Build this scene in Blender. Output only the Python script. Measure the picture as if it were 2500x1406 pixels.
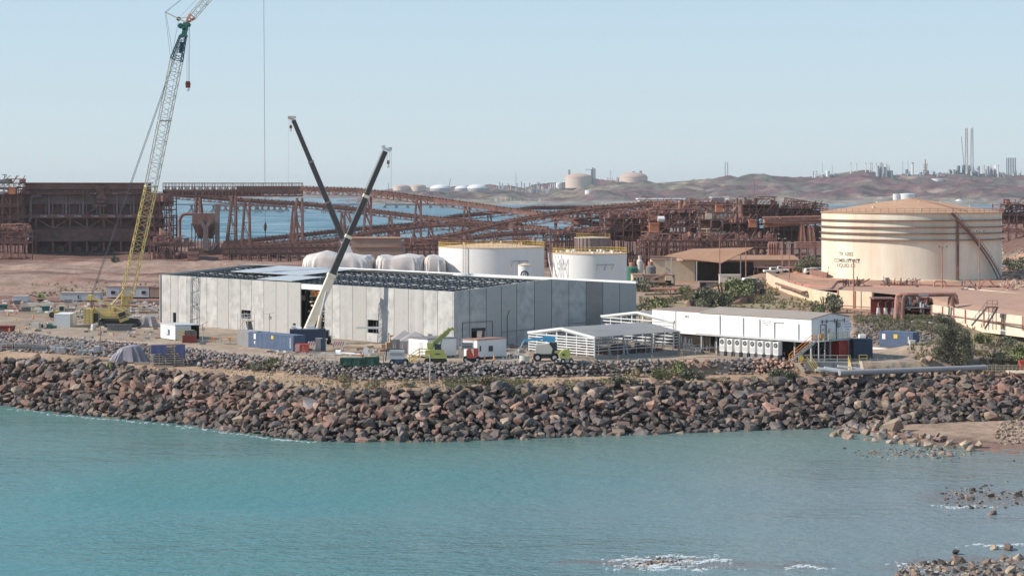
import bpy, bmesh, math, random
import numpy as np
from mathutils import Vector, Matrix, Quaternion
random.seed(7); RN = np.random.default_rng(11)
for o in list(bpy.data.objects): bpy.data.objects.remove(o)
SC = bpy.context.scene; COL = SC.collection
# ---------------------------------------------------------------- camera, sky, sun, exposure
F = 4861.0; HC = 26.2; HY = 465.0            # focal length in photo pixels, eye height, horizon row
WATER = -8.0; HAZE = 4.6e-5
cam = bpy.data.cameras.new('camera'); cam.lens = 70.0; cam.sensor_width = 36.0
cam.clip_start = 1.0; cam.clip_end = 60000.0; cam.shift_y = -(703.0-HY)/2500.0
camo = bpy.data.objects.new('camera', cam); COL.objects.link(camo)
camo.location = (0, 0, HC); camo.rotation_euler = (math.radians(90), 0, 0); SC.camera = camo
SUN_AZ = Vector((-0.992, -0.125)); SUN_EL = math.radians(34)
W = bpy.data.worlds.new('World'); SC.world = W; W.use_nodes = True
nt = W.node_tree; bg = nt.nodes['Background']
sky = nt.nodes.new('ShaderNodeTexSky'); sky.sky_type = 'NISHITA'; sky.sun_disc = False
sky.sun_elevation = SUN_EL; sky.sun_rotation = math.atan2(SUN_AZ.x, SUN_AZ.y)
sky.air_density = 1.0; sky.dust_density = 0.3; sky.ozone_density = 3.0; sky.altitude = 0
tcw = nt.nodes.new('ShaderNodeTexCoord'); spw = nt.nodes.new('ShaderNodeSeparateXYZ'); nt.links.new(tcw.outputs['Generated'], spw.inputs[0])
crw = nt.nodes.new('ShaderNodeValToRGB'); nt.links.new(spw.outputs[2], crw.inputs[0])      # thin pale veil low in the sky
crw.color_ramp.elements[0].position = 0.0; crw.color_ramp.elements[0].color = (5.75, 6.75, 7.45, 1)
crw.color_ramp.elements[1].position = 0.5; crw.color_ramp.elements[1].color = (2.3, 3.75, 5.7, 1)
e_ = crw.color_ramp.elements.new(0.10); e_.color = (4.85, 6.4, 7.6, 1)
mxw = nt.nodes.new('ShaderNodeMix'); mxw.data_type = 'RGBA'; mxw.inputs[0].default_value = 0.8
nt.links.new(sky.outputs[0], mxw.inputs[6]); nt.links.new(crw.outputs[0], mxw.inputs[7])
nt.links.new(mxw.outputs[2], bg.inputs[0]); bg.inputs[1].default_value = 0.092
sl = bpy.data.lights.new('sun', 'SUN'); sl.energy = 4.2; sl.angle = math.radians(0.5); sl.color = (1.0, 0.915, 0.81)
so = bpy.data.objects.new('sun', sl); COL.objects.link(so)
sd = Vector((SUN_AZ.x*math.cos(SUN_EL), SUN_AZ.y*math.cos(SUN_EL), math.sin(SUN_EL)))
so.rotation_euler = sd.to_track_quat('Z', 'Y').to_euler(); so.location = (-60, 0, 90)
SC.view_settings.view_transform = 'Standard'; SC.view_settings.look = 'None'
SC.view_settings.exposure = 0.34; SC.view_settings.gamma = 1.0
SC.render.engine = 'CYCLES'
SC.cycles.max_bounces = 5; SC.cycles.diffuse_bounces = 2; SC.cycles.glossy_bounces = 2
SC.cycles.volume_bounces = 0; SC.cycles.transparent_max_bounces = 8
# ---------------------------------------------------------------- helpers
def P(px, py, z=0.0):
    D = (HC-z)*F/(py-HY); return Vector(((px-1250)/F*D, D, z))
def Q(px, py, D): return Vector(((px-1250)/F*D, D, HC-(py-HY)/F*D))
def XD(px, D): return (px-1250)/F*D
def ZD(py, D): return HC-(py-HY)/F*D
def meta(o, label=None, cat=None, group=None, kind=None):
    if label: o['label'] = label
    if cat: o['category'] = cat
    if group: o['group'] = group
    if kind: o['kind'] = kind
    return o
def thing(name, label, cat, loc=(0, 0, 0), rz=0.0, group=None):
    o = bpy.data.objects.new(name, None); o.empty_display_size = 0.5; COL.objects.link(o)
    o.location = loc; o.rotation_euler = (0, 0, rz); return meta(o, label, cat, group)
class MB:
    def __init__(s): s.v = []; s.f = []; s.m = []; s.cur = 0
    def add(s, vs, fs):
        b = len(s.v); s.v += [tuple(v) for v in vs]
        s.f += [tuple(b+i for i in f) for f in fs]; s.m += [s.cur]*len(fs); return s
    def mat(s, i): s.cur = i; return s
    def box(s, x0, y0, z0, x1, y1, z1):
        return s.add([(x0,y0,z0),(x1,y0,z0),(x1,y1,z0),(x0,y1,z0),(x0,y0,z1),(x1,y0,z1),(x1,y1,z1),(x0,y1,z1)],
          [(0,3,2,1),(4,5,6,7),(0,1,5,4),(1,2,6,5),(2,3,7,6),(3,0,4,7)])
    def cbox(s, c, d, rz=0.0):
        ca, sa = math.cos(rz), math.sin(rz); vs = []
        for z in (-.5, .5):
            for x, y in ((-.5,-.5),(.5,-.5),(.5,.5),(-.5,.5)):
                X, Y = x*d[0], y*d[1]; vs.append((c[0]+X*ca-Y*sa, c[1]+X*sa+Y*ca, c[2]+z*d[2]))
        return s.add(vs, [(0,3,2,1),(4,5,6,7),(0,1,5,4),(1,2,6,5),(2,3,7,6),(3,0,4,7)])
    def _fr(s, p0, p1):
        d = (Vector(p1)-Vector(p0)).normalized()
        up = Vector((0,0,1)) if abs(d.z) < .95 else Vector((0,1,0))
        a = d.cross(up).normalized(); return d, a, a.cross(d).normalized()
    def bar(s, p0, p1, w, h=None):
        h = h or w; p0 = Vector(p0); p1 = Vector(p1)
        if (p1-p0).length < 1e-6: return s
        d, a, b = s._fr(p0, p1); a = a*w/2; b = b*h/2
        vs = [p0-a-b, p0+a-b, p0+a+b, p0-a+b, p1-a-b, p1+a-b, p1+a+b, p1-a+b]
        return s.add(vs, [(0,3,2,1),(4,5,6,7),(0,1,5,4),(1,2,6,5),(2,3,7,6),(3,0,4,7)])
    def tube(s, p0, p1, r0, r1=None, n=8):
        r1 = r0 if r1 is None else r1; p0 = Vector(p0); p1 = Vector(p1)
        d, a, b = s._fr(p0, p1); vs = []
        for p, r in ((p0, r0), (p1, r1)):
            for i in range(n):
                t = 2*math.pi*i/n; vs.append(p+(a*math.cos(t)+b*math.sin(t))*r)
        fs = [(i, (i+1) % n, n+(i+1) % n, n+i) for i in range(n)]+[tuple(range(n))[::-1], tuple(range(n, 2*n))]
        return s.add(vs, fs)
    def path(s, pts, r, n=6):
        for a, b in zip(pts[:-1], pts[1:]):
            a = Vector(a); b = Vector(b)
            e = (b-a).normalized()*r*.45; s.tube(a-e, b+e, r, n=n)
        return s
    def prism(s, poly, y0, y1):       # poly in x,z
        n = len(poly); vs = [(x, y0, z) for x, z in poly]+[(x, y1, z) for x, z in poly]
        return s.add(vs, [tuple(range(n)), tuple(range(n, 2*n))[::-1]]+[(i, n+i, n+(i+1) % n, (i+1) % n) for i in range(n)])
    def prismx(s, poly, x0, x1):      # poly in y,z
        n = len(poly); vs = [(x0, y, z) for y, z in poly]+[(x1, y, z) for y, z in poly]
        return s.add(vs, [tuple(range(n)), tuple(range(n, 2*n))[::-1]]+[(i, n+i, n+(i+1) % n, (i+1) % n) for i in range(n)])
    def lathe(s, prof, n=32, c=(0, 0, 0)):
        vs = []; k = len(prof)
        for r, z in prof:
            for i in range(n):
                t = 2*math.pi*i/n; vs.append((c[0]+r*math.cos(t), c[1]+r*math.sin(t), c[2]+z))
        fs = []
        for j in range(k-1):
            for i in range(n): fs.append((j*n+i, j*n+(i+1) % n, (j+1)*n+(i+1) % n, (j+1)*n+i))
        if prof[0][0] > 1e-4: fs.append(tuple(range(n))[::-1])
        if prof[-1][0] > 1e-4: fs.append(tuple((k-1)*n+i for i in range(n)))
        return s.add(vs, fs)
    def lattice(s, p0, p1, w0, w1, bays, rc, rb, side=None, h0=None, h1=None):
        p0 = Vector(p0); p1 = Vector(p1); d = (p1-p0).normalized()
        a = (side or Vector((1,0,0))); a = (a-d*a.dot(d)).normalized(); b = d.cross(a).normalized()
        h0 = h0 or w0; h1 = h1 or w1
        def c(k, t):
            sa, sb = ((-1,-1),(1,-1),(1,1),(-1,1))[k]; w = w0+(w1-w0)*t; h = h0+(h1-h0)*t
            return p0+(p1-p0)*t+a*(sa*w/2)+b*(sb*h/2)
        for k in range(4): s.bar(c(k, 0), c(k, 1), rc)
        for i in range(bays):
            t0 = i/bays; t1 = (i+1)/bays
            for k in range(4):
                q = (k+1) % 4
                s.bar(c(k, t0), c(q, t1), rb) if (i+k) % 2 else s.bar(c(q, t0), c(k, t1), rb)
                if i % 4 == 0: s.bar(c(k, t0), c(q, t0), rb)
        for k in range(4): s.bar(c(k, 1), c((k+1) % 4, 1), rb)
        return s
    def rail(s, pts, h=1.0, r=.045, step=1.6):
        for a, b in zip(pts[:-1], pts[1:]):
            a = Vector(a); b = Vector(b); n = max(1, int((b-a).length/step))
            for z in (h, h*.5): s.bar(a+Vector((0,0,z)), b+Vector((0,0,z)), r)
            for i in range(n+1):
                p = a+(b-a)*i/n; s.bar(p, p+Vector((0,0,h)), r)
        return s
    def build(s, name, mat, parent=None, label=None, smooth=False, world=False):
        me = bpy.data.meshes.new(name); vs = s.v
        if world and parent is not None:
            L = parent.location; vs = [(x-L.x, y-L.y, z-L.z) for x, y, z in s.v]
        me.from_pydata(vs, [], s.f); mats = mat if isinstance(mat, (list, tuple)) else [mat]
        for m in mats: me.materials.append(m)
        if len(mats) > 1: me.polygons.foreach_set('material_index', s.m)
        if smooth:
            me.polygons.foreach_set('use_smooth', [True]*len(me.polygons))
            me.set_sharp_from_angle(angle=math.radians(35))
        me.update(); o = bpy.data.objects.new(name, me); COL.objects.link(o)
        if parent is not None: o.parent = parent
        if label: o['label'] = label
        return o
def solo(mb, name, mat, label, cat, loc=(0, 0, 0), rz=0.0, group=None, smooth=False, kind=None):
    o = mb.build(name, mat, smooth=smooth); o.location = loc; o.rotation_euler = (0, 0, rz)
    return meta(o, label, cat, group, kind)
def solow(mb, name, mat, label, cat, group=None, smooth=False):   # verts given in world coords, origin moved to the base
    v = np.array(mb.v); c = (v[:, 0].mean(), v[:, 1].mean(), v[:, 2].min())
    mb.v = [tuple(p) for p in (v-np.array(c))]
    return solo(mb, name, mat, label, cat, c, 0, group, smooth)
def dup(o, loc=None, rz=None, label=None, scale=None):
    c = o.copy(); COL.objects.link(c)
    if loc is not None: c.location = loc
    if rz is not None: c.rotation_euler = (0, 0, rz)
    if scale is not None: c.scale = scale if hasattr(scale, '__len__') else (scale,)*3
    if label: c['label'] = label
    for ch in list(o.children):
        d = ch.copy(); COL.objects.link(d); d.parent = c
        for g in list(ch.children):
            e = g.copy(); COL.objects.link(e); e.parent = d
    return c
def ang(a, b): return math.atan2(b[1]-a[1], b[0]-a[0])
# numpy value noise
_perm = np.random.default_rng(5).random((257, 257))
def vnoise(x, y):
    xi = np.floor(x).astype(int); yi = np.floor(y).astype(int); fx = x-xi; fy = y-yi
    fx = fx*fx*(3-2*fx); fy = fy*fy*(3-2*fy); a = xi & 255; b = yi & 255
    return (_perm[a, b]*(1-fx)+_perm[a+1, b]*fx)*(1-fy)+(_perm[a, b+1]*(1-fx)+_perm[a+1, b+1]*fx)*fy
def fbm(x, y, o=4):
    r = 0; A = .5
    for i in range(o): r = r+A*vnoise(x*2**i+17*i, y*2**i+31*i); A *= .5
    return r/(1-.5**o)
# ---------------------------------------------------------------- materials
MC = {}
def mat(name, col, rough=.75, metal=0.0, var=.12, scale=1.0, bump=0.0, dirt=None, dscale=.3, damt=.5, spec=.3, objvar=0.0, streak=False):
    if name in MC: return MC[name]
    m = bpy.data.materials.new(name); m.use_nodes = True; n = m.node_tree; p = n.nodes['Principled BSDF']
    p.inputs['Roughness'].default_value = rough; p.inputs['Metallic'].default_value = metal
    p.inputs['Specular IOR Level'].default_value = spec
    tc = n.nodes.new('ShaderNodeTexCoord'); src = tc.outputs['Object']
    ns = n.nodes.new('ShaderNodeTexNoise'); ns.inputs['Scale'].default_value = scale; ns.inputs['Detail'].default_value = 6
    n.links.new(src, ns.inputs['Vector'])
    mr = n.nodes.new('ShaderNodeMapRange'); mr.inputs[1].default_value = .25; mr.inputs[2].default_value = .75
    mr.inputs[3].default_value = 1-var; mr.inputs[4].default_value = 1+var; n.links.new(ns.outputs['Fac'], mr.inputs[0])
    mx = n.nodes.new('ShaderNodeMix'); mx.data_type = 'RGBA'; mx.blend_type = 'MULTIPLY'; mx.inputs[0].default_value = 1
    mx.inputs[6].default_value = (*col, 1); n.links.new(mr.outputs[0], mx.inputs[7]); out = mx.outputs[2]
    if dirt:
        n2 = n.nodes.new('ShaderNodeTexNoise'); n2.inputs['Scale'].default_value = dscale; n2.inputs['Detail'].default_value = 8
        n2.inputs['Roughness'].default_value = .65
        if streak:
            mp = n.nodes.new('ShaderNodeMapping'); mp.inputs['Scale'].default_value = (1, 1, .12)
            n.links.new(src, mp.inputs[0]); n.links.new(mp.outputs[0], n2.inputs['Vector'])
        else: n.links.new(src, n2.inputs['Vector'])
        r2 = n.nodes.new('ShaderNodeMapRange'); r2.inputs[1].default_value = .42; r2.inputs[2].default_value = .68
        r2.inputs[3].default_value = 0; r2.inputs[4].default_value = damt; n.links.new(n2.outputs['Fac'], r2.inputs[0])
        m2 = n.nodes.new('ShaderNodeMix'); m2.data_type = 'RGBA'; n.links.new(r2.outputs[0], m2.inputs[0])
        n.links.new(out, m2.inputs[6]); m2.inputs[7].default_value = (*dirt, 1); out = m2.outputs[2]
    if objvar:
        oi = n.nodes.new('ShaderNodeObjectInfo'); r3 = n.nodes.new('ShaderNodeMapRange')
        r3.inputs[3].default_value = 1-objvar; r3.inputs[4].default_value = 1+objvar
        n.links.new(oi.outputs['Random'], r3.inputs[0]); m3 = n.nodes.new('ShaderNodeMix'); m3.data_type = 'RGBA'
        m3.blend_type = 'MULTIPLY'; m3.inputs[0].default_value = 1; n.links.new(out, m3.inputs[6]); n.links.new(r3.outputs[0], m3.inputs[7]); out = m3.outputs[2]
    n.links.new(out, p.inputs['Base Color'])
    if bump:
        bp = n.nodes.new('ShaderNodeBump'); bp.inputs['Strength'].default_value = 1; bp.inputs['Distance'].default_value = bump
        n.links.new(ns.outputs['Fac'], bp.inputs['Height']); n.links.new(bp.outputs[0], p.inputs['Normal'])
    MC[name] = m; return m
def M(n): return MC[n]
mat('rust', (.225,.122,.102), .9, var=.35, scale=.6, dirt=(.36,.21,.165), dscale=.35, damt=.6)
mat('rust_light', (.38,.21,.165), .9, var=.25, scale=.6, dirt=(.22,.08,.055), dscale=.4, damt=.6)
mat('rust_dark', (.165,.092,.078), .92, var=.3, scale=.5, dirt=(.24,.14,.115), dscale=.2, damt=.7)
mat('rust_orange', (.55,.22,.12), .85, var=.2, dirt=(.3,.12,.08), dscale=.5)
mat('dusty_clad', (.26,.15,.122), .85, var=.2, scale=.3, dirt=(.17,.075,.055), dscale=.12, damt=.8)
mat('dusty_grey', (.25,.20,.19), .8, var=.15, dirt=(.16,.08,.065), dscale=.1, damt=.7)
mat('galv', (.40,.41,.41), .55, metal=.05, var=.12, scale=2)
mat('galv_roof', (.27,.275,.285), .5, metal=.15, var=.12, scale=.4, dirt=(.33,.30,.27), dscale=.12, damt=.5)
mat('sheet_new', (.50,.53,.55), .5, metal=.05, var=.08, scale=.3, dirt=(.4,.42,.43), dscale=.1)
mat('purlin', (.12,.12,.118), .6, metal=.3, var=.1)
mat('white_steel', (.72,.73,.72), .45, var=.05)
mat('white', (.80,.80,.79), .5, var=.04, dirt=(.70,.66,.6), dscale=.3, damt=.3)
mat('white_tank', (.80,.79,.77), .5, var=.03, scale=.4, dirt=(.70,.66,.6), dscale=.25, damt=.4, streak=True)
mat('cream', (.66,.56,.41), .7, var=.08, scale=.5, dirt=(.55,.38,.26), dscale=.35, damt=.55)
mat('cream_tank', (.80,.735,.60), .55, var=.05, scale=.3, dirt=(.64,.46,.32), dscale=.16, damt=.68, streak=True)
mat('tank_roof', (.52,.32,.20), .85, var=.12, scale=.4, dirt=(.44,.25,.15), dscale=.15, damt=.6)
mat('pink_pipe', (.50,.24,.185), .8, var=.15, dirt=(.36,.14,.10), dscale=.5)
mat('tan_roof', (.40,.23,.145), .85, var=.1, dirt=(.3,.16,.1), dscale=.2)
mat('tan_wall', (.38,.27,.21), .85, var=.1, dirt=(.32,.17,.12), dscale=.3)
mat('brown_wall', (.22,.14,.11), .85, var=.1, dirt=(.2,.1,.075), dscale=.3)
mat('yellow', (.64,.48,.18), .55, var=.1, dirt=(.42,.33,.18), dscale=.8, damt=.4)
mat('safety_yellow', (.72,.50,.09), .5, var=.08)
mat('lime', (.43,.45,.14), .5, var=.1, dirt=(.42,.42,.22), dscale=1, damt=.3)
mat('red_paint', (.50,.075,.055), .5, var=.1, dirt=(.42,.14,.10), dscale=.8, damt=.5)
mat('maroon', (.20,.045,.04), .7, var=.15)
mat('green_metal', (.05,.17,.13), .5, var=.1)
mat('teal_steel', (.03,.075,.10), .5, var=.1)
mat('dark_boom', (.055,.052,.055), .4, var=.12, scale=.5)
mat('cream_paint', (.74,.66,.53), .45, var=.05, dirt=(.6,.5,.38), dscale=.6, damt=.4)
mat('pale_steel', (.56,.53,.47), .5, var=.08)
mat('black', (.025,.024,.024), .6, var=.2)
mat('tyre', (.02,.02,.02), .9, var=.2)
mat('glass', (.03,.035,.04), .12, spec=.6, var=.05)
mat('void', (.03,.024,.021), .95, var=.3)  # near-black, stands for the dark inside openings and gaps
mat('blue_box', (.10,.15,.245), .6, var=.1, dirt=(.2,.2,.24), dscale=.7, damt=.35)
mat('navy', (.06,.08,.125), .6, var=.12)
mat('grey_box', (.33,.32,.32), .6, var=.06)
mat('light_grey', (.55,.55,.55), .6, var=.06)
mat('mid_grey', (.2,.2,.2), .7, var=.1)
mat('timber', (.46,.33,.23), .85, var=.15, scale=2)
mat('timber_pale', (.58,.47,.38), .85, var=.15, scale=2)
mat('orange', (.75,.28,.07), .6, var=.08)
mat('cable', (.10,.11,.12), .5, var=.05)
mat('steel_dark', (.07,.065,.06), .6, metal=.2, var=.2)
mat('cream_box', (.62,.58,.50), .6, var=.06)
mat('olive_box', (.22,.20,.15), .7, var=.1)
mat('blue_tarp', (.13,.15,.30), .55, var=.12, scale=1.5, dirt=(.18,.19,.33), dscale=.8)
mat('grey_tarp', (.26,.24,.27), .42, var=.12, scale=1.2)
mat('brown_tarp', (.22,.12,.10), .7, var=.12)
mat('white_tarp', (.66,.61,.57), .45, var=.12, scale=.6, dirt=(.50,.40,.33), dscale=.2, damt=.6)
mat('green_net', (.035,.085,.06), .7, var=.2, scale=2)
mat('tent', (.36,.32,.31), .75, var=.08)
mat('far_white', (.72,.72,.70), .7, var=.05, scale=.02)
mat('pipe_grey', (.33,.32,.33), .6, var=.06, dirt=(.45,.37,.33), dscale=.5, damt=.4)
mat('far_pink', (.62,.50,.42), .8, var=.06, scale=.02)
mat('far_pinkroof', (.52,.36,.29), .8, var=.06, scale=.02)
mat('far_grey', (.34,.35,.38), .8, var=.1, scale=.02)
mat('far_dark', (.12,.14,.18), .8, var=.1, scale=.02)
mat('far_rust', (.42,.25,.20), .8, var=.1, scale=.02)
mat('foam', (.66,.70,.71), .7, var=.03)
mat('text_ink', (.06,.055,.05), .7, var=.05)
mat('boat_hull', (.75,.76,.78), .4, var=.05)
def foliage(name, c1, c2):
    m = bpy.data.materials.new(name); m.use_nodes = True; n = m.node_tree; p = n.nodes['Principled BSDF']
    p.inputs['Roughness'].default_value = .75; p.inputs['Specular IOR Level'].default_value = .2
    tc = n.nodes.new('ShaderNodeTexCoord'); ns = n.nodes.new('ShaderNodeTexNoise'); ns.inputs['Scale'].default_value = 1.6
    ns.inputs['Detail'].default_value = 3; n.links.new(tc.outputs['Object'], ns.inputs['Vector'])
    cr = n.nodes.new('ShaderNodeValToRGB'); cr.color_ramp.elements[0].position = .38; cr.color_ramp.elements[1].position = .64
    cr.color_ramp.elements[0].color = (*c1, 1); cr.color_ramp.elements[1].color = (*c2, 1)
    n.links.new(ns.outputs['Fac'], cr.inputs[0]); n.links.new(cr.outputs[0], p.inputs['Base Color'])
    MC[name] = m; return m
foliage('leaf_grey', (.10,.11,.07), (.27,.26,.18))
foliage('leaf_green', (.11,.13,.06), (.27,.28,.14))
foliage('leaf_dry', (.20,.17,.10), (.38,.32,.20))
foliage('leaf_lime', (.17,.20,.08), (.31,.33,.15))
mat('bark', (.14,.10,.075), .9, var=.2, scale=3)
# rock material: noise tint plus bump
def rockmat(name, c):
    m = mat(name, c, .9, var=.38, scale=1.4, bump=.12, dirt=tuple(x*1.7 for x in c), dscale=.9, damt=.5, spec=.25, objvar=.3); return m
rockmat('rock_dark', (.15,.124,.112)); rockmat('rock_brown', (.245,.172,.138)); rockmat('rock_red', (.30,.18,.14))
rockmat('rock_grey', (.21,.183,.172)); rockmat('rock_tan', (.31,.24,.18)); rockmat('rock_wet', (.06,.052,.046))
# ---------------------------------------------------------------- terrain
def line(pts):
    w = [P(*p) for p in pts]; w.sort(key=lambda v: v.x)
    return np.array([v.x for v in w]), np.array([v.y for v in w]), np.array([v.z for v in w])
L_BASE = line([(-900,905,-8.2),(0,990,-8.2),(150,1012,-8.2),(300,1024,-8.2),(450,1037,-8.2),(560,1054,-8.2),(700,1074,-8.2),(850,1080,-8.2),(1080,1080,-8.2),
  (1300,1072,-8.2),(1500,1064,-8.2),(1750,1055,-8.2),(2040,1047,-8.2),(2130,1040,-7.8),(2220,1034,-7.4),(2330,1028,-7.2),(2500,1022,-7.0),(3600,1020,-7.0)])
L_WAT = line([(-900,907,-8.6),(0,993,-8.6),(150,1015,-8.6),(300,1028,-8.6),(450,1041,-8.6),(560,1058,-8.6),(700,1078,-8.6),(850,1084,-8.6),(1080,1084,-8.6),
  (1300,1078,-8.6),(1500,1072,-8.55),(1750,1064,-8.4),(2000,1062,-8.2),(2150,1066,-8.0),(2300,1088,-8.0),(2500,1098,-8.0),(3600,1115,-8.0)])
L_CREST = line([(-900,830,-1.2),(0,872,-1.2),(200,885,-1.5),(400,905,-1.9),(530,920,-2.2),(640,935,-2.2),(740,945,-2.2),(850,955,-2.2),(1000,955,-2.2),
  (1250,945,-2.2),(1500,940,-2.2),(1800,930,-2.2),(1950,927,-2.0),(2100,924,-2.0),(2250,918,-1.9),(2500,914,-1.8),(3600,905,-1.8)])
L_UB = line([(-900,815,-1.1),(0,857,-1.1),(115,862,-1.2),(230,869,-1.3),(400,884,-1.6),(498,898,-1.9),(571,903,-1.9),(690,911,-1.9),(794,924,-1.9),(896,929,-1.9),
  (1050,927,-1.9),(1280,923,-1.9),(1528,917,-1.9),(1718,914,-1.9),(1949,914,-1.9),(1965,918,-1.9),(2100,918,-1.9),(2250,912,-1.9),(2500,905,-1.8),(3600,880,-1.6)])
L_UT = line([(-900,775,0),(0,813,0),(115,824,0),(240,836,0),(452,853,0),(552,865,0),(686,876,0),(763,884,0),(831,888,0),(1030,890,0),
  (1280,887,0),(1586,883,0),(1720,884,0),(1803,880,0),(1900,877,0),(1955,883,0),(2110,884,0),(2250,880,0),(2500,874,0),(3600,860,0)])
def gz(X, Y, rough=True):
    X = np.asarray(X, float); Y = np.asarray(Y, float)
    rows = [np.interp(X, L[0], L[1]) for L in (L_WAT, L_BASE, L_CREST, L_UB, L_UT)]
    zs = [np.interp(X, L[0], L[2]) for L in (L_WAT, L_BASE, L_CREST, L_UB, L_UT)]
    for i in range(1, 5): rows[i] = np.maximum(rows[i], rows[i-1]+.4)
    sh = np.clip((X-35)/20, 0, 1)                       # shallow flat on the right of the bay
    z = np.where(Y < rows[0], zs[0]-(rows[0]-Y)*(.10*(1-sh)+.012*sh), 0.0)
    for i in range(4):
        t = (Y-rows[i])/(rows[i+1]-rows[i]); k = (Y >= rows[i]) & (Y < rows[i+1])
        z = np.where(k, zs[i]+(zs[i+1]-zs[i])*t, z)
    # raised pad round the cream tank, with its bank
    a = np.clip((Y-(338+np.clip((62-X)*1.6, 0, 60)))/28, 0, 1)*np.clip((X-(22+np.clip(Y-420, 0, 300)*.25))/14, 0, 1)
    a = a*a*(3-2*a); z = z+2.5*a*np.where(Y >= rows[4], 1, 0)
    # brown bank at the far right
    b = np.clip((X-(.225*Y+8))/30, 0, 1)*np.clip((Y-555)/70, 0, 1)*np.clip((1500-Y)/200, 0, 1); z = z+8.5*b
    bb = np.exp(-(((X-70)/9)**2+((Y-320)/5.5)**2)); z = z+(1.7+1.2*(fbm(X*.3, Y*.3, 3)-.5))*bb*(Y >= rows[4])
    # left benches beyond the yard
    l = np.clip((-.035*Y-X)/15, 0, 1)*np.clip((Y-505)/30, 0, 1)*np.clip((900-Y)/60, 0, 1)
    z = z+l*(np.sin(Y*.055+fbm(X*.02, Y*.02)*3)*1.5+fbm(X*.05, Y*.13, 4)*4.2-2.1)
    co = 1022.+128*np.clip((X-.035*Y)/30, 0, 1)+fbm(X*.01, Y*0+3)*18
    z = np.where(Y > co, np.maximum(z-(Y-co)*.45, -14), z)
    if rough:
        land = (Y > rows[0]-30); z = z+land*(fbm(X*.35, Y*.35, 3)-.5)*.28
    return z
def gzs(x, y): return float(gz(x, y, False))
_GD = np.arange(240, 1000, .35)
def G(px, py, it=6):                      # terrain point on a sight line
    X = (px-1250)/F*_GD; zr_ = HC-(py-HY)/F*_GD; k = np.where(zr_[::8] <= gz(X[::8], _GD[::8], False))[0]
    a = max((int(k[0]) if len(k) else 0)*8-9, 0); s = slice(a, a+18); k2 = np.where(zr_[s] <= gz(X[s], _GD[s], False))[0]
    D = _GD[s][int(k2[0])] if len(k2) else _GD[a]; return Vector(((px-1250)/F*D, D, gzs((px-1250)/F*D, D)))
xs = np.concatenate([np.linspace(-1500, -170, 46), np.linspace(-165, -118, 40), np.arange(-115, 126, .85), np.linspace(130, 260, 40), np.linspace(275, 1700, 46)])
ys = np.concatenate([np.linspace(60, 240, 60), np.arange(242, 425, .85), np.arange(426, 700, 2.6), np.arange(705, 1260, 9)])
XX, YY = np.meshgrid(xs, ys); ZZ = gz(XX, YY)
def grid_mesh(name, XX, YY, ZZ, colr, m):
    nr, nc = XX.shape; me = bpy.data.meshes.new(name)
    v = np.stack([XX, YY, ZZ], -1).reshape(-1, 3).astype(np.float32)
    i = np.arange(nr-1)[:, None]*nc+np.arange(nc-1)[None]; q = np.stack([i, i+1, i+nc+1, i+nc], -1).reshape(-1, 4)
    me.vertices.add(len(v)); me.vertices.foreach_set('co', v.ravel())
    me.loops.add(q.size); me.loops.foreach_set('vertex_index', q.ravel().astype(np.int32))
    me.polygons.add(len(q)); me.polygons.foreach_set('loop_start', (np.arange(len(q))*4).astype(np.int32))
    me.polygons.foreach_set('use_smooth', [True]*len(q)); me.update(calc_edges=True)
    at = me.color_attributes.new('tint', 'FLOAT_COLOR', 'POINT')
    at.data.foreach_set('color', np.concatenate([colr.reshape(-1, 3), np.ones((len(v), 1))], 1).astype(np.float32).ravel())
    me.materials.append(m); me.validate(); o = bpy.data.objects.new(name, me); COL.objects.link(o); return o
def ground_mat(name, sc1, sc2, bump, amp=.22):
    m = bpy.data.materials.new(name); m.use_nodes = True; n = m.node_tree; p = n.nodes['Principled BSDF']
    p.inputs['Roughness'].default_value = .95; p.inputs['Specular IOR Level'].default_value = .15
    at = n.nodes.new('ShaderNodeAttribute'); at.attribute_name = 'tint'; tc = n.nodes.new('ShaderNodeTexCoord'); out = at.outputs['Color']
    hs = []
    for s, a in ((sc1, amp), (sc2, amp*1.2)):
        ns = n.nodes.new('ShaderNodeTexNoise'); ns.inputs['Scale'].default_value = s; ns.inputs['Detail'].default_value = 8
        ns.inputs['Roughness'].default_value = .65; n.links.new(tc.outputs['Object'], ns.inputs['Vector'])
        mr = n.nodes.new('ShaderNodeMapRange'); mr.inputs[1].default_value = .3; mr.inputs[2].default_value = .7
        mr.inputs[3].default_value = 1-a; mr.inputs[4].default_value = 1+a; n.links.new(ns.outputs['Fac'], mr.inputs[0])
        mx = n.nodes.new('ShaderNodeMix'); mx.data_type = 'RGBA'; mx.blend_type = 'MULTIPLY'; mx.inputs[0].default_value = 1
        n.links.new(out, mx.inputs[6]); n.links.new(mr.outputs[0], mx.inputs[7]); out = mx.outputs[2]; hs.append(ns)
    n.links.new(out, p.inputs['Base Color']); bp = n.nodes.new('ShaderNodeBump'); bp.inputs['Distance'].default_value = bump
    n.links.new(hs[0].outputs['Fac'], bp.inputs['Height']); n.links.new(bp.outputs[0], p.inputs['Normal']); MC[name] = m; return m
def mixc(C, c, k): return C*(1-k[..., None])+np.array(c)*k[..., None]
def ss(x, a, b): t = np.clip((x-a)/(b-a), 0, 1); return t*t*(3-2*t)
PX = 1250+F*XX/YY
n1 = fbm(XX*.05, YY*.05, 4); n2 = fbm(XX*.25+9, YY*.25, 3)
C = np.zeros(XX.shape+(3,))+np.array((.355,.265,.195))
lW, lB, lC, lUB, lUT = [np.interp(XX, L[0], L[1]) for L in (L_WAT, L_BASE, L_CREST, L_UB, L_UT)]
C = mixc(C, (.27,.155,.118), ss(YY, 385, 440)*(1-ss(PX, 1000, 1500)))
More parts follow.
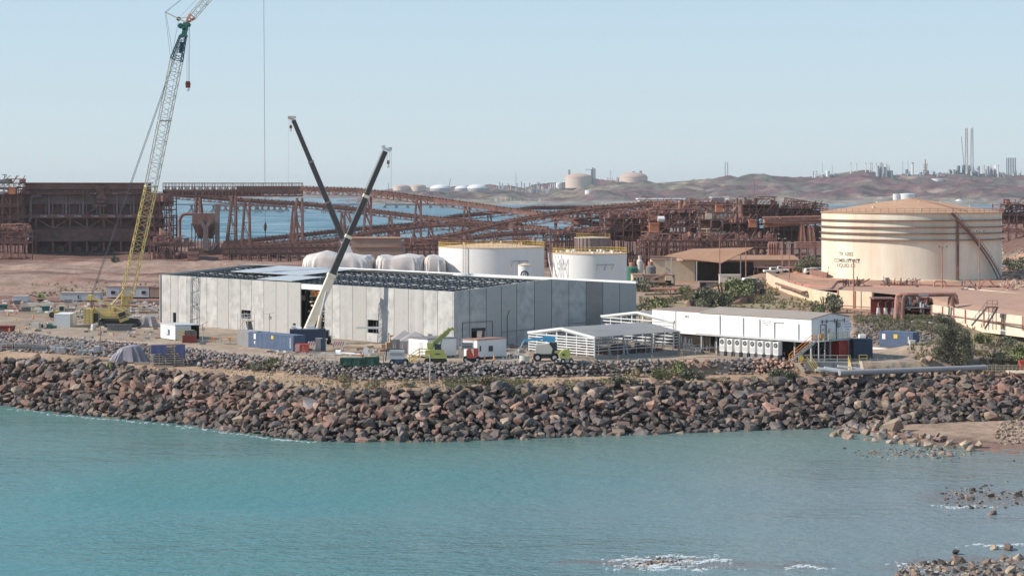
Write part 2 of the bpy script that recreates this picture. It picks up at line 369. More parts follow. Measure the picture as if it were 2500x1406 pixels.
C = mixc(C, (.215,.118,.094), ss(YY, 470, 520)*(1-ss(PX, 1000, 1500))*.8)
C = mixc(C, (.17,.09,.07), ss(YY, 640, 700)*.9)
bd = ss(fbm(XX*.012, YY*.075, 4), .5, .6)*ss(YY, 425, 450)*(1-ss(PX, 600, 1100)); C = mixc(C, (.13,.075,.06), bd*.75)
bd = ss(fbm(XX*.01+7, YY*.06+3, 4), .55, .63)*ss(YY, 425, 450)*(1-ss(PX, 600, 1100)); C = mixc(C, (.38,.26,.20), bd*.8)
C = mixc(C, (.38,.235,.155), (ss(PX, 1540, 1620)*ss(YY, 345, 365)*(YY < 640))*.9)
C = mixc(C, (.47,.27,.185), (ss(PX, 1900, 1980)*ss(YY, 375, 420)*(YY < 640))*.9)
C = mixc(C, (.26,.22,.12), (ss(PX, 1540, 1600)*ss(YY, 350, 372)*(1-ss(YY, 425, 470))*(PX < 2010)*ss(n1, .36, .5))*.75)
C = mixc(C, (.27,.235,.13), (ss(PX, 2080, 2120)*ss(YY, 330, 342)*(1-ss(YY, 362, 372))*ss(n2, .3, .5))*.7)
C = mixc(C, (.30,.25,.15), ss(n1, .5, .62)*.35*(YY < lUT)*(YY > lC))
C = mixc(C, (.40,.265,.17), ((YY > lC) & (YY < lUB))*.8)
C = mixc(C, (.30,.26,.21), (ss(n2, .45, .6)*(YY > lUT)*(YY < 420)*(PX < 1600))*.6)
C = mixc(C, (.20,.20,.12), (ss(YY, 418, 424)*(1-ss(YY, 440, 455))*(PX < 410)*(PX > 60)*ss(n2, .35, .5))*.8)
rk = ((YY > lB-.5) & (YY < lC)) | ((YY > lUB) & (YY < lUT-1))
C = mixc(C, (.055,.042,.036), rk*1.0)  # ground painted dark under the rocks to shade the gaps between them
beach = (YY <= lB-.5)
C = mixc(C, (.36,.25,.185), beach*1.0); C = mixc(C, (.24,.15,.115), (beach & (ZZ < -7.75))*1.0)
rd = np.abs(YY-lUT-7-2*np.sin(XX*.03)); C = mixc(C, (.43,.335,.255), (1-ss(rd, 2, 4.5))*.6*(PX < 1900))
tk = (np.abs(np.abs(YY-(lC+lUB)/2)-.9) < .45)*(YY > lC)*(YY < lUB); C = mixc(C, (.45,.32,.22), tk*.5); n3 = fbm(XX*.7, YY*.7, 3); C = C*(.82+.36*n3)[..., None]
C = C*(.85+.3*n2)[..., None]*(.8+.4*n1)[..., None]
ground_mat('ground_mat', .9, .12, .25)
meta(grid_mesh('ground', XX, YY, ZZ, C, MC['ground_mat']), kind='structure')
# far shore and hills
us = np.arange(-2600, 5200, 9.0); Ds = np.concatenate([np.arange(4660, 5000, 40), np.arange(5000, 7000, 22), np.arange(7000, 9000, 120), np.arange(9000, 15500, 500)])
UU, DD = np.meshgrid(us, Ds)
rid = np.interp(UU, [-2600,880,940,1000,1060,1100,1180,1230,1290,1340,1390,1440,1500,1560,1600,1660,1700,1760,1800,1860,1900,1960,2010,2060,2110,2160,2230,2500,3200,5200],
  [478,478,468,464,463,459,458,461,463,461,459,449,446,446,449,444,442,440,438,440,437,435,432,424,416,428,431,430,440,455])
rows = [(4660,None,-12),(4780,None,0.5),(5050,.86,0),(5300,.68,0),(5600,.46,0),(5900,.27,0),(6150,.1,0),(6500,0,1),(6900,0,1),(7600,16,1),(8800,40,1)]
ZF = np.zeros_like(UU)
rd = []; rz_ = []
for D0, y, k in rows:
    if y is None: z = np.zeros_like(us)+k
    elif k == 0: yy = rid[0]+(500-rid[0])*y; z = HC-(yy-HY)/F*D0
    else: z = HC-(rid[0]+y-HY)/F*D0
    rd.append(D0); rz_.append(z)
rz_ = np.array(rz_); 
for j in range(len(us)): ZF[:, j] = np.interp(Ds, rd, rz_[:, j])
XF = (UU-1250)/F*DD; big = fbm(XF*.0022+5, DD*.0022, 5)-.5; med = fbm(XF*.009, DD*.009, 4)-.5
inl = ss(DD, 4900, 5300); rg = 1-2*np.abs(fbm(XF*.006+11, DD*.0045, 5)-.5); ZF = ZF+inl*(big*26+med*26+(rg-.8)*34+(fbm(XF*.022, DD*.02, 4)-.5)*13)*(1-.85*ss(DD, 6250, 6480))
rockm = ss(fbm(XF*.006+40, DD*.006, 5), .47, .56); ZF = ZF+inl*rockm*(fbm(XF*.03, DD*.03, 3))*11*(1-.75*ss(DD, 6350, 6500))
leftsea = UU < (860+260*(fbm(DD*.0015, DD*0+4)-.5)); ZF = np.where(UU < 1010, -10+(ZF+10)*ss(UU, 780, 990), ZF)
ZL = np.where(DD < 8900, -13., 3+ss(DD, 8900, 11500)*14*(.6+.8*fbm(XF*.0006, DD*.0006, 3))); ZF = np.where(leftsea, ZL, ZF)
bay = (UU < 1330) & (DD < 4950); ZF = np.where(bay, np.minimum(ZF, 1.0), ZF)
CF = np.zeros(UU.shape+(3,))+np.array((.24,.178,.14)); CF = mixc(CF, (.30,.245,.15), ss(big, 0, .15)*.6)
CF = mixc(CF, (.155,.078,.08), rockm*.95); CF = mixc(CF, (.11,.115,.09), ss(fbm(XF*.012+80, DD*.012, 3), .56, .62)*.7)
CF = mixc(CF, (.30,.28,.24), (1-inl)*.7)
CF = mixc(CF, (.085,.06,.058), ss(fbm(XF*.02+3, DD*.014, 4), .56, .64)*.7*inl)
CF = CF*(.65+.7*fbm(XF*.03, DD*.025, 4))[..., None]
ground_mat('hill_mat', .03, .009, 9.0, .45)
meta(grid_mesh('hills', XF, DD, ZF, CF, MC['hill_mat']), kind='structure')
def DF(px, yb, D):                        # distance at which the hill surface reaches a photo row
    j = min(max(int(round((px-us[0])/9.0)), 0), len(us)-1); y = HY+(HC-ZF[:, j])*F/Ds; k = np.where((y <= yb) & (Ds > 4800) & (Ds < 6700))[0]
    return float(Ds[k[0]])+6 if len(k) else (6480. if D > 5000 else D)
def hz(px, D):
    j = min(max(int(round((px-us[0])/9.0)), 0), len(us)-1); return float(np.interp(D, Ds, ZF[:, j]))
# ---------------------------------------------------------------- water
wm = bpy.data.materials.new('sea_water'); wm.use_nodes = True; n = wm.node_tree; p = n.nodes['Principled BSDF']
geo = n.nodes.new('ShaderNodeNewGeometry'); sp = n.nodes.new('ShaderNodeSeparateXYZ'); n.links.new(geo.outputs['Position'], sp.inputs[0])
def nz(scale, det, vec, sx=1, sy=1):
    mp = n.nodes.new('ShaderNodeMapping'); mp.inputs['Scale'].default_value = (sx, sy, 1); n.links.new(vec, mp.inputs[0])
    t = n.nodes.new('ShaderNodeTexNoise'); t.inputs['Scale'].default_value = scale; t.inputs['Detail'].default_value = det
    n.links.new(mp.outputs[0], t.inputs['Vector']); return t
def mrange(src, a, b, c=0., d=1.):
    t = n.nodes.new('ShaderNodeMapRange'); t.interpolation_type = 'SMOOTHSTEP'
    for i, v in enumerate((a, b, c, d)): t.inputs[1+i].default_value = v
    n.links.new(src, t.inputs[0]); return t.outputs[0]
def mth(op, a, b):
    t = n.nodes.new('ShaderNodeMath'); t.operation = op
    for i, v in enumerate((a, b)):
        if isinstance(v, (int, float)): t.inputs[i].default_value = v
        else: n.links.new(v, t.inputs[i])
    return t.outputs[0]
def cmix(fac, a, b):
    t = n.nodes.new('ShaderNodeMix'); t.data_type = 'RGBA'; n.links.new(fac, t.inputs[0])
    for i, v in ((6, a), (7, b)):
        if isinstance(v, tuple): t.inputs[i].default_value = (*v, 1)
        else: n.links.new(v, t.inputs[i])
    return t.outputs[2]
big_ = nz(.018, 4, geo.outputs['Position']); wob = mth('MULTIPLY', mth('SUBTRACT', big_.outputs['Fac'], .5), 60)
yy_ = mth('ADD', sp.outputs[1], wob); xx_ = mth('ADD', sp.outputs[0], wob)
c = cmix(mrange(xx_, -32, 48), (.066,.212,.216), (.185,.225,.23))       # turbid shallows on the right
c = cmix(mth('MULTIPLY', mrange(yy_, 215, 268), .6), c, (.12,.19,.15))       # green shallows off the sea wall
c = cmix(mth('MULTIPLY', mrange(xx_, 42, 80), mrange(yy_, 225, 262)), c, (.25,.20,.17))
c = cmix(mrange(sp.outputs[1], 500, 1000), c, (.018,.125,.175))
def blob(px, py, rx, ry):
    q = P(px, py, WATER); a = mth('DIVIDE', mth('SUBTRACT', sp.outputs[0], q.x), rx); b_ = mth('DIVIDE', mth('SUBTRACT', yy2, q.y), ry)
    return mrange(mth('ADD', mth('MULTIPLY', a, a), mth('MULTIPLY', b_, b_)), .2, 1.2, .75, 0)
rn = nz(.25, 5, geo.outputs['Position']); yy2 = mth('ADD', sp.outputs[1], mth('MULTIPLY', mth('SUBTRACT', rn.outputs['Fac'], .5), 7))
for bl in ((1650,1374,9,3.4), (1950,1382,4,1.6), (2400,1215,9,7), (2440,1385,13,6), (1470,1374,6,1.8)): c = cmix(blob(*bl), c, (.17,.15,.14))
n.links.new(c, p.inputs['Base Color'])
pt_ = nz(.03, 4, geo.outputs['Position'], .5, 1); n.links.new(mrange(pt_.outputs['Fac'], .35, .65, .14, .42), p.inputs['Roughness'])
p.inputs['Roughness'].default_value = .22; p.inputs['IOR'].default_value = 1.33; p.inputs['Specular IOR Level'].default_value = .5
w1 = nz(.55, 3, geo.outputs['Position'], .55, 1.0); w2 = nz(2.2, 2, geo.outputs['Position'], .6, 1.0); w3 = nz(.09, 3, geo.outputs['Position'], .5, 1)
hsum = mth('ADD', mth('MULTIPLY', w1.outputs['Fac'], .45), mth('ADD', mth('MULTIPLY', w2.outputs['Fac'], .22), mth('MULTIPLY', w3.outputs['Fac'], .8)))
bp = n.nodes.new('ShaderNodeBump'); bp.inputs['Distance'].default_value = 1.0; bp.inputs['Strength'].default_value = .75
n.links.new(hsum, bp.inputs['Height']); n.links.new(bp.outputs[0], p.inputs['Normal'])
mb = MB(); mb.add([(-7900,-40,WATER),(7900,-40,WATER),(7900,15800,WATER),(-7900,15800,WATER)], [(0,1,2,3)])
meta(mb.build('sea', wm), kind='structure')
# ---------------------------------------------------------------- rocks
def rock_mesh(seed, pts=16, sub=True, flat=.7):
    r = random.Random(seed); bm = bmesh.new()
    sx, sy, sz = r.uniform(.85, 1.45), r.uniform(.7, 1.0), r.uniform(flat*.75, flat*1.15)
    for _ in range(pts):
        v = Vector((r.gauss(0,1), r.gauss(0,1), r.gauss(0,1))).normalized()
        v = Vector((math.copysign(abs(v.x)**.75, v.x), math.copysign(abs(v.y)**.75, v.y), math.copysign(abs(v.z)**.75, v.z)))
        k = r.uniform(.42, .54); bm.verts.new((v.x*sx*k, v.y*sy*k, v.z*sz*k))
    res = bmesh.ops.convex_hull(bm, input=bm.verts)
    bmesh.ops.delete(bm, geom=[g for g in res['geom_interior'] if isinstance(g, bmesh.types.BMVert)], context='VERTS')
    if sub:
        bmesh.ops.bevel(bm, geom=bm.edges[:], offset=.02, segments=1, affect='EDGES')
        bmesh.ops.triangulate(bm, faces=bm.faces[:])
    me = bpy.data.meshes.new('rock'); bm.to_mesh(me); bm.free(); return me
ROCK_HI = [rock_mesh(100+i, 13) for i in range(9)]
ROCK_LO = []
for i in range(10):
    me = rock_mesh(300+i, 13, False); v = np.zeros(len(me.vertices)*3); me.vertices.foreach_get('co', v)
    ROCK_LO.append((v.reshape(-1, 3), [tuple(f.vertices) for f in me.polygons]))
RM = ['rock_dark', 'rock_brown', 'rock_red', 'rock_grey', 'rock_tan', 'rock_wet']
HI = {(i, m): None for i in range(9) for m in RM}
def hi_mesh(i, m):
    if HI[(i, m)] is None: me = ROCK_HI[i].copy(); me.name = 'boulder'; me.materials.append(MC[m]); HI[(i, m)] = me
    return HI[(i, m)]
def rock_obj(pos, size, m, label, group, name='boulder', cat='boulder', k=None):
    o = bpy.data.objects.new(name, hi_mesh(random.randrange(9) if k is None else k, m)); COL.objects.link(o); o.location = pos
    o.rotation_euler = (random.uniform(-.5,.5), random.uniform(-.5,.5), random.uniform(0, 6.28)); o.scale = (size,)*3
    return meta(o, label, cat, group)
def rock_stuff(items, name, label, cat):
    V = []; Fc = []; MI = []; b = 0
    for pos, size, mi in items:
        v, f = ROCK_LO[random.randrange(10)]
        R = Matrix.Rotation(random.uniform(0, 6.28), 3, 'Z') @ Matrix.Rotation(random.uniform(-.7,.7), 3, 'X') @ Matrix.Rotation(random.uniform(-.7,.7), 3, 'Y')
        V.append(v @ np.array(R).T*size+np.array(pos)); Fc += [tuple(b+i for i in q) for q in f]; MI += [mi]*len(f); b += len(v)
    me = bpy.data.meshes.new(name); me.from_pydata(np.concatenate(V).tolist(), [], Fc)
    for m in RM: me.materials.append(MC[m])
    me.polygons.foreach_set('material_index', MI); o = bpy.data.objects.new(name, me); COL.objects.link(o)
    return meta(o, label, cat, None, 'stuff')
lower = []
for x in np.arange(-150, 140, 1.27):
    yb = np.interp(x, L_BASE[0], L_BASE[1]); yc = np.interp(x, L_CREST[0], L_CREST[1]); nrow = max(6, int(round((yc-yb+1.0)/.93)))
    for r in range(nrow+1):
        t = r/nrow; X = x+random.uniform(-.5,.5)+(.7 if r % 2 else 0); Y = yb-.8+t*(yc-yb+.2)+random.uniform(-.35,.35)
        s = random.uniform(1.1, 1.9)*(1.3 if random.random() < .16 else 1)
        zt = np.interp(Y, [yb-1.5, yb, yc], [-8.7, np.interp(x, L_BASE[0], L_BASE[2]), np.interp(x, L_CREST[0], L_CREST[2])])
        pr = math.exp(-((t-.55)/.17)**2)*(.55 if X < 5 else .32)+.03
        q = random.random(); px = 1250+F*X/Y
        if q < pr: m = 2
        elif q < pr+(.38 if px < 600 else .30)*(.4+t): m = 1
        elif q < .93: m = 0 if (t < .45 or px > 800) else (3 if random.random() < .6 else 0)
        else: m = 4
        if px > 2380 and t > .6 and random.random() < .6: m = 2
        lower.append((s/Y, (X, Y, zt+.12*s+random.uniform(-.1,.25)), s, m))
for _ in range(1500):
    x = random.uniform(-112, 125); yb = np.interp(x, L_BASE[0], L_BASE[1]); yc = np.interp(x, L_CREST[0], L_CREST[1]); t = random.uniform(-.05, 1.05)
    Y = yb+t*(yc-yb); z = np.interp(t, [0,1], [np.interp(x, L_BASE[0], L_BASE[2]), np.interp(x, L_CREST[0], L_CREST[2])])
    lower.append((0, (x, Y, z+.35), random.uniform(.5,.95), random.choice([0,1,1,2,3])))
vis = [l for l in lower if abs(l[1][0]/l[1][1]) < .262]; vis.sort(key=lambda l: -l[0])
ids = set(id(l) for l in vis[:200])
tone = {0: 'dark grey sea wall boulder', 1: 'brown sea wall boulder', 2: 'rust red sea wall boulder',
        3: 'mid grey sea wall boulder', 4: 'pale tan sea wall boulder'}
def where(X, Y, l):
    px = 1250+F*X/Y; ref = [(250,'below the bright green shrub'),(520,'below the blue tarp stack'),(760,'below the blue container'),(1000,'below the green crane'),(1250,'below the red lift'),(1500,'below the near steel frame'),(1750,'below the far steel frame'),(2000,'below the white switchroom'),(2230,'below the concrete steps'),(9999,'below the large pipeline')]
    return next(t for k, t in ref if px < k)+(', low by the water' if l < -6.2 else ', midway up' if l < -4.2 else ', near the crest')
for l in vis[:200]: rock_obj(l[1], l[2], RM[l[3]], tone[l[3]]+' '+where(l[1][0], l[1][1], l[1][2]), tone[l[3]].replace('boulder', 'boulders'))
rock_stuff([(l[1], l[2], l[3]) for l in lower if id(l) not in ids], 'armour_rocks', 'mass of brown, grey and red boulders filling the lower sea wall above the water', 'rocks')
upper = []
for x in np.arange(-150, 126, .62):
    yb = np.interp(x, L_UB[0], L_UB[1]); yt = np.interp(x, L_UT[0], L_UT[1]); px = 1250+F*x/yt
    if px > 1965: continue
    nr = max(int((yt-yb)/.6)+1, 2)
    for r in range(nr+1):
        t = r/nr; X = x+random.uniform(-.3,.3); Y = yb+t*(yt-yb)+random.uniform(-.3,.3)
        z = np.interp(t, [0,1], [np.interp(x, L_UB[0], L_UB[2]), 0.]); bulge = .35*math.sin(math.pi*min(max(t,0),1))
        red = (px > 1640 and px < 1730) or px > 1830
        m = (2 if random.random() < .6 else 1) if red else random.choice([3,3,3,0,3,0,1 if px < 900 else 0])
        upper.append(((X, Y, z+bulge+random.uniform(-.05,.25)), random.uniform(.55, 1.05), m))
rock_stuff(upper, 'rubble_bank', 'bank of small grey rubble stones between the yard and the dirt track', 'rubble')
sl_ = []
for _ in range(1500):                                        # stony bank behind the switchroom
    px = random.uniform(2085, 2330); py = random.uniform(776, 842); 
    if py > 845-(px-2085)*.02 and px > 2200: continue
    q = G(px, py, 5); sl_.append(((q.x, q.y, q.z+.1), random.uniform(.4,.8), random.choice([3,3,1,0])))
rock_stuff(sl_, 'slope_rubble', 'grey stone pitching on the grassy bank behind the white switchroom', 'rubble')
# beach and reef boulders
BG = 'tan boulders on the beach below the sea wall'
def beach(px, py, s, m='rock_tan', zz=None, lab=None):
    z = WATER+.05 if zz is None else zz; q = P(px, py, z)
    g = max(gzs(q.x, q.y), WATER-.35); rock_obj((q.x, q.y, g+.22*s), s, m, lab or ({'rock_tan': 'tan', 'rock_brown': 'brown', 'rock_grey': 'grey', 'rock_wet': 'dark wet'}[m]+(' large' if s > 1.55 else ' small' if s < 1.1 else '')+' shore boulder '+('at the left end of the beach boulders' if px < 2110 else 'left of the largest rounded tan boulder' if px < 2165 else 'just below the largest rounded tan boulder' if px < 2220 else 'between the largest tan boulder and the sand' if px < 2290 else 'at the right tip of the beach boulders')), BG)
for px, py, s in ((2165,1035,2.0),(2195,1030,2.2),(2230,1040,1.8)): beach(px, py, s)
q = P(2180, 1050, -7.6); rock_obj((q.x, q.y, -7.0), 2.9, 'rock_tan', 'largest rounded tan boulder at the foot of the sea wall by the beach', BG)
for i in range(62):
    t = i/61; px = 2040+t*285+random.uniform(-18,18); py = 1052+t*34+random.uniform(-14,16); beach(px, py, random.uniform(.9,2.0)*(1.0-.3*t), random.choice(['rock_tan','rock_tan','rock_brown','rock_grey']))
for px, py, s, m in ((2130,1105,1.3,'rock_tan'),(2358,1093,1.9,'rock_tan'),(2392,1092,1.6,'rock_tan'),(2372,1099,1.5,'rock_tan'),(2280,1112,1.2,'rock_brown'),(2240,1107,1.0,'rock_brown'),(2320,1112,1.2,'rock_brown'),(2300,1108,1.1,'rock_tan'),
   (2062,1094,.9,'rock_wet'),(2085,1092,.5,'rock_wet'),(2212,1108,.6,'rock_wet'),(2180,1109,.9,'rock_brown'),(1970,1071,.5,'rock_wet'),(2475,1125,.4,'rock_wet'),(2450,1077,.4,'rock_wet')): beach(px, py, s, m)
RG = 'wave washed rocks in the shallows at the lower right'
def reef(px, py, s, m='rock_brown', lab=None):
    lab = lab or {'rock_tan': 'tan', 'rock_brown': 'brown', 'rock_wet': 'dark wet'}[m]+(' small' if s < .7 else '')+' rock '+('standing in the upper shallows near the right edge' if py < 1300 else 'on the corner reef near the bottom edge' if py > 1360 else 'along the upper edge of the corner reef')
    q = P(px, py, WATER); rock_obj((q.x, q.y, WATER+.12*s), s, m, lab, RG)
for px, py, s, m in ((2375,1197,.8,'rock_wet'),(2395,1201,.6,'rock_wet'),(2418,1212,1.2,'rock_brown'),(2440,1218,.5,'rock_wet'),(2485,1212,1.2,'rock_wet'),(2368,1220,.9,'rock_tan'),(2350,1217,.5,'rock_wet'),(2370,1238,.5,'rock_wet'),(2340,1236,.5,'rock_tan'),(2475,1125,.4,'rock_wet')): reef(px, py, s, m)
reef(2422, 1255, 1.1, 'rock_brown', 'single rounded brown rock standing alone in the shallows')
for px, py, s, m in ((2336,1352,1.0,'rock_wet'),(2340,1372,1.3,'rock_brown'),(2255,1378,.8,'rock_wet'),(2283,1376,.8,'rock_wet'),(2300,1378,.9,'rock_wet'),(2425,1340,1.0,'rock_tan'),(2460,1341,1.3,'rock_brown'),(2490,1365,1.2,'rock_tan'),(2470,1398,1.3,'rock_tan'),(2410,1375,1.2,'rock_brown')): reef(px, py, s, m)
sm = []
for _ in range(500):
    px = random.uniform(2400, 2560); py = random.uniform(1034, 1078)
    if py < 1030+abs(px-2500)*.1 or px < 2405+45*float(fbm(np.array(py*.09), np.array(px*.02), 2))+abs(py-1060)*.5: continue
    q = P(px, py, -7.4); sm.append(((q.x, q.y, gzs(q.x, q.y)+.05), random.uniform(.2,1.1), random.choice([4,4,1])))
for _ in range(260):
    px = random.uniform(2300,2520); py = random.gauss(1214, 16); q = P(px, py, WATER); sm.append(((q.x, q.y, WATER-.05), random.uniform(.15,.6), random.choice([5,5,1,4])))
for _ in range(520):
    px = random.gauss(2230, 85); py = random.gauss(1106, 8); q = P(px, py, WATER); sm.append(((q.x, q.y, WATER-.06), random.uniform(.15,.5), random.choice([4,1,5])))
for _ in range(420):
    px = random.gauss(1620, 30) if random.random() < .7 else random.gauss(1575, 18); py = random.gauss(1370, 4.5)+(6 if px < 1590 else 0); q = P(px, py, WATER); sm.append(((q.x, q.y, WATER-.08), random.uniform(.12,.5), random.choice([4,1,5])))
for _ in range(1000):
    px = random.uniform(2190, 2540); py = random.uniform(1335, 1420)
    if py < 1368+(2500-px)*.06-16*float(fbm(np.array(px*.03), np.array(py*.1+px*.004), 3)): continue
    q = P(px, py, WATER); sm.append(((q.x, q.y, WATER-.02), random.uniform(.15,.55) if random.random() < .88 else random.uniform(.6,1.0), random.choice([4,1,4,5])))
rock_stuff(sm, 'shore_stones', 'scattered small stones and pebbles along the beach and on the reef', 'stones')
# foam streaks: broken froth lying on the water
fm = []
def froth(px, py, lx, ly, nn):
    for _ in range(int(nn*.5)+1):
        a = px+random.gauss(0, lx*1.3); b = py+random.choice([-1,0,1])*ly*.8+random.gauss(0, ly*.3)+math.sin(a*.06)*ly*1.1; q = P(a, b, WATER); r = random.uniform(.03,.12)
        fm.append((q, r))
froth(1590,1378,30,4,330); froth(1560,1366,26,2,150); froth(1720,1369,28,3,230); froth(1640,1388,60,3,150); froth(1650,1358,34,2,150); froth(1960,1384,22,2.5,140)
froth(2450,1331,34,2,150); froth(2350,1237,30,2,110); froth(2240,1378,26,4,120); froth(2280,1395,14,3,60)
for _ in range(260):
    px = random.uniform(40, 760); py = float(np.interp(px, [0,150,300,450,560,700,850],[992,1014,1027,1040,1057,1076,1081])); froth(px, py, 6, 1, 1)
mb = MB()
for q, r in fm:
    k = random.uniform(1.2, 3.2); a0 = random.uniform(0, 1); n_ = 6
    top = [(q.x+math.cos(a0+i*math.pi/3)*r*k*random.uniform(.7,1.2), q.y+math.sin(a0+i*math.pi/3)*r*random.uniform(.7,1.2), WATER+.03+r*.12) for i in range(6)]
    mb.add([(x, y, WATER-.02) for x, y, z in top]+top, [tuple(range(6, 12))]+[(i, (i+1) % 6, 6+(i+1) % 6, 6+i) for i in range(6)])
solo(mb, 'foam', MC['foam'], 'white sea foam breaking over the reef and along the rocks', 'foam', kind='stuff')
# ---------------------------------------------------------------- the concrete hall under construction
for i_, (cc, dd) in enumerate((((.42,.415,.40), (.54,.53,.51)), ((.385,.38,.365), (.49,.48,.46)), ((.45,.44,.42), (.36,.355,.34)))):
    mat('concrete%d' % i_, cc, .85, var=.16, scale=.5, dirt=dd, dscale=.5, damt=.9, objvar=.06, streak=(i_ == 1))
mat('concrete_brown', (.29,.265,.245), .85, var=.08, scale=.5, dirt=(.38,.35,.32), dscale=.4, damt=.5)
mat('concrete_dark', (.25,.245,.24), .9, var=.12, scale=.5, dirt=(.33,.31,.29), dscale=.3)
mat('slab', (.30,.28,.26), .9, var=.15)
A = P(1108, 853, 0); LB = 90.3; WB = 43.2; HB = 9.5; HR = 10.95
RZB = math.atan2(.671, .742); UX = Vector((math.cos(RZB), math.sin(RZB))); UY = Vector((-UX.y, UX.x))
def tpar(px, U):                         # distance along a wall from the near corner
    k = (px-1250)/F; return (k*A.y-A.x)/(U.x-k*U.y)
def zwall(py, t, U): return HC-(py-HY)/F*(A.y+U.y*t)
hall = thing('concrete_hall', 'long grey tilt-up concrete hall under construction with open roof framing', 'hall', A, RZB)
lpx = [1109,1068,1033,997,962,928,894,861,830,811,792]; lpx2 = [734,703,674,644,614,587,558,530,505,480,456,435,416,394.6]
holes = []
for a, b, y0, y1 in ((422,430,763,792), (589,612,757,778), (715,722,789,799), (897,924,781,813), (1046,1056,815,830)):
    t0 = tpar(b, UY); t1 = tpar(a, UY); tm = (t0+t1)/2
    zb = zwall(y1, tm, UY); holes.append((t0, t1, max(zb, 0) if a != 422 else 0, zwall(y0, tm, UY)))
def wall_boxes(mb, t0, t1, h, hs, fn):
    cuts = sorted(set([t0, t1]+[min(max(x, t0), t1) for q in hs for x in q[:2]]))
    for a, b in zip(cuts[:-1], cuts[1:]):
        if b-a < .02: continue
        m = (a+b)/2; hh = [q for q in hs if q[0] < m < q[1]]
        if not hh: fn(mb, a, b, 0, h)
        else:
            q = hh[0]
            if q[2] > .02: fn(mb, a, b, 0, q[2])
            fn(mb, a, b, q[3], h)
random.seed(3)
for L in (lpx, lpx2):
    for a, b in zip(L[:-1], L[1:]):
        t0 = tpar(a, UY); t1 = tpar(b, UY)
        if a == 1109: t0 = 0.25
        mb = MB(); wall_boxes(mb, t0+.05, t1-.05, HB, holes, lambda m, p, q, z0, z1: m.box(0, p, z0, .22, q, z1)); mb.mat(1).box(.03, t1-.05, 0, .2, t1+.05, HB-.03)
        mb.build('wall_panel', [MC['concrete%d' % random.choice([0,0,1,2])], MC['void']], hall)
gpx = [1108,1147,1187,1224,1262,1305,1347,1389,1431,1472,1513,1554]
gh = [(tpar(1151, UX), tpar(1184, UX), 0, 2.8), (tpar(1439, UX), tpar(1467, UX), 0, 2.5)]
def ztop(x): return HB+(HR-HB)*(1-abs(x-WB/2)/(WB/2))
for a, b in zip(gpx[:-1], gpx[1:]):
    t0 = max(tpar(a, UX), 0); t1 = min(tpar(b, UX), WB)
    def fn(m, p, q, z0, z1):
        if z1 < 5: m.box(p, 0, z0, q, .22, z1)
        else: m.prism([(p, z0), (q, z0), (q, ztop(q)), (p, ztop(p))], 0, .22)
    mb = MB(); wall_boxes(mb, t0+(.06 if a > 1108 else 0), t1-.06, 99, gh, fn)
    if t1 < WB-1: mb.mat(1).box(t1-.06, .03, 0, t1+.06, .2, ztop(t1)-.05)
    mb.build('wall_panel', [MC['concrete_brown' if a == 1431 else 'concrete%d' % random.choice([0,0,2])], MC['void']], hall)
for i in range(11):                       # far gable and far long wall
    x0 = WB*i/11; x1 = WB*(i+1)/11
    MB().prism([(max(x0+.02,.25), 0), (x1-.02, 0), (x1-.02, ztop(x1)), (max(x0+.02,.25), ztop(x0))], LB-.22, LB).build('wall_panel', MC['concrete0'], hall)
for i in range(22):
    y0 = .25+(LB-.5)*i/22; y1 = .25+(LB-.5)*(i+1)/22
    MB().box(WB-.22, y0+.02, 0, WB, y1-.02, HB).build('wall_panel', MC['concrete1'], hall)
MB().box(.25, .25, .02, WB-.25, LB-.25, .08).build('floor_slab', MC['slab'], hall)
for y in np.arange(5, LB, 8):
    for x in (.5, WB*.25, WB*.5, WB*.75, WB-.5): MB().box(x-.15, y-.15, .08, x+.15, y+.15, ztop(x)-1.0).build('column', MC['steel_dark'], hall)
def zr(x): return ztop(x)-.35
segs = np.linspace(.35, WB-.35, 6)
for k, y in enumerate(np.arange(1.6, LB-1, 3.35)):
    mb = MB()
    for a, b in zip(segs[:-1], segs[1:]):
        aa = a+.35; bb = b-.35
        mb.bar((aa, y, zr(aa)), (bb, y, zr(bb)), .28, .2); mb.bar((aa, y, zr(aa)-.62), (bb, y, zr(bb)-.62), .28, .2)
        n_ = 11
        for i in range(n_+1):
            x = aa+(bb-aa)*i/n_; mb.box(x-.17, y-.04, zr(x)-.62, x+.17, y+.04, zr(x))
    mb.mat(1); [mb.box(x-.2, y-.3, zr(x)-.55, x+.2, y-.03, zr(x)-.15) for x in np.arange(1, WB-.8, 1.25)]; mb.build('roof_beam', [MC['purlin'], MC['white_steel']], hall)  # white boxes stand in for light seen through the beam cells
for i, x in enumerate(segs):
    if 0 < i < 5: MB().bar((x, .4, zr(x)-.25), (x, LB-.4, zr(x)-.25), .3, .42).build('ridge_purlin', MC['galv'], hall)
MB().bar((WB-.1, 0, HB+.2), (WB-.1, LB, HB+.2), .5, .4).build('eave_gutter', MC['white_steel'], hall)
MB().bar((WB-.9, .4, HB+.02), (WB-.9, LB, HB+.02), .12, .12).build('eave_rail', MC['white_steel'], hall)
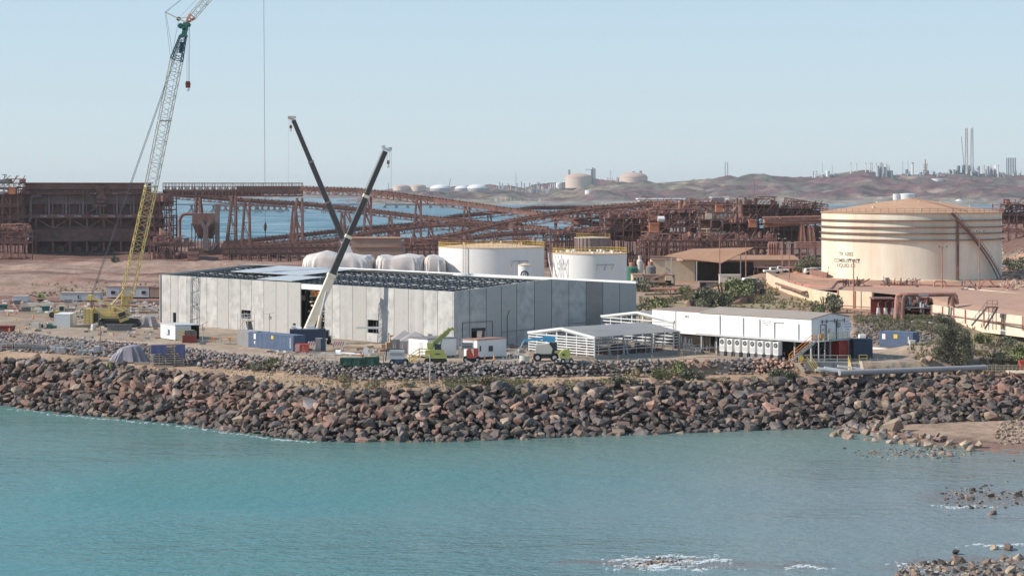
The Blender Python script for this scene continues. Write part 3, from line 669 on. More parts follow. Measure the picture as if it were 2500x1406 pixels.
def sheet(x0, x1, y0, y1, m='sheet_new'):
    mb = MB(); n_ = int((y1-y0)/1.0)
    for i in range(n_):
        a = y0+(y1-y0)*i/n_; b = y0+(y1-y0)*(i+1)/n_-.02
        for p, q in ((x0, min(x1, WB/2)), (max(x0, WB/2), x1)):
            if q > p: mb.add([(p, a, ztop(p)+.02), (q, a, ztop(q)+.02), (q, b, ztop(q)+.02), (p, b, ztop(p)+.02), (p, a, ztop(p)+.1), (q, a, ztop(q)+.1), (q, b, ztop(q)+.1), (p, b, ztop(p)+.1)],
                      [(0,3,2,1),(4,5,6,7),(0,1,5,4),(1,2,6,5),(2,3,7,6),(3,0,4,7)])
    mb.build('roof_sheet', MC[m], hall)
sheet(WB*.5, WB-.6, 58, LB-.5); sheet(WB*.22, WB*.5, 55, 79); sheet(1.2, WB*.2, 47, 58)
sheet(WB*.5, WB-.6, 50, 57.6)
mb = MB()                                 # steel and stored plant seen through the tall gap
tg0 = tpar(792, UY); tg1 = tpar(734, UY)
mb.mat(0)
for z in np.arange(1.5, 9, 1.3): mb.box(2.5, tg0-2, z, 2.8, tg1+1, z+.18)
for y in np.linspace(tg0-2, tg1+2, 6): mb.box(2.6, y-.15, 0, 2.9, y+.15, 9)
mb.mat(1).box(2.2, tg0, 7.0, 3.4, tg1, 7.9); mb.mat(2)
for _ in range(60):
    y = random.uniform(tg0, tg1); z = random.uniform(.5, 7); mb.box(1.2+random.random(), y, z, 2.3+random.random(), y+random.uniform(.1,.9), z+random.uniform(.08,.3))
mb.mat(3).box(4.5, tg0-8, 0, 4.7, tg1+8, 8.2)  # near-black sheet paints the interior shade behind the gap
mb.build('inner_steelwork', [MC['steel_dark'], MC['orange'], MC['timber_pale'], MC['void']], hall)
MB().box(.0, tg0+.4, 8.4, .3, tg1-.2, 9.35).build('header_beam', MC['white_steel'], hall)
mb = MB()
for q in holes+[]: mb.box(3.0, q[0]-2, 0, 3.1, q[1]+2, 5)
mb.build('inner_shade_sheet', MC['void'], hall)  # near-black sheets added behind the openings as painted interior shade
MB().box(gh[0][0]-1, 3.2, 0, gh[0][1]+1, 3.3, 4.5).build('inner_shade_sheet', MC['void'], hall)
mb = MB(); x0, x1 = gh[0][:2]
mb.bar((x0-2, -.08, 0), (x0-2, -.08, 4.3), .06); mb.bar((x0-2, -.08, 4.3), (x1+1.6, -.08, 4.3), .06); mb.bar((x1+1.6, -.08, 4.3), (x1+1.6, -.08, .6), .06); mb.box(x0, -.12, 2.8, x1, -.02, 3.3)
mb.build('conduit', MC['steel_dark'], hall)
mb = MB(); px_ = tpar(1238, UX); mb.bar((px_, -.1, 0), (px_, -.1, 5), .09); mb.bar((px_, -.1, 5), (px_+.5, -.1, 6), .09); mb.build('cable_riser', MC['mid_grey'], hall); mb = MB()
mb.bar((tpar(1225, UX), -.08, 2.4), (tpar(1305, UX), -.08, 2.6), .06); mb.bar((tpar(1388, UX), -.08, 3.1), (tpar(1431, UX), -.08, 3.15), .06); mb.build('conduit_run', MC['mid_grey'], hall)['kind'] = 'stuff'
# ---------------------------------------------------------------- cranes
def block(mb, px, py0, py1, D, w):       # hook block with sheaves and a hook
    c = Q(px, (py0+py1)/2, D); h = (py1-py0)/F*D
    mb.add([(c.x-w*.35, c.y-.25, c.z+h/2), (c.x+w*.35, c.y-.25, c.z+h/2), (c.x+w/2, c.y-.25, c.z+h*.2), (c.x+w*.42, c.y-.25, c.z-h*.45), (c.x-w*.42, c.y-.25, c.z-h*.45), (c.x-w/2, c.y-.25, c.z+h*.2),
            (c.x-w*.35, c.y+.25, c.z+h/2), (c.x+w*.35, c.y+.25, c.z+h/2), (c.x+w/2, c.y+.25, c.z+h*.2), (c.x+w*.42, c.y+.25, c.z-h*.45), (c.x-w*.42, c.y+.25, c.z-h*.45), (c.x-w/2, c.y+.25, c.z+h*.2)],
           [(0,1,2,3,4,5),(11,10,9,8,7,6)]+[(i, 6+i, 6+(i+1) % 6, (i+1) % 6) for i in range(6)])
def hook(mb, px, py, D, r):
    c = Q(px, py, D); pts = [(c.x, c.y, c.z+r*2.2), (c.x, c.y, c.z+r)]
    for k in range(8):
        t = math.radians(80-k*38); pts.append((c.x+math.cos(t)*r, c.y, c.z+math.sin(t)*r))
    mb.path(pts, r*.28, 6)
D1 = 384.0; q = lambda x, y, d=0: Q(x, y, D1+d)
base = Q(285, 796, D1); base.z = 0
cr = thing('crawler_crane', 'very tall yellow crawler crane with lattice boom and green boom head beside the hall', 'crane', base)
side = Vector((math.cos(.36), math.sin(.36), 0))
for d in (-2.6, 2.9):
    mb = MB(); a = q(240, 800, d); b = q(344, 800, d); x0, x1 = a.x, b.x; y = a.y; zt = 1.25
    mb.add([(x, yy, z) for yy in (y-.55, y+.55) for x, z in ((x0+.6,0),(x1-.6,0),(x1,.45),(x1,.85),(x1-.6,zt),(x0+.6,zt),(x0,.85),(x0,.45))],
           [tuple(range(8)), tuple(range(8, 16))[::-1]]+[(i, 8+i, 8+(i+1) % 8, (i+1) % 8) for i in range(8)])
    for i in range(22): x = x0+.7+(x1-x0-1.4)*i/21; mb.box(x-.08, y-.6, 1.2, x+.08, y+.6, 1.32); mb.box(x-.08, y-.6, -.02, x+.08, y+.6, .1)
    t = mb.build('crawler_track', MC['black'], cr, world=True)
    mb = MB()
    for i in range(7): x = x0+.9+(x1-x0-1.8)*i/6; mb.tube((x, y-.62, .5), (x, y-.5, .5), .32, n=12)
    mb.build('track_roller', MC['steel_dark'], t).location = (-base.x, -base.y, -base.z)
MB().box(base.x-1.8, base.y-2.6, .5, base.x+2.4, base.y+2.9, 1.5).build('undercarriage', MC['steel_dark'], cr, world=True)
mb = MB(); a = q(236, 790); b = q(313, 790); x0, x1, y = a.x, b.x, a.y
mb.box(x0, y-1.6, 1.6, x1-1.0, y+1.6, 2.9); mb.box(x0, y-1.5, 2.9, x1-2.5, y+1.5, 3.5); mb.box(x0+1, y-1.66, 2.0, x1-2, y-1.6, 2.7)
mb.add([(x1-1, y-1.6, 1.6), (x1-1, y+1.6, 1.6), (x1-1, y+1.6, 2.9), (x1-1, y-1.6, 2.9), (x1+.4, y-1.2, 2.0), (x1+.4, y+1.2, 2.0), (x1+.4, y+1.2, 2.5), (x1+.4, y-1.2, 2.5)],
       [(0,1,2,3),(7,6,5,4),(0,4,5,1),(1,5,6,2),(2,6,7,3),(3,7,4,0)])
mb.build('upper_body', MC['yellow'], cr, world=True)
MB().box(q(233,0).x, y-1.7, .9, q(247,0).x, y-1.55, 2.6).build('engine_grille', MC['steel_dark'], cr, world=True)
for d in (-1.9, 1.3):
    for k in range(6):
        mb = MB(); z0 = .75+k*.47; x = q(211, 0).x; mb.box(x, y+d-.9, z0, x+1.75, y+d+.95, z0+.44)
        cwt = mb.build('counterweight_slab', MC['yellow'], cr, world=True)
        if d < 0:
            mb = MB(); [mb.box(x+c-.09, y+d-.93, z0+.17, x+c+.09, y+d-.9, z0+.29) for c in (.35, 1.1)]; h_ = mb.build('lifting_pocket', MC['black'], cwt); h_.location = -base
mb = MB(); c0 = q(300, 772, -2.6); mb.cbox((0, 0, 0), (1.7, 1.3, 1.9)); cab = mb.build('cab', MC['yellow'], cr); cab.location = c0-base; cab.rotation_euler = (0, math.radians(-20), .1)
mb = MB(); mb.box(-.7, -.68, .0, .72, -.655, .8); mb.box(-.72, -.68, -.35, .72, -.66, -.1); mb.box(.86, -.55, -.2, .875, .55, .8); mb.build('cab_window', MC['glass'], cab)
# gantry, stays and boom
mb = MB(); mb.bar(q(222,726,-1), q(302,757,-1), .5, .4); mb.bar(q(222,726,1), q(302,757,1), .5, .4)
for k in range(5): t = k/4; a = q(222+80*t, 726+31*t, -1); b = q(222+80*t, 726+31*t, 1); mb.bar(a, b, .2)
mb.box(q(215,0).x, y-1.2, q(0,733).z, q(226,0).x, y+1.2, q(0,720).z); mb.build('gantry_mast', MC['yellow'], cr, world=True)
mb = MB(); mb.bar(q(221,730,-1), q(224,754,-1), .3); mb.bar(q(221,730,1), q(226,754,1), .3); mb.bar(q(226,733), q(232,754), .12); mb.build('gantry_strut', MC['rust'], cr, world=True)
for d in (-.9, .9): MB().tube(q(256,766,d), q(299,713,d), .16, n=8).build('backstop', MC['yellow'], cr, world=True)
MB().lattice(q(301,758), q(314,706), .9, 2.1, 5, .16, .09, side, .9, 2.1).build('boom_foot', MC['yellow'], cr, world=True)
MB().lattice(q(314,706), q(369,455), 2.1, 2.1, 17, .17, .085, side).build('boom_section', MC['yellow'], cr, world=True)
MB().lattice(q(369,455), q(431,148), 2.1, 2.1, 22, .15, .075, side).build('boom_section', MC['pale_steel'], cr, 'pale off white lattice section of the boom', world=True)
for t in (.0, .52): c = q(369+62*t, 455-307*t); MB().cbox(c, (2.4, 2.2, .22), .36).build('section_joint', MC['pale_steel'], cr, world=True)
MB().box(q(300,0).x, y-.8, q(0,745).z, q(315,0).x, y+.8, q(0,722).z).build('winch', MC['yellow'], cr, world=True)
MB().lattice(q(431,148), q(447,88), 2.1, 1.1, 8, .2, .1, side, 2.1, 1.1).build('boom_top_section', MC['teal_steel'], cr, world=True)
MB().bar(q(441,130), q(445,103), .7, .25).build('name_board', MC['teal_steel'], cr, world=True)
mb = MB(); mb.bar(q(444,90,-.5), q(455,58,-.5), .5, .5); mb.bar(q(452,90,-.5), q(458,60,-.5), .45, .45); mb.bar(q(444,90,.6), q(455,58,.6), .5, .5); mb.bar(q(452,90,.6), q(458,60,.6), .45, .45)
mb.cbox(q(449,88), (1.2,1.6,.5)); mb.cbox(q(452,72), (1.0,1.5,.4)); mb.cbox(q(455,60), (1.1,1.6,.6))
for a, b, r in ((441,64,.55), (461,62,.42)): mb.tube(q(a,b,-.5), q(a,b,.5), r, n=14)
mb.bar(q(441,64), q(452,66), .35); mb.bar(q(461,62), q(452,64), .3); mb.build('boom_head', MC['green_metal'], cr, world=True)
mb = MB(); mb.lattice(q(470,40), q(655,-172), 1.25, 1.1, 26, .12, .06, side); mb.build('luffing_jib', MC['pale_steel'], cr, world=True)
MB().lattice(q(455,56), q(470,40), .3, 1.2, 2, .18, .1, side).build('jib_foot', MC['rust_orange'], cr, world=True)
mb = MB(); mb.bar(q(455,56,-.5), q(403,30,-.5), .22); mb.bar(q(455,56,.6), q(403,30,.6), .22)
for t in (.25,.5,.75,1): mb.bar(q(455-52*t,56-26*t,-.5), q(455-52*t,56-26*t,.6), .12)
mb.bar(q(436,46), q(462,42), .12); mb.build('jib_strut', MC['cream'], cr, world=True)
MB().tube(q(436,47,-.4), q(436,47,.4), .42, n=14).build('sheave', MC['mid_grey'], cr, world=True)
mb = MB()
for a, b, r in (((441,98),(222,722),.055),((444,98),(225,722),.055),((403,30),(416,140),.03),((405,30),(421,130),.03),((403,30),(560,-95),.035),((405,31),(563,-95),.035),
                ((436,45),(640,-165),.03),((436,50),(423,120),.03),((433,148),(330,720),.028)): mb.tube(q(*a,.3), q(*b,.3), r, n=5)
mb.build('pendant_rope', MC['cable'], cr, world=True)
mb = MB()
for x in (456.5, 461.5, 463): mb.tube(q(x,64), q(x if x < 460 else x-1, 200), .028, n=5)
mb.tube(q(643,-158), q(647.5,548), .04, n=5); mb.build('hoist_rope', MC['cable'], cr, world=True)
mb = MB(); block(mb, 459, 199, 216, D1, .95); hb = mb.build('hook_block', MC['maroon'], cr, world=True)
mb = MB(); hook(mb, 459.5, 219.5, D1, .22); mb.build('hook', MC['steel_dark'], hb).location = -base
mb = MB(); c = q(647.5, 555); mb.lathe([(.05,1.0),(.25,.6),(.32,0),(.2,-.6),(.05,-.9)], 10, c); mb.tube(c-Vector((0,0,.9)), c-Vector((0,0,1.8)), .07); mb.build('hook_ball', MC['steel_dark'], cr, world=True)
# --- telescopic crane in front of the hall
D2 = 340.5; q = lambda x, y, d=0: Q(x, y, D2+d)
base = Q(760, 839, D2); base.z = 0
tc_ = thing('telescopic_crane', 'cream and grey telescopic crane standing in front of the tall gap in the concrete hall', 'crane', base)
def boomseg(p, d, a, b, t0, t1, w0, w1, m, name, par, lab=None):
    p0 = q(a[0]+(b[0]-a[0])*t0, a[1]+(b[1]-a[1])*t0, d); p1 = q(a[0]+(b[0]-a[0])*t1, a[1]+(b[1]-a[1])*t1, d)
    dv = (p1-p0).normalized(); s_ = Vector((0,1,0)); u_ = dv.cross(s_).normalized(); vs = []
    for pp, w in ((p0, w0), (p1, w1)):
        for sx, sz in ((-.5,-.38),(-.5,.5),(.5,.5),(.5,-.38),(.28,-.56),(-.28,-.56)): vs.append(pp+s_*sx*w*.8-u_*sz*w)
    mb = MB(); mb.add(vs, [tuple(range(6)), tuple(range(6, 12))[::-1]]+[(i, 6+i, 6+(i+1) % 6, (i+1) % 6) for i in range(6)])
    return mb.build(name, MC[m], par, lab, world=True)
a, b = (750, 811), (944, 363)
boomseg(0, 0, a, b, 0, .31, 1.45, 1.35, 'cream_paint', 'base_boom', tc_)
for i, (t0, t1, w) in enumerate(((.30,.52,1.12), (.518,.74,1.0), (.738,.985,.88))):
    boomseg(0, 0, a, b, t0, t1, w, w*.97, 'dark_boom', 'boom_stage', tc_)
for t, w in ((.31,1.55), (.52,1.2), (.74,1.08)):
    boomseg(0, 0, a, b, t-.008, t+.008, w, w, 'cream_paint', 'boom_collar', tc_)
mb = MB(); mb.bar(q(935,362), q(953,368), .9, .5); mb.bar(q(932,360), q(940,357), .5, .4); mb.bar(q(953,368), q(955,360), .35, .3); mb.tube(q(951,364,-.4), q(951,364,.4), .3, n=12); mb.build('boom_head', MC['light_grey'], tc_, world=True)
mb = MB(); [mb.tube(q(x,368), q(x,393), .022, n=5) for x in (945.5, 950.5)]; mb.tube(q(955,364), q(955,470), .02, n=5); mb.tube(q(795,672,.8), q(938,358,.8), .025, n=5); mb.build('hoist_rope', MC['cable'], tc_, world=True)
mb = MB(); block(mb, 948, 392, 402, D2, .5); hb = mb.build('hook_block', MC['tan_wall'], tc_, world=True)
mb = MB(); hook(mb, 948, 407, D2, .16); mb.build('hook', MC['steel_dark'], hb).location = -base
MB().tube(q(775,806,-.9), q(783,770,-.9), .32, n=12).build('lift_cylinder', MC['cream_paint'], tc_, world=True)
MB().tube(q(783,770,-.9), q(797,712,-.9), .2, n=10).build('cylinder_rod', MC['light_grey'], tc_, world=True)
mb = MB(); mb.lattice(q(772,770,1.1), q(817,668,1.1), .9, .8, 9, .1, .06, Vector((1,0,.3))); mb.cbox(q(818,666,.8), (.9,.8,1.3)); mb.bar(q(800,690,.9), q(822,664,.9), .2); mb.build('folded_jib', MC['cream_paint'], tc_, world=True)
z = lambda py: ZD(py, D2)
mb = MB(); x0 = q(714,0).x; mb.box(x0, base.y-1.4, z(822), q(735,0).x, base.y+1.4, z(800)); mb.box(q(714,0).x, base.y-1.45, z(800), q(724,0).x, base.y-.4, z(794)); cw = mb.build('counterweight', MC['white'], tc_, world=True)
mb = MB(); [mb.add([(q(735+i*2.2,0).x, base.y-1.43, z(821)), (q(736.2+i*2.2,0).x, base.y-1.43, z(821)), (q(733+i*2.2,0).x, base.y-1.43, z(802)), (q(731.8+i*2.2,0).x, base.y-1.43, z(802))], [(0,1,2,3)]) for i in range(1, 4)]
mb.box(q(716,0).x, base.y-1.42, z(817), q(718,0).x, base.y-1.4, z(811)); mb.box(q(720.5,0).x, base.y-1.42, z(817), q(723,0).x, base.y-1.4, z(811)); mb.box(q(720.5,0).x, base.y-1.47, z(808), q(726,0).x, base.y-1.4, z(801)); mb.build('stripe_marking', MC['maroon'], cw).location = -base
mb = MB(); yb0 = base.y-1.5
mb.add([(q(x_,0).x, yy, z(y_)) for yy in (yb0, base.y+1.5) for x_, y_ in ((735,818),(742,800),(776,800),(782,818),(775,823),(752,823))], [tuple(range(6)), tuple(range(6,12))[::-1]]+[(i, 6+i, 6+(i+1)%6, (i+1)%6) for i in range(6)])
mb.box(q(752,0).x, yb0+.3, z(801), q(768,0).x, base.y+1, z(795)); mb.build('slewing_platform', MC['light_grey'], tc_, world=True)
mb = MB(); mb.box(q(754,0).x, yb0-.02, z(819), q(762,0).x, yb0, z(816.5)); mb.box(q(765,0).x, yb0-.02, z(819), q(772,0).x, yb0, z(816.5)); mb.box(q(766,0).x, yb0-.02, z(809), q(769.5,0).x, yb0, z(802)); mb.build('vent_slot', MC['black'], tc_, world=True)
mb = MB(); mb.box(q(735,0).x, base.y-1.2, .7, q(808,0).x, base.y+1.2, 1.3); mb.box(q(786,0).x, base.y-1.2, 1.3, q(803,0).x, base.y+1.2, 2.3); mb.build('carrier_chassis', MC['dark_boom'], tc_, world=True)
for x_ in (742, 754, 778, 790, 802):
    MB().tube((q(x_,0).x, base.y-1.35, .55), (q(x_,0).x, base.y-.85, .55), .55, n=16).build('wheel', MC['tyre'], tc_, world=True)
for x_ in (737, 800): mb = MB(); mb.bar((q(x_,0).x, base.y-3.4, .9), (q(x_,0).x, base.y+3.4, .9), .3); mb.bar((q(x_,0).x, base.y-3.3, 0), (q(x_,0).x, base.y-3.3, 1), .2); mb.cbox((q(x_,0).x, base.y-3.3, .05), (.8,.8,.1)); mb.build('outrigger', MC['cream_paint'], tc_, world=True)
# --- the dark-boomed crane behind the hall
D3 = 540.0; q = lambda x, y, d=0: Q(x, y, D3+d)
base = Q(884, 700, D3); base.z = 0
t3 = thing('telescopic_crane', 'crane behind the concrete hall with long black telescopic boom leaning left', 'crane', base)
a, b = (880, 683), (715, 290)
boomseg(0, 0, a, b, 0, .25, 2.0, 1.7, 'white', 'base_boom', t3)
for t0, t1, w in ((.245,.48,1.55), (.478,.73,1.35), (.728,.99,1.15)): boomseg(0, 0, a, b, t0, t1, w, w*.96, 'dark_boom', 'boom_stage', t3)
for t, w in ((.25,1.95), (.48,1.6), (.73,1.45)): boomseg(0, 0, a, b, t-.006, t+.006, w, w, 'mid_grey', 'boom_collar', t3)
mb = MB(); mb.bar(q(704,286), q(722,287), 1.0, .6); mb.bar(q(706,289), q(718,293), .8, .5); mb.tube(q(706,288,-.5), q(706,288,.5), .4, n=12); mb.build('boom_head', MC['far_pink'], t3, world=True)
mb = MB(); [mb.tube(q(x,290), q(x,307), .035, n=5) for x in (708, 712)]; mb.tube(q(704,288), q(704,560), .018, n=5); mb.build('hoist_rope', MC['cable'], t3, world=True)
mb = MB(); block(mb, 710, 306, 315, D3, .7); hb = mb.build('hook_block', MC['maroon'], t3, world=True)
mb = MB(); hook(mb, 710, 318.5, D3, .22); mb.build('hook', MC['steel_dark'], hb).location = -base
mb = MB(); mb.box(base.x-5, base.y-1.4, .7, base.x+6, base.y+1.4, 1.6); mb.build('carrier_chassis', MC['white'], t3, world=True)
MB().box(base.x-2, base.y-1.3, 1.6, base.x+4, base.y+1.3, 3.2).build('slewing_platform', MC['white'], t3, world=True)
for x_ in (-4, -2.5, 1, 3, 5): MB().tube((base.x+x_, base.y-1.5, .6), (base.x+x_, base.y-1, .6), .6, n=14).build('wheel', MC['tyre'], t3, world=True)
# ---------------------------------------------------------------- tanks
def text_mesh(s, size):
    cu = bpy.data.curves.new('t', 'FONT'); cu.body = s; cu.size = size; cu.align_x = 'CENTER'; cu.offset = .006*size
    ob = bpy.data.objects.new('t', cu); COL.objects.link(ob); bpy.context.view_layer.update()
    me = ob.to_mesh(); vs = [tuple(v.co) for v in me.vertices]; fs = [tuple(p.vertices) for p in me.polygons]
    ob.to_mesh_clear(); bpy.data.objects.remove(ob); return vs, fs
def tank(name, label, px0, px1, Dc, zb, zt, rise, mwall, mroof, group=None, n=96):
    cx = XD((px0+px1)/2, Dc); r = (px1-px0)/2/F*Dc; t = thing(name, label, 'tank', (cx, Dc, zb), 0, group)
    h = zt-zb; mb = MB(); mb.lathe([(r, 0), (r, h)], n); mb.build('shell', MC[mwall], t, smooth=True)
    mb = MB(); mb.lathe([(r+.08, h-.12), (r+.08, h+.04), (r*.5, h+rise*.56), (.01, h+rise)], n); mb.build('roof', MC[mroof], t, smooth=True); return t, r, h
def rimrail(t, r, h, a0, a1, m, hh=1.1, k=40, w=.06):
    mb = MB(); pts = [(math.cos(a0+(a1-a0)*i/k)*r, math.sin(a0+(a1-a0)*i/k)*r, h) for i in range(k+1)]
    for i, p in enumerate(pts):
        mb.bar(p, (p[0], p[1], h+hh), w)
        if i < k:
            for z in (hh, hh*.5): mb.bar((p[0], p[1], h+z), (pts[i+1][0], pts[i+1][1], h+z), w)
    mb.build('guard_rail', MC[m], t)
def roofstubs(t, r, h, rise, seed, m, k=9):
    rr = random.Random(seed); mb = MB()
    for _ in range(k): a = rr.uniform(0, 6.28); d = rr.uniform(.2, .9)*r; z = h+rise*(1-d/r); mb.tube((math.cos(a)*d, math.sin(a)*d, z-.1), (math.cos(a)*d, math.sin(a)*d, z+rr.uniform(.3,.7)), rr.uniform(.15,.4), n=8)
    mb.build('roof_vent', MC[m], t)
mat('roof_cream', (.66,.47,.30), .8, var=.08, scale=.5, dirt=(.5,.32,.2), dscale=.3, damt=.5)
t, r, h = tank('storage_tank', 'widest white cylindrical tank behind the concrete hall', 1071, 1329, 482, 0, 12.6, .9, 'white_tank', 'roof_cream')
rimrail(t, r, h, 0, 2*math.pi, 'safety_yellow', k=70); roofstubs(t, r, h, .9, 1, 'roof_cream', 8)
mb = MB(); a = math.radians(242); 
for s in (-.35, .35): mb.bar((math.cos(a)*(r+.5)+s, math.sin(a)*(r+.5), 0), (math.cos(a)*(r+.5)+s, math.sin(a)*(r+.5), h+1), .1)
for i in range(40): mb.bar((math.cos(a)*(r+.5)-.35, math.sin(a)*(r+.5), i*h/40), (math.cos(a)*(r+.5)+.35, math.sin(a)*(r+.5), i*h/40), .05)
mb.build('ladder', MC['mid_grey'], t)
def brackets(t, r, angs, z, m='mid_grey'):  # bracket frames added for the shadows they give on the tank
    mb = MB()
    for a in angs:
        a = math.radians(a); n_ = Vector((math.cos(a), math.sin(a), 0)); s = Vector((-n_.y, n_.x, 0)); p = n_*(r+.02)
        for k in (-.9, .9): b = p+s*k; mb.bar(b+Vector((0,0,z)), b+n_*.9+Vector((0,0,z)), .08); mb.bar(b+n_*.9+Vector((0,0,z)), b+Vector((0,0,z-1.2)), .06)
        mb.bar(p+n_*.9-s+Vector((0,0,z)), p+n_*.9+s+Vector((0,0,z)), .12)
    mb.build('shadow_bracket', MC[m], t)
brackets(t, r, (296, 306), 9.5)
t, r, h = tank('storage_tank', 'white tank with yellow railings behind the right corner of the hall', 1350, 1530, 446, 0, 12.2, .35, 'white_tank', 'roof_cream')
rimrail(t, r, h, 0, 2*math.pi, 'safety_yellow', k=54); roofstubs(t, r, h, .35, 2, 'white', 14); brackets(t, r, (284, 297), 9.9)
mb = MB()                                  # stair, with lattice bars added to cast shadow on the lit side
for a in (212, 219, 226):
    a = math.radians(a); n_ = Vector((math.cos(a), math.sin(a), 0)); p = n_*(r+1.1)
    mb.bar(p+Vector((0,0,7)), p+Vector((0,0,12)), .1); mb.bar(p+Vector((0,0,12)), n_*r+Vector((0,0,8.5)), .1); mb.bar(p+Vector((0,0,7)), n_*r+Vector((0,0,10.5)), .08)
for k in range(26):
    a0 = math.radians(182+k*2.0); a1 = math.radians(184+k*2.0); z0 = 12.2-k*.42; z1 = z0-.42
    for rr_ in (r+.2, r+1.1): mb.bar((math.cos(a0)*rr_, math.sin(a0)*rr_, z0), (math.cos(a1)*rr_, math.sin(a1)*rr_, z1), .12)
    mb.bar((math.cos(a0)*(r+.2), math.sin(a0)*(r+.2), z0), (math.cos(a0)*(r+1.1), math.sin(a0)*(r+1.1), z0), .25, .05)
    if k % 3 == 0: mb.bar((math.cos(a0)*(r+1.1), math.sin(a0)*(r+1.1), z0), (math.cos(a0)*(r+1.1), math.sin(a0)*(r+1.1), z0+1.1), .06)
mb.build('stair', MC['white_steel'], t)
t, r, h = tank('storage_tank', 'small grey weathered tank partly hidden behind the white tanks', 1402, 1489, 566, 0, 12.8, .3, 'dusty_grey', 'cream')
rimrail(t, r, h, 3.6, 6.2, 'safety_yellow', k=14); mb = MB(); [mb.bar((math.cos(math.radians(a))*(r+.1), math.sin(math.radians(a))*(r+.1), 0), (math.cos(math.radians(a))*(r+.1), math.sin(math.radians(a))*(r+.1), h), .15) for a in range(185, 300, 13)]; mb.build('stiffener', MC['dusty_clad'], t)
t, r, h = tank('vertical_vessel', 'slim white vessel with a black arc emblem standing between the two white tanks', 1265, 1297, 430, 0, 10.1, .45, 'white', 'cream')
def arc(mb, r, cz, R0, R1, a0, a1, ac, k=16):
    vs = []
    for i in range(k+1):
        tt = math.radians(a0+(a1-a0)*i/k)
        for R in (R0, R1): u = math.cos(tt)*R; an = math.radians(ac)+u/r; vs.append((math.cos(an)*(r+.015), math.sin(an)*(r+.015), cz+math.sin(tt)*R))
    mb.add(vs, [(2*i, 2*i+1, 2*i+3, 2*i+2) for i in range(k)])
mb = MB(); arc(mb, r, 8.0, .62, .95, -60, 200, 268); arc(mb, r, 8.0, .25, .42, -10, 230, 268); mb.build('emblem', MC['steel_dark'], t)
# --- the big cream tank
CX, CY, CR, CZ = 109.6, 547.0, 24.3, 1.9
big = thing('storage_tank', 'huge cream tank with rusty cone roof, lettered TK 5202 COMBUSTIBLE LIQUID C1', 'tank', (CX, CY, CZ))
HT = 18.4; mb = MB(); prof = [(CR, 0)]
mb.lathe([(CR, 0), (CR, HT)], 144); mb.build('shell', MC['cream_tank'], big, smooth=True)
MB().lathe([(CR+.75, -.9), (CR+.75, .55), (CR+.02, .8)], 96).build('footing_ring', MC['cream'], big, smooth=True)
for z in (HT-1.95, HT-3.75, HT-5.4, HT-7.1):
    mb = MB(); mb.lathe([(CR+.01, z-.1), (CR+.72, z-.1), (CR+.72, z+.02), (CR+.01, z+.02)], 144); mb.mat(1).lathe([(CR+.72, z-.2), (CR+.76, z-.2), (CR+.76, z+.02), (CR+.72, z+.02)], 144); mb.build('wind_girder', [MC['cream_tank'], MC['rust']], big)
mb = MB(); mb.lathe([(CR+.35, HT-.15), (CR+.35, HT), (CR*.66, HT+1.4), (CR*.33, HT+2.7), (.01, HT+3.75)], 96); mb.build('cone_roof', MC['tank_roof'], big, smooth=True)
rimrail(big, CR+.2, HT, 0, 2*math.pi, 'rust_light', k=72, w=.09); roofstubs(big, CR, HT, 3.7, 5, 'cream', 9)
mb = MB(); mb.bar((0,0,HT+3.9), (CR*.42, -CR*.86, HT+.7), .5, .15); mb.build('roof_walkway', MC['rust_light'], big)
mb = MB(); pa = math.radians(-90+33)
def cyl(a, z, rr=CR+.1): return (math.cos(a)*rr, math.sin(a)*rr, z)
a_p = math.asin((2337-2225)/215.)-math.radians(0); am = -math.pi/2+a_p-.2*0
def apx(px): # angle on the cylinder for a photo column
    best = min(((abs(1250+F*(CX+CR*math.cos(a))/(CY+CR*math.sin(a))-px), a) for a in np.linspace(-math.pi-.3, .3, 1500) if math.sin(a+.2) < 0), key=lambda k: k[0]); return best[1]
ap = apx(2337); MB().bar(cyl(ap, 0, CR+.35), cyl(ap, HT-2, CR+.35), .55).build('down_pipe', MC['rust'], big)
mb = MB(); a0 = apx(2318); a1 = apx(2432); N = 44
for k in range(N):
    t0 = k/N; t1 = (k+1)/N; f = lambda t: HT*(1-t)
    for rr_ in (CR+.75, CR+1.75):
        mb.bar(cyl(a0+(a1-a0)*t0, f(t0), rr_), cyl(a0+(a1-a0)*t1, f(t1), rr_), .12, .45)
    mb.bar(cyl(a0+(a1-a0)*t0, f(t0), CR+.75), cyl(a0+(a1-a0)*t0, f(t0), CR+1.75), .3, .06)
    mb.bar(cyl(a0+(a1-a0)*t0, f(t0)+1.1, CR+1.75), cyl(a0+(a1-a0)*t1, f(t1)+1.1, CR+1.75), .07)
    if k % 2 == 0: mb.bar(cyl(a0+(a1-a0)*t0, f(t0), CR+1.75), cyl(a0+(a1-a0)*t0, f(t0)+1.1, CR+1.75), .07)
mb.build('spiral_stair', MC['rust'], big)
for k, s_, sz, zz in ((0,'TK 5202',1.35,7.28),(1,'COMBUSTIBLE',1.35,5.5),(2,'LIQUID C1',1.35,4.2)):
    vs, fs = text_mesh(s_, sz); ac = apx(2065); mb = MB(); mb.add([cyl(ac+v[0]*.6/CR/abs(math.sin(ac-.04))*1.0, zz+v[1]-.45, CR+.03) for v in vs], fs); mb.build('lettering', MC['text_ink'], big)
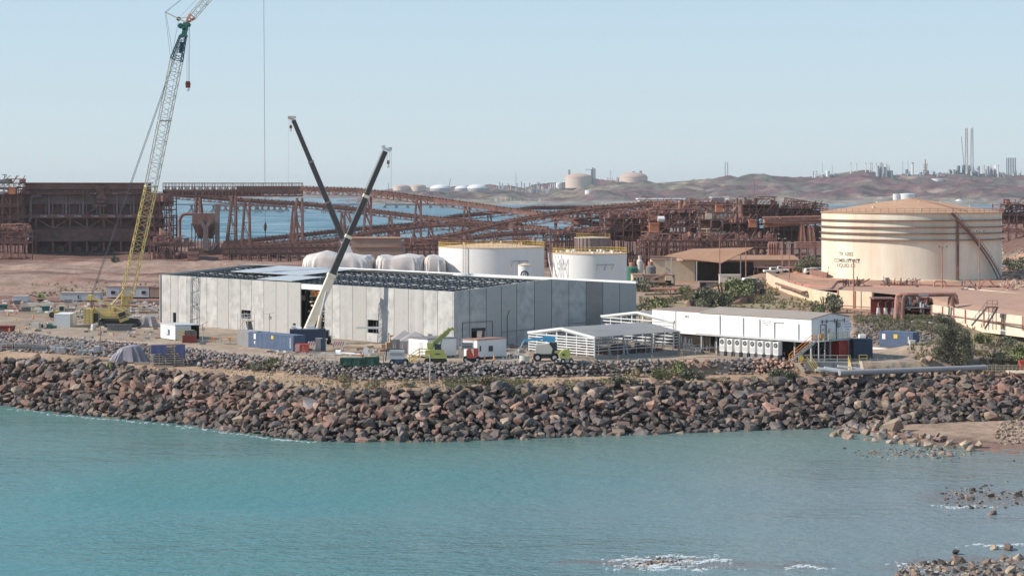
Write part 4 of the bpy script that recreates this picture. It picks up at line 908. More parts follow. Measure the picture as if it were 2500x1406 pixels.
# ---------------------------------------------------------------- red-brown ore plant
D = 796.0
shed_c = P(60, 626, 0); SH = thing('screening_building', 'long dark rust stained ore screening building behind the yellow crane', 'building', (XD(60, D), D, 0), .13)
fx = lambda px: (px-60)/F*D*1.02; fz = lambda py: ZD(py, D)
xe = fx(352); DEP = 24
MB().box(0, 2.0, fz(472), xe, DEP, fz(447.5)).build('wall', MC['dusty_clad'], SH, 'pink brown upper cladding')
mb = MB()
for x in np.arange(0, xe, 6.6): mb.box(x-.1, 1.9, fz(461), x+.1, 2.0, fz(448))
mb.build('cladding_rib', MC['rust'], SH)
MB().box(-.8, 1.2, fz(447.5), xe+.8, DEP+.8, fz(446)).build('roof', MC['tan_wall'], SH)
mb = MB(); rr = random.Random(4)
mb.box(0, .4, fz(474), xe, 2.2, fz(472.6)); mb.box(0, .2, fz(462.5), xe, 1.9, fz(461.8))
for x in np.arange(0, xe, 1.9): mb.bar((x, .3, fz(473)), (x, .3, fz(466)), .1)
mb.bar((0,.3,fz(466.5)), (xe,.3,fz(466.5)), .12); mb.bar((0,.3,fz(469.5)), (xe,.3,fz(469.5)), .1)
for _ in range(90):
    x = rr.uniform(0, xe-1); w = rr.uniform(.3, 1.6); h = rr.uniform(.3, 1.5); mb.box(x, rr.uniform(.5, 1), fz(473), x+w, 1.9, fz(473)+h)
mb.build('upper_gallery', MC['rust'], SH)
mb = MB(); mb.box(0, 3, fz(498), xe, 3.3, fz(473))                         # corrugated panels
for x in np.arange(.3, xe, .62): mb.box(x, 2.85, fz(497), x+.28, 3.0, fz(474))
mb.build('corrugated_panel', MC['dusty_grey'], SH)
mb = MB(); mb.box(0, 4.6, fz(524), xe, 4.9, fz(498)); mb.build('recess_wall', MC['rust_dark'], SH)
for i, x in enumerate(np.arange(fx(116), xe, 6.7)):
    mb = MB(); mb.box(x-.45, 2.3, fz(524), x+.45, 3.2, fz(473)); mb.build('column', MC['dusty_grey'], SH)
mb = MB(); mb.box(2, 2.6, fz(498.6), xe, 3.0, fz(496.8))
for x in np.arange(fx(116), xe, 6.7):
    for d in (-1.3, 1.3): mb.box(x+d-.25, 3.0, fz(523), x+d+.25, 3.3, fz(498.5))
mb.build('frame_rail', MC['dusty_grey'], SH)
MB().box(0, 1.0, fz(533), xe, 6, fz(523.5)).build('edge_beam', MC['dusty_clad'], SH)
mb = MB(); 
for x in np.arange(fx(100), xe, 6.7): mb.box(x+.4, .9, fz(530), x+2.0, 1.0, fz(527)); mb.box(x-.6, .9, fz(529.5), x, 1.0, fz(526.5))
mb.build('louvre', MC['galv'], SH)
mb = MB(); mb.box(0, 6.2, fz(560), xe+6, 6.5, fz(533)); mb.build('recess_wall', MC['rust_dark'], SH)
mb = MB()
for i, x in enumerate(np.arange(fx(85), xe, 6.7)):
    mb.box(x-.3, 2.0, fz(558), x+.3, 2.7, fz(533))
    if i % 2: mb.bar((x+.3, 2.4, fz(557)), (x+6.4, 2.4, fz(534)), .4)
    else: mb.bar((x+.3, 2.4, fz(534)), (x+6.4, 2.4, fz(557)), .4)
for z in (557, 554.5): mb.bar((fx(80), 1.6, fz(z)), (xe, 1.6, fz(z)), .12)
mb.build('truss_frame', MC['dusty_clad'], SH)
mb = MB(); mb.box(fx(68), 1.6, fz(590), xe+4, 8, fz(559)); 
for x in np.arange(fx(125), xe, 6.7): mb.box(x-.12, 1.5, fz(589), x+.12, 1.6, fz(560))
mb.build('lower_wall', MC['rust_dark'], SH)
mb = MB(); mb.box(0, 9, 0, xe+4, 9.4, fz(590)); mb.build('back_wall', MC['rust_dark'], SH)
mb = MB()
for i, x in enumerate(np.arange(fx(85), xe+2, 6.7)):
    mb = MB(); mb.box(x-.3, 1.8, 0, x+.3, 2.4, fz(590)); mb.bar((x, 2.1, fz(590)-.3), (x, 7.3, fz(590)-.3), .3); mb.box(x-.3, 7, 0, x+.3, 7.6, fz(590))
    if i % 2: mb.bar((x, 2.1, .3), (x+6.7, 2.1, fz(592)), .3)
    mb.build('base_column', MC['dusty_clad'], SH)
for x in np.arange(fx(92), xe-2, 6.7): MB().box(x, 8.7, 0, x+2.6, 8.95, 3.4).build('roller_door', MC['dusty_grey'], SH)
mb = MB(); mb.path([(fx(71), 1.0, fz(540)), (fx(73), 1.0, fz(530)), (fx(73), 1.0, fz(484)), (fx(78), 1.0, fz(479)), (fx(98), 1.0, fz(479))], .62, 10); mb.build('duct', MC['dusty_grey'], SH)
mb = MB()
for k in range(5): mb.box(fx(225)+rr.uniform(-2,2), .2+k*.1, fz(505)+k*1.5, fx(235)+rr.uniform(0,3), 1.5, fz(500)+k*1.9)
mb.bar((fx(205),.6,fz(470)), (fx(226),.6,fz(500)), 1.0, .25); mb.bar((fx(238),.6,fz(500)), (fx(205),.6,fz(522)), 1.0, .25); mb.build('external_stair', MC['dusty_clad'], SH)
# end tower of the shed and its bracing
def frame_tower(name, label, cat, px0, px1, yt, yb, D, dep, nx, lv, m='rust', seed=1, clutter=30, clad=(), diag=True, rails=True, zb=None, rz=0., cm='rust_light', deckm=None, group=None, w=.38):
    r = random.Random(seed); z0 = 0 if zb is None else zb; H = ZD(yt, D)-z0; Wd = (px1-px0)/F*D
    t = thing(name, label, cat, (XD(px0, D), D, z0), rz, group); mb = MB()
    X = [Wd*i/nx for i in range(nx+1)]; Y = (0, dep)
    for x in X:
        for y in Y: mb.box(x-w/2, y-w/2, 0, x+w/2, y+w/2, H)
    Z = [H*k/lv for k in range(1, lv+1)] if isinstance(lv, int) else [ZD(q_, D)-z0 for q_ in lv]
    for z in Z:
        for y in Y: mb.box(-w/2, y-.16, z-.35, Wd+w/2, y+.16, z)
        for x in X: mb.box(x-.14, 0, z-.35, x+.14, dep, z)
    if diag:
        zz = [0]+Z
        for i in range(nx):
            for k in range(len(zz)-1):
                if r.random() < .5:
                    a, b = (X[i], X[i+1]) if r.random() < .5 else (X[i+1], X[i])
                    mb.bar((a, -.05, zz[k]), (b, -.05, zz[k+1]), .22)
    mb.build('frame', MC[m], t)
    for z in Z:
        MB().box(-.3, -.3, z+.01, Wd+.3, dep+.3, z+.09).build('deck', MC[deckm or m], t)
    if rails:
        mb = MB()
        for z in Z: mb.rail([(-.2,-.3,z), (Wd+.2,-.3,z)], 1.1, .08, 1.7)
        mb.build('handrail', MC[cm], t)
    for (a, b, k0, k1, mm) in clad: MB().box(a*Wd, dep*.25, ZD(k1, D)-z0, b*Wd, dep*.8, ZD(k0, D)-z0).build('cladding_box', MC[mm], t)
    if clutter:
        A_ = {}
        for _ in range(clutter):
            z = r.choice([0]+Z[:-1]) if len(Z) > 1 else 0; x = r.uniform(0, Wd-.5); y = r.uniform(.3, dep*.7); k = r.random(); mm = r.choice([m, m, cm])
            mb = A_.setdefault(mm, MB())
            if k < .35: mb.box(x, y, z, min(x+r.uniform(.5, 2.6), Wd), y+r.uniform(.5,2), z+r.uniform(.4, 2.4))
            elif k < .6: mb.tube((x, y, z), (x, y, z+r.uniform(1, 3)), r.uniform(.15,.7), n=8)
            elif k < .8: x2 = min(Wd, x+r.uniform(2, 8)); zz_ = z+r.uniform(.5, 2.8); mb.tube((x, y, zz_), (x2, y, zz_), r.uniform(.1,.3), n=6)
            else: mb.bar((x, -.2, z), (min(x+r.uniform(1.5,4), Wd), -.2, z+3), .7, .14)
        for mm, mb in A_.items(): mb.build('plant_item', MC[mm], t)['kind'] = 'stuff'
    return t
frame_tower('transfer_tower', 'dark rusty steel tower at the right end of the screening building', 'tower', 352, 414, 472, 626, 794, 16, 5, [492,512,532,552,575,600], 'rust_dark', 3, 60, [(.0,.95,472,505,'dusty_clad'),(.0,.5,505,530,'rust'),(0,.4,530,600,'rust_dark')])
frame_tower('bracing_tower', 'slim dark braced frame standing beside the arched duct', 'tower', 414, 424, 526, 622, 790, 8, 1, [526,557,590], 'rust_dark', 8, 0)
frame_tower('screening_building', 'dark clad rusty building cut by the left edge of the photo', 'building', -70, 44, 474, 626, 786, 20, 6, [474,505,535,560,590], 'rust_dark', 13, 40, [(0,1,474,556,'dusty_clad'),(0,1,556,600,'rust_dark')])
frame_tower('bracing_tower', 'narrow braced frame with harbour showing through between the two screening buildings', 'tower', 45, 60, 474, 626, 800, 10, 1, [480,505,530,556], 'teal_steel', 14, 0)
frame_tower('platform', 'sunlit rusty pipe platform at the left edge of the photo', 'platform', -40, 66, 566, 626, 700, 8, 6, [566,577,592], 'rust_light', 15, 130, cm='rust_light', w=.3)
frame_tower('platform', 'rooftop rusty deck with orange cabin at the far left', 'platform', -40, 62, 447, 474, 788, 6, 8, [447,458], 'rust', 16, 40, zb=ZD(474, 788), w=.22)
solo(MB().box(0,0,0,2.6,2.4,2.6).box(-.1,-.1,2.6,2.7,2.5,2.75), 'cabin', MC['rust_orange'], 'small orange cabin on the rooftop deck at the far left', 'cabin', (XD(21,785), 785, ZD(474,785)))
t = thing('light_mast', 'slim mast with crossbar above the left screening building', 'mast', (XD(11,786), 786, ZD(474,786))); mb = MB(); mb.bar((0,0,0),(0,0,7.7),.22); mb.build('pole', MC['mid_grey'], t); MB().bar((-.9,0,7.6),(.9,0,7.6),.3).build('crossbar', MC['mid_grey'], t)
mb = MB(); mb.box(-5,0,0,2,4,.8); mb.box(-4,0,.8,1,4,1.3); solo(mb, 'roof_hood', MC['mid_grey'], 'dark flat hood on the rooftop at the far left edge', 'hood', (XD(12,787), 787, ZD(448,787)+.2))
# silo with Y chute and arched duct
D = 770.0; t = thing('ore_silo', 'grey ore silo with arched duct and pale Y shaped chute', 'silo', (XD(468, D), D, 0))
X_ = lambda px: (px-468)/F*D; Z_ = lambda py: ZD(py, D)
mb = MB()
def fr(mb, x0, x1, y0, y1, zt, xa, xb, ya, yb, zb): mb.add([(xa,ya,zb),(xb,ya,zb),(xb,yb,zb),(xa,yb,zb),(x0,y0,zt),(x1,y0,zt),(x1,y1,zt),(x0,y1,zt)], [(0,3,2,1),(4,5,6,7),(0,1,5,4),(1,2,6,5),(2,3,7,6),(3,0,4,7)])
mb.box(X_(469), 0, Z_(548), X_(526), 9, Z_(521)); fr(mb, X_(469), X_(497), 0, 9, Z_(548), X_(482), X_(489), 3, 6, Z_(583)); fr(mb, X_(498), X_(526), 0, 9, Z_(548), X_(508), X_(515), 3, 6, Z_(583)); mb.build('hopper', MC['dusty_clad'], t)
mb = MB(); cx_ = X_(503)
for a, b in (((489,535),(503,560)), ((517,535),(503,560))): mb.bar((X_(a[0]), -.9, Z_(a[1])), (X_(b[0]), -.9, Z_(b[1])), 1.4, 1.4)
mb.box(X_(497), -1.7, Z_(585), X_(510), -.2, Z_(553)); mb.box(X_(496), -1.7, Z_(612), X_(511), -.2, Z_(585)); mb.bar((X_(514), -.8, Z_(612)), (X_(530), -.8, Z_(592)), 1.4, 1.4); mb.build('y_chute', MC['dusty_grey'], t)
MB().box(X_(526), -.6, 0, X_(535.5), 1.0, Z_(498)).build('chimney', MC['dusty_grey'], t)
MB().path([(X_(435.5), 3, Z_(600)), (X_(435.5), 3, Z_(540)), (X_(438), 3, Z_(531)), (X_(443), 3, Z_(525)), (X_(450), 3, Z_(523)), (X_(472), 3, Z_(523))], .62, 10).build('arched_duct', MC['dusty_clad'], t)
mb = MB(); 
for x in (468, 483, 498, 513, 526):
    for y in (.2, 8.6): mb.bar((X_(x), y, 0), (X_(x), y, Z_(545)), .35)
mb.bar((X_(469),0,Z_(600)), (X_(483),0,Z_(570)), .25); mb.bar((X_(513),0,Z_(580)), (X_(526),0,Z_(555)), .25); mb.rail([(X_(469),0,Z_(521)),(X_(526),0,Z_(521))], 1.1, .09); mb.build('support_frame', MC['rust_dark'], t)
MB().box(X_(462), -1, 0, X_(540), 8, Z_(606)).build('base_block', MC['rust_dark'], t)
frame_tower('platform', 'rusty raised platform with railings in front of the arched duct', 'platform', 368, 468, 594, 634, 752, 8, 6, [594,600], 'rust', 21, 70, w=.35)
frame_tower('platform', 'small sunlit upper platform above the rusty railed deck', 'platform', 384, 418, 574, 594, 756, 5, 2, [574,584], 'rust_light', 22, 12, zb=ZD(594,756), w=.25)
solo(MB().box(0,0,0,4.2,2.5,2.2).prismx([(-.2,2.2),(2.7,2.2),(2.7,2.5),(-.2,3.3)], -.1, 4.3), 'kiosk', MC['rust_light'], 'small pink skillion kiosk at the foot of the silo', 'kiosk', (XD(457,748), 748, 0))
# conveyors
def conveyor(label, pts, h, wd=3.2, m='rust', teeth=1.5, group='inclined ore conveyors', gallery=None, name='conveyor'):
    W3 = [Q(*p) for p in pts]; t = thing(name, label, 'conveyor', (W3[0].x, W3[0].y, 0), 0, group); mb = MB(); mi = MB()
    for a, b in zip(W3[:-1], W3[1:]):
        L = (b-a).length; n_ = max(2, int(L/(h*1.15))); s = Vector((0,1,0)); dn = Vector((0,0,-h))
        for off in (0, wd):
            o = s*off; mb.bar(a+o, b+o, .3, .35); mb.bar(a+o+dn, b+o+dn, .3, .3)
            for i in range(n_):
                p0 = a+(b-a)*i/n_+o; p1 = a+(b-a)*(i+1)/n_+o; mb.bar(p0, p0+dn, .2); mb.bar(p0+dn if i % 2 else p0, p1 if i % 2 else p1+dn, .18)
        mb.bar(a+s*wd/2+dn*.28, b+s*wd/2+dn*.28, wd*.92, h*.42)
        k = int(L/teeth)
        for i in range(k):
            p = a+(b-a)*(i+.5)/k
            for off in (0, wd): mi.bar(p+s*off, p+s*off+Vector((0,0,1.05)), .2)
            if i % 2: mi.bar(p+Vector((0,0,.75)), p+s*wd+Vector((0,0,.75)), .35, .5)
        for off in (-.15,): mi.bar(a+s*off+Vector((0,0,1.05)), b+s*off+Vector((0,0,1.05)), .12); mi.bar(a+Vector((0,.4,.45)), b+Vector((0,.4,.45)), .2, .55)
    mb.build('truss', MC[m], t, world=True); mi.build('idler_frame', MC['rust_light' if m == 'rust_light' else 'rust'], t, world=True)
    return t
def trestle(t, x0t, x0b, x1t, x1b, yt, yb, D, braces=3, w=.75, wd=3.5, m='rust_light'):
    mb = MB(); zt = ZD(yt, D); zb = ZD(yb, D)
    for dy in (0, wd):
        a0, a1 = Vector((XD(x0t,D), D+dy*.6, zt)), Vector((XD(x0b,D), D+dy*1.6-wd*.3, zb)); b0, b1 = Vector((XD(x1t,D), D+dy*.6, zt)), Vector((XD(x1b,D), D+dy*1.6-wd*.3, zb))
        mb.bar(a0, a1, w); mb.bar(b0, b1, w)
        for k in range(braces):
            t0 = k/braces; t1 = (k+1)/braces
            if k: mb.bar(a0+(a1-a0)*t0, b0+(b1-b0)*t0, w*.55)
            mb.bar(a0+(a1-a0)*t0, b0+(b1-b0)*t1, w*.42)
    mb.build('trestle', MC[m], t, world=True)
c1 = conveyor('topmost long conveyor sloping down to the right across the harbour view', [(735,460,820),(870,464,812),(960,474,806),(1060,487,800),(1150,499,792),(1250,513,784),(1330,523,776),(1430,541,768),(1560,566,758)], 2.4, 4)
for a in ((725,710,737,738,484,618,820),(894,885,905,905,480,592,812),(1017,1006,1027,1027,485,609,803),(1135,1127,1146,1146,500,592,794),(1354,1361,1360,1353,530,605,776)): trestle(c1, *a)
c2 = conveyor('second conveyor sloping down to the right below the topmost one', [(420,474,850),(600,489,846),(760,499,842),(900,514,838),(1030,530,832),(1120,538,826),(1240,549,820),(1340,558,812)], 2.0, 3.5)
for a in ((597,589,608,609,492,595,846),(715,707,722,726,500,592,842),(833,830,840,842,516,580,838),(841,836,850,868,517,590,836),(950,946,955,962,528,585,834),(968,965,972,975,552,585,834)): trestle(c2, *a, 2, .55)
c3 = conveyor('conveyor rising to the right from the silo with the harbour behind', [(545,593,872),(600,588,872),(805,566,874),(881,558,876),(1010,548,880),(1112,528,884),(1240,515,890),(1302,507,892),(1456,506,900),(1600,500,905)], 2.0, 3.5)
for a in ((1048,1044,1053,1058,550,585,884),(1100,1096,1104,1107,535,565,886),(1192,1190,1198,1201,518,560,890),(1285,1283,1295,1300,510,560,893)): trestle(c3, *a, 2, .5)
c4 = conveyor('low conveyor rising gently behind the tan plant building', [(540,601,792),(600,599,792),(805,587,790),(907,567,788),(1035,551,786),(1112,547,784),(1240,556,780)], 2.2, 3.5)
for a in ((952,948,956,962,566,600,788),(967,966,972,974,560,590,788)): trestle(c4, *a, 2, .45)
c5 = conveyor('longest rising conveyor climbing right towards the screening plant', [(960,598,742),(1112,571,738),(1240,540,734),(1328,526,730),(1456,508,726),(1584,498,722),(1712,498,718),(1790,500,716)], 2.8, 4.2)
for a in ((1255,1252,1262,1262,540,600,734),(1466,1464,1472,1476,512,620,726),(1265,1262,1270,1290,540,606,734)): trestle(c5, *a, 3, .6, m='rust')
c6 = conveyor('lower conveyor crossing behind the white tanks', [(900,612,704),(1060,590,704),(1240,570,702),(1405,562,700),(1520,560,700)], 2.2, 3.5)
for px in (1090,1150,1210,1270,1330,1390,1450): trestle(c6, px-3, px-7, px+3, px+6, 582 if px < 1200 else 572, 622, 702, 2, .4, m='rust')
c7 = conveyor('ground level conveyor bank running along the base of the trestles', [(540,606,764),(700,604,764),(860,602,762),(1000,604,760)], 2.4, 6, 'rust_dark', 1.2)
c8 = conveyor('nearest low conveyor bank in dark red steel behind the tarped stacks', [(545,618,735),(700,616,735),(900,614,733)], 2.2, 5, 'rust_dark', 1.3)
for px in range(560, 900, 24): trestle(c8, px-2, px-3, px+2, px+3, 622, 640, 734, 1, .3, m='rust_dark')
# horizontal box gallery with posts
g1 = thing('conveyor_gallery', 'level box truss conveyor gallery running out from the screening building', 'gallery', (XD(400,822), 822, 0))
mb = MB(); x0, x1 = XD(398,822), XD(736,822); zt, zm, zb = ZD(447.5,822), ZD(456,822), ZD(478,822)
for y in (822, 827):
    for z, w in ((zt,.35), (zm,.3), (ZD(467,822),.3), (zb,.4)): mb.bar((x0,y,z), (x1,y,z), w)
    n_ = 42
    for i in range(n_+1):
        x = x0+(x1-x0)*i/n_; mb.bar((x,y,zt), (x,y,zb), .28 if i % 3 == 0 else .2)
        if i < n_: xn = x0+(x1-x0)*(i+1)/n_; mb.bar((x,y,zm if i % 2 else zb), (xn,y,zb if i % 2 else zm), .22)
for i in range(0, 43): x = x0+(x1-x0)*i/42; mb.bar((x,822,zt), (x,827,zt), .25)
mb.build('truss', MC['rust'], g1, world=True)
MB().box(x0+30, 824, ZD(474,822), x1, 824.4, zm+.3).build('side_panel', MC['dusty_grey'], g1, world=True)
MB().box(x0, 822.5, zb-.4, x1, 826.5, zb).build('floor_deck', MC['rust_dark'], g1, world=True)
MB().box(x0, 823, ZD(479,822), x0+40, 826, ZD(463,822)).build('transfer_chute', MC['rust_dark'], g1, world=True)
for a in ((566,550,575,574,478,618,822),(478,476,487,490,482,520,822)): trestle(g1, *a)
for i in range(30):
    pass
# dense plant on the right
frame_tower('plant_structure', 'open rusty steel frame with stairs and railed decks left of the dark clad box', 'steel structure', 1585, 1708, 510, 602, 690, 14, 5, [511,537,553,569,590], 'rust_light', 31, 110, [(.05,.3,538,560,'rust_dark'),(.2,.9,571,590,'rust_dark')], cm='rust_light', w=.5)
frame_tower('plant_structure', 'tangled dark red frame where the conveyors meet above the white tanks', 'steel structure', 1478, 1588, 532, 610, 700, 14, 5, [533,548,562,585], 'rust', 32, 120, [(.45,1,550,590,'rust_dark'),(.0,.4,560,585,'rust_dark')], w=.45)
frame_tower('plant_structure', 'low dense thicket of rusty posts and pipes behind the grey tank', 'steel structure', 1335, 1490, 572, 616, 690, 12, 16, [573,590], 'rust', 33, 140, w=.4)
frame_tower('plant_structure', 'dark clad screening box on rusty legs in the middle of the plant', 'steel structure', 1708, 1764, 534, 618, 686, 14, 2, [536,574,590], 'rust', 34, 50, [(.1,.98,540,574,'rust_dark'),(.1,.98,578,612,'rust_dark')], w=.6, cm='cream')
frame_tower('plant_structure', 'braced frame with large diagonal legs right of the dark clad box', 'steel structure', 1764, 1845, 542, 612, 688, 14, 4, [544,574,584], 'rust', 35, 90, [(.0,1,548,582,'rust_dark')], w=.4)
frame_tower('plant_structure', 'high dark screening tower with red handrails below the hills', 'steel structure', 1812, 1900, 500, 612, 700, 16, 5, [500,518,532,548,575,595], 'rust_dark', 36, 110, [(0,1,502,530,'rust_dark'),(.1,.9,560,610,'rust_dark')], w=.45, cm='rust')
frame_tower('plant_structure', 'sloping topped dark tower beside the cream tank', 'steel structure', 1895, 2008, 508, 600, 712, 16, 6, [509,522,540,560], 'rust_dark', 37, 120, [(0,1,514,532,'rust_dark'),(0,1,552,590,'rust_dark')], w=.45, cm='rust')
frame_tower('plant_structure', 'long low rusty process deck behind the steel frames', 'steel structure', 1400, 1720, 520, 560, 760, 14, 14, [521,534,548], 'rust_light', 38, 190, w=.35, zb=0)
frame_tower('plant_structure', 'far line of rusty racks below the pale sheds', 'steel structure', 1560, 1812, 497, 520, 800, 10, 14, [498,508], 'rust', 39, 100, w=.3, zb=0)
frame_tower('plant_structure', 'far rusty decks between the stair frame and the dark tower', 'steel structure', 1700, 1830, 514, 545, 740, 12, 7, [520,532], 'rust_light', 40, 110, w=.35, cm='cream')
frame_tower('plant_structure', 'low thicket of pipe racks behind the cream office sheds', 'steel structure', 1560, 1890, 585, 622, 660, 8, 22, [587,603], 'rust', 41, 170, w=.3)
frame_tower('plant_structure', 'rusty rack along the base between the trestles and the tanks', 'steel structure', 960, 1340, 596, 626, 680, 8, 26, [598,610], 'rust', 42, 130, w=.3)
frame_tower('plant_structure', 'dark red screening tower to the right behind the cream tank', 'steel structure', 2444, 2560, 498, 560, 800, 14, 6, [500,512,525,545], 'rust', 43, 90, [(0,1,518,545,'rust_dark')], zb=4, w=.4)
for px, py, s_, lab in ((1586,545,3.2,'orange drive house left of the white drum'),(1829,537,2.6,'orange drive house below the dark tower'),(1748,500,2.4,'red and cream motor box on top of the plant')):
    solo(MB().box(0,0,0,s_,s_,s_*.9).box(-.15,-.15,s_*.9,s_+.15,s_+.15,s_), 'drive_house', MC['rust_orange'], lab, 'drive house', (XD(px,684), 684, ZD(py,684)-s_))
solo(MB().tube((0,0,0),(2.2,0,0),1.0,n=14).tube((2.2,0,0),(2.5,0,0),.6,n=10), 'drum', MC['white'], 'white drum on the rusty frame beside the orange drive house', 'drum', (XD(1606,684), 684, ZD(535,684)))
# beige covered gallery on A legs
t = thing('conveyor_gallery', 'pale pink belt gallery on A shaped legs left of the cream tank', 'gallery', (XD(1862,640), 640, 0)); mb = MB()
x0, x1 = XD(1866,640), XD(2012,640)
mb.add([(x0,640,ZD(542,640)),(x1,640,ZD(539,640)),(x1,640,ZD(533,640)),(x0,640,ZD(536,640)),(x0,644,ZD(542,640)),(x1,644,ZD(539,640)),(x1,644,ZD(533,640)),(x0,644,ZD(536,640))], [(0,1,2,3),(7,6,5,4),(3,2,6,7),(0,4,5,1),(0,3,7,4),(1,5,6,2)])
mb.build('side_skirt', MC['rust_light'], t, world=True); mb = MB()
for i in range(34): x = x0+(x1-x0)*i/33; z = ZD(536-3*i/33,640); mb.box(x-.12,639.8,z,x+.12,640,z+1.0); mb.tube((x,640,z+.6),(x,644,z+.6),.2,n=6)
mb.bar((x0,639.9,ZD(529,640)),(x1,639.9,ZD(526,640)),.14); mb.build('idler_frame', MC['rust_light'], t, world=True)
MB().box(x0,639.5,ZD(545.5,640),x1,644.5,ZD(542,640)).build('girder', MC['rust'], t, world=True)
for a in ((1957,1953,1961,1966,545,604,640),(1976,1978,1984,1990,552,600,660)): trestle(t, *a, 1, .45)
solow(MB().bar((x0,643,ZD(552,640)), (XD(2004,640),643,ZD(543,640)), 1.2, 1.0), 'chute_cover', MC['rust_light'], 'short sloping pink cover under the belt gallery', 'cover')
t = thing('pipe_rack', 'pink horizontal pipe rack meeting the left side of the cream tank', 'pipe rack', (XD(1940,610), 610, 0)); mb = MB()
for y_ in (592,596,600,604): mb.tube((XD(1942,610),610,ZD(y_,610)), (XD(2014,610),610,ZD(y_,610)), .22, n=6)
mb.build('pipe', MC['rust_light'], t, world=True); mb = MB()
for px in (1955,1972,1989,2006): mb.box(XD(px,610)-.2,609.8,0,XD(px,610)+.2,610.2,ZD(590,610))
mb.build('post', MC['rust_light'], t, world=True)
t = thing('pipe_loops', 'four upright pink expansion pipe loops beside the dark pit', 'pipes', (XD(1885,600), 600, 0))
for i in range(4):
    x = XD(1877+i*6,600); MB().path([(x,600,0),(x,600,ZD(606,600)),(x,600,ZD(597,600)),(x+.5,601.2,ZD(593,600)),(x+1.1,603,ZD(594,600)),(x+1.1,603,0)], .36, 8).build('pipe', MC['rust_light'], t, world=True)
# lattice jib boom on the far stockpile machine right of the plant
t = thing('lattice_bridge', 'rusty truss bridge sloping down to the right above the dark tower', 'bridge', (XD(1915,760), 760, 0))
mb = MB(); mb.lattice(Q(1915,490,760), Q(2020,507,760), 2.2, 2.2, 14, .3, .2, Vector((0,1,0))); mb.build('truss', MC['rust'], t, world=True)
# sloping bank road bridge to the right of the tank
conveyor('short pale conveyor running to the right of the cream tank', [(2440,560,690),(2520,566,690)], 1.2, 3, 'rust_light', group=None)
# light poles
def pole(px, pyb, pyt, D, label, heads=2, m='rust_light', w=.16, grp=None):
    zb = gzs(XD(px,D), D); t = thing('light_pole', label, 'light pole', (XD(px,D), D, zb), 0, grp); h = ZD(pyt,D)-zb
    MB().tube((0,0,0), (0,0,h), w, w*.6, 8).build('pole', MC[m], t); mb = MB(); mb.bar((-.9,0,h), (.9,0,h), .1)
    for i in range(heads): x = -.9+1.8*i/max(heads-1,1); mb.cbox((x,-.1,h+.1), (.5,.5,.3), .4)
    mb.build('lamp_head', MC['mid_grey'], t)
for a in ((1316,640,559,560,'lamp pole rising behind the gap between the white tanks'),(1478,640,560,575,'lamp pole behind the grey tank railings'),(1757,640,572,560,'lamp pole in front of the long cream shed'),(1821,640,586,560,'lamp pole with bright lamp right of the long cream shed'),
          (1895,640,572,600,'lamp pole left of the pipe loops'),(1910,640,583,560,'lamp pole right of the pipe loops'),(1927,640,594,540,'lamp pole by the parked vehicles'),(2084,750,635,400,'tall lamp pole in front of the lettering on the cream tank'),(2300,700,603,470,'lamp pole against the shaded side of the cream tank'),(2391,700,565,500,'lamp pole beside the spiral stair'),
          (1343,640,572,590,'thin pole left of the grey tank')): pole(*a)
# ---------------------------------------------------------------- buildings in the middle distance
def gable(name, label, px, py, L, Wd, H, R, rz, mw, mr, z=0, doors=(), wins=(), over=.4, group=None, cat='building', ridge_along=True, at=None):
    p = at if at is not None else P(px, py, z); t = thing(name, label, cat, p, rz, group)
    MB().box(0, 0, 0, L, .15, H).build('wall', MC[mw], t); MB().box(0, Wd-.15, 0, L, Wd, H).build('wall', MC[mw], t)
    for x in (0, L-.15): MB().prismx([(.15,0),(Wd-.15,0),(Wd-.15,H),(Wd/2,H+R),(.15,H)], x, x+.15).build('wall', MC[mw], t)
    o = over; mb = MB()
    for a, b, za, zb in ((-o, Wd/2, H-R*o/(Wd/2), H+R), (Wd/2, Wd+o, H+R, H-R*o/(Wd/2))):
        mb.add([(-o,a,za+.02),(L+o,a,za+.02),(L+o,b,zb+.02),(-o,b,zb+.02),(-o,a,za+.16),(L+o,a,za+.16),(L+o,b,zb+.16),(-o,b,zb+.16)], [(0,3,2,1),(4,5,6,7),(0,1,5,4),(1,2,6,5),(2,3,7,6),(3,0,4,7)])
    mb.build('roof', MC[mr], t)
    for f, x0, x1, z0, z1, m in doors: box_on(t, f, x0, x1, z0, z1, m, 'door', L, Wd)
    for f, x0, x1, z0, z1, m in wins: box_on(t, f, x0, x1, z0, z1, m, 'window', L, Wd)
    return t
def box_on(t, f, a, b, z0, z1, m, nm, L, Wd):
    mb = MB(); k = .04
    if f == 'f': mb.box(a, -k, z0, b, .02, z1)
    elif f == 'r': mb.box(L-.02, a, z0, L+k, b, z1)
    elif f == 'l': mb.box(-k, a, z0, .02, b, z1)
    mb.build(nm, MC[m], t)
def boxb(name, label, p, L, Wd, H, rz, mw, mr, slope=0.0, doors=(), wins=(), cat='building', group=None, over=.15, lift=.0):
    t = thing(name, label, cat, p, rz, group); zf = H+slope
    mb = MB(); mb.prismx([(0,lift),(Wd,lift),(Wd,H),(0,zf)], 0, L); mb.build('body', MC[mw], t)
    o = over; MB().add([(-o,-o,zf+.01),(L+o,-o,zf+.01),(L+o,Wd+o,H+.01),(-o,Wd+o,H+.01),(-o,-o,zf+.15),(L+o,-o,zf+.15),(L+o,Wd+o,H+.15),(-o,Wd+o,H+.15)], [(0,3,2,1),(4,5,6,7),(0,1,5,4),(1,2,6,5),(2,3,7,6),(3,0,4,7)]).build('roof', MC[mr], t)
    for f, x0, x1, z0, z1, m in doors: box_on(t, f, x0, x1, z0, z1, m, 'door', L, Wd)
    for f, x0, x1, z0, z1, m in wins: box_on(t, f, x0, x1, z0, z1, m, 'window', L, Wd)
    return t
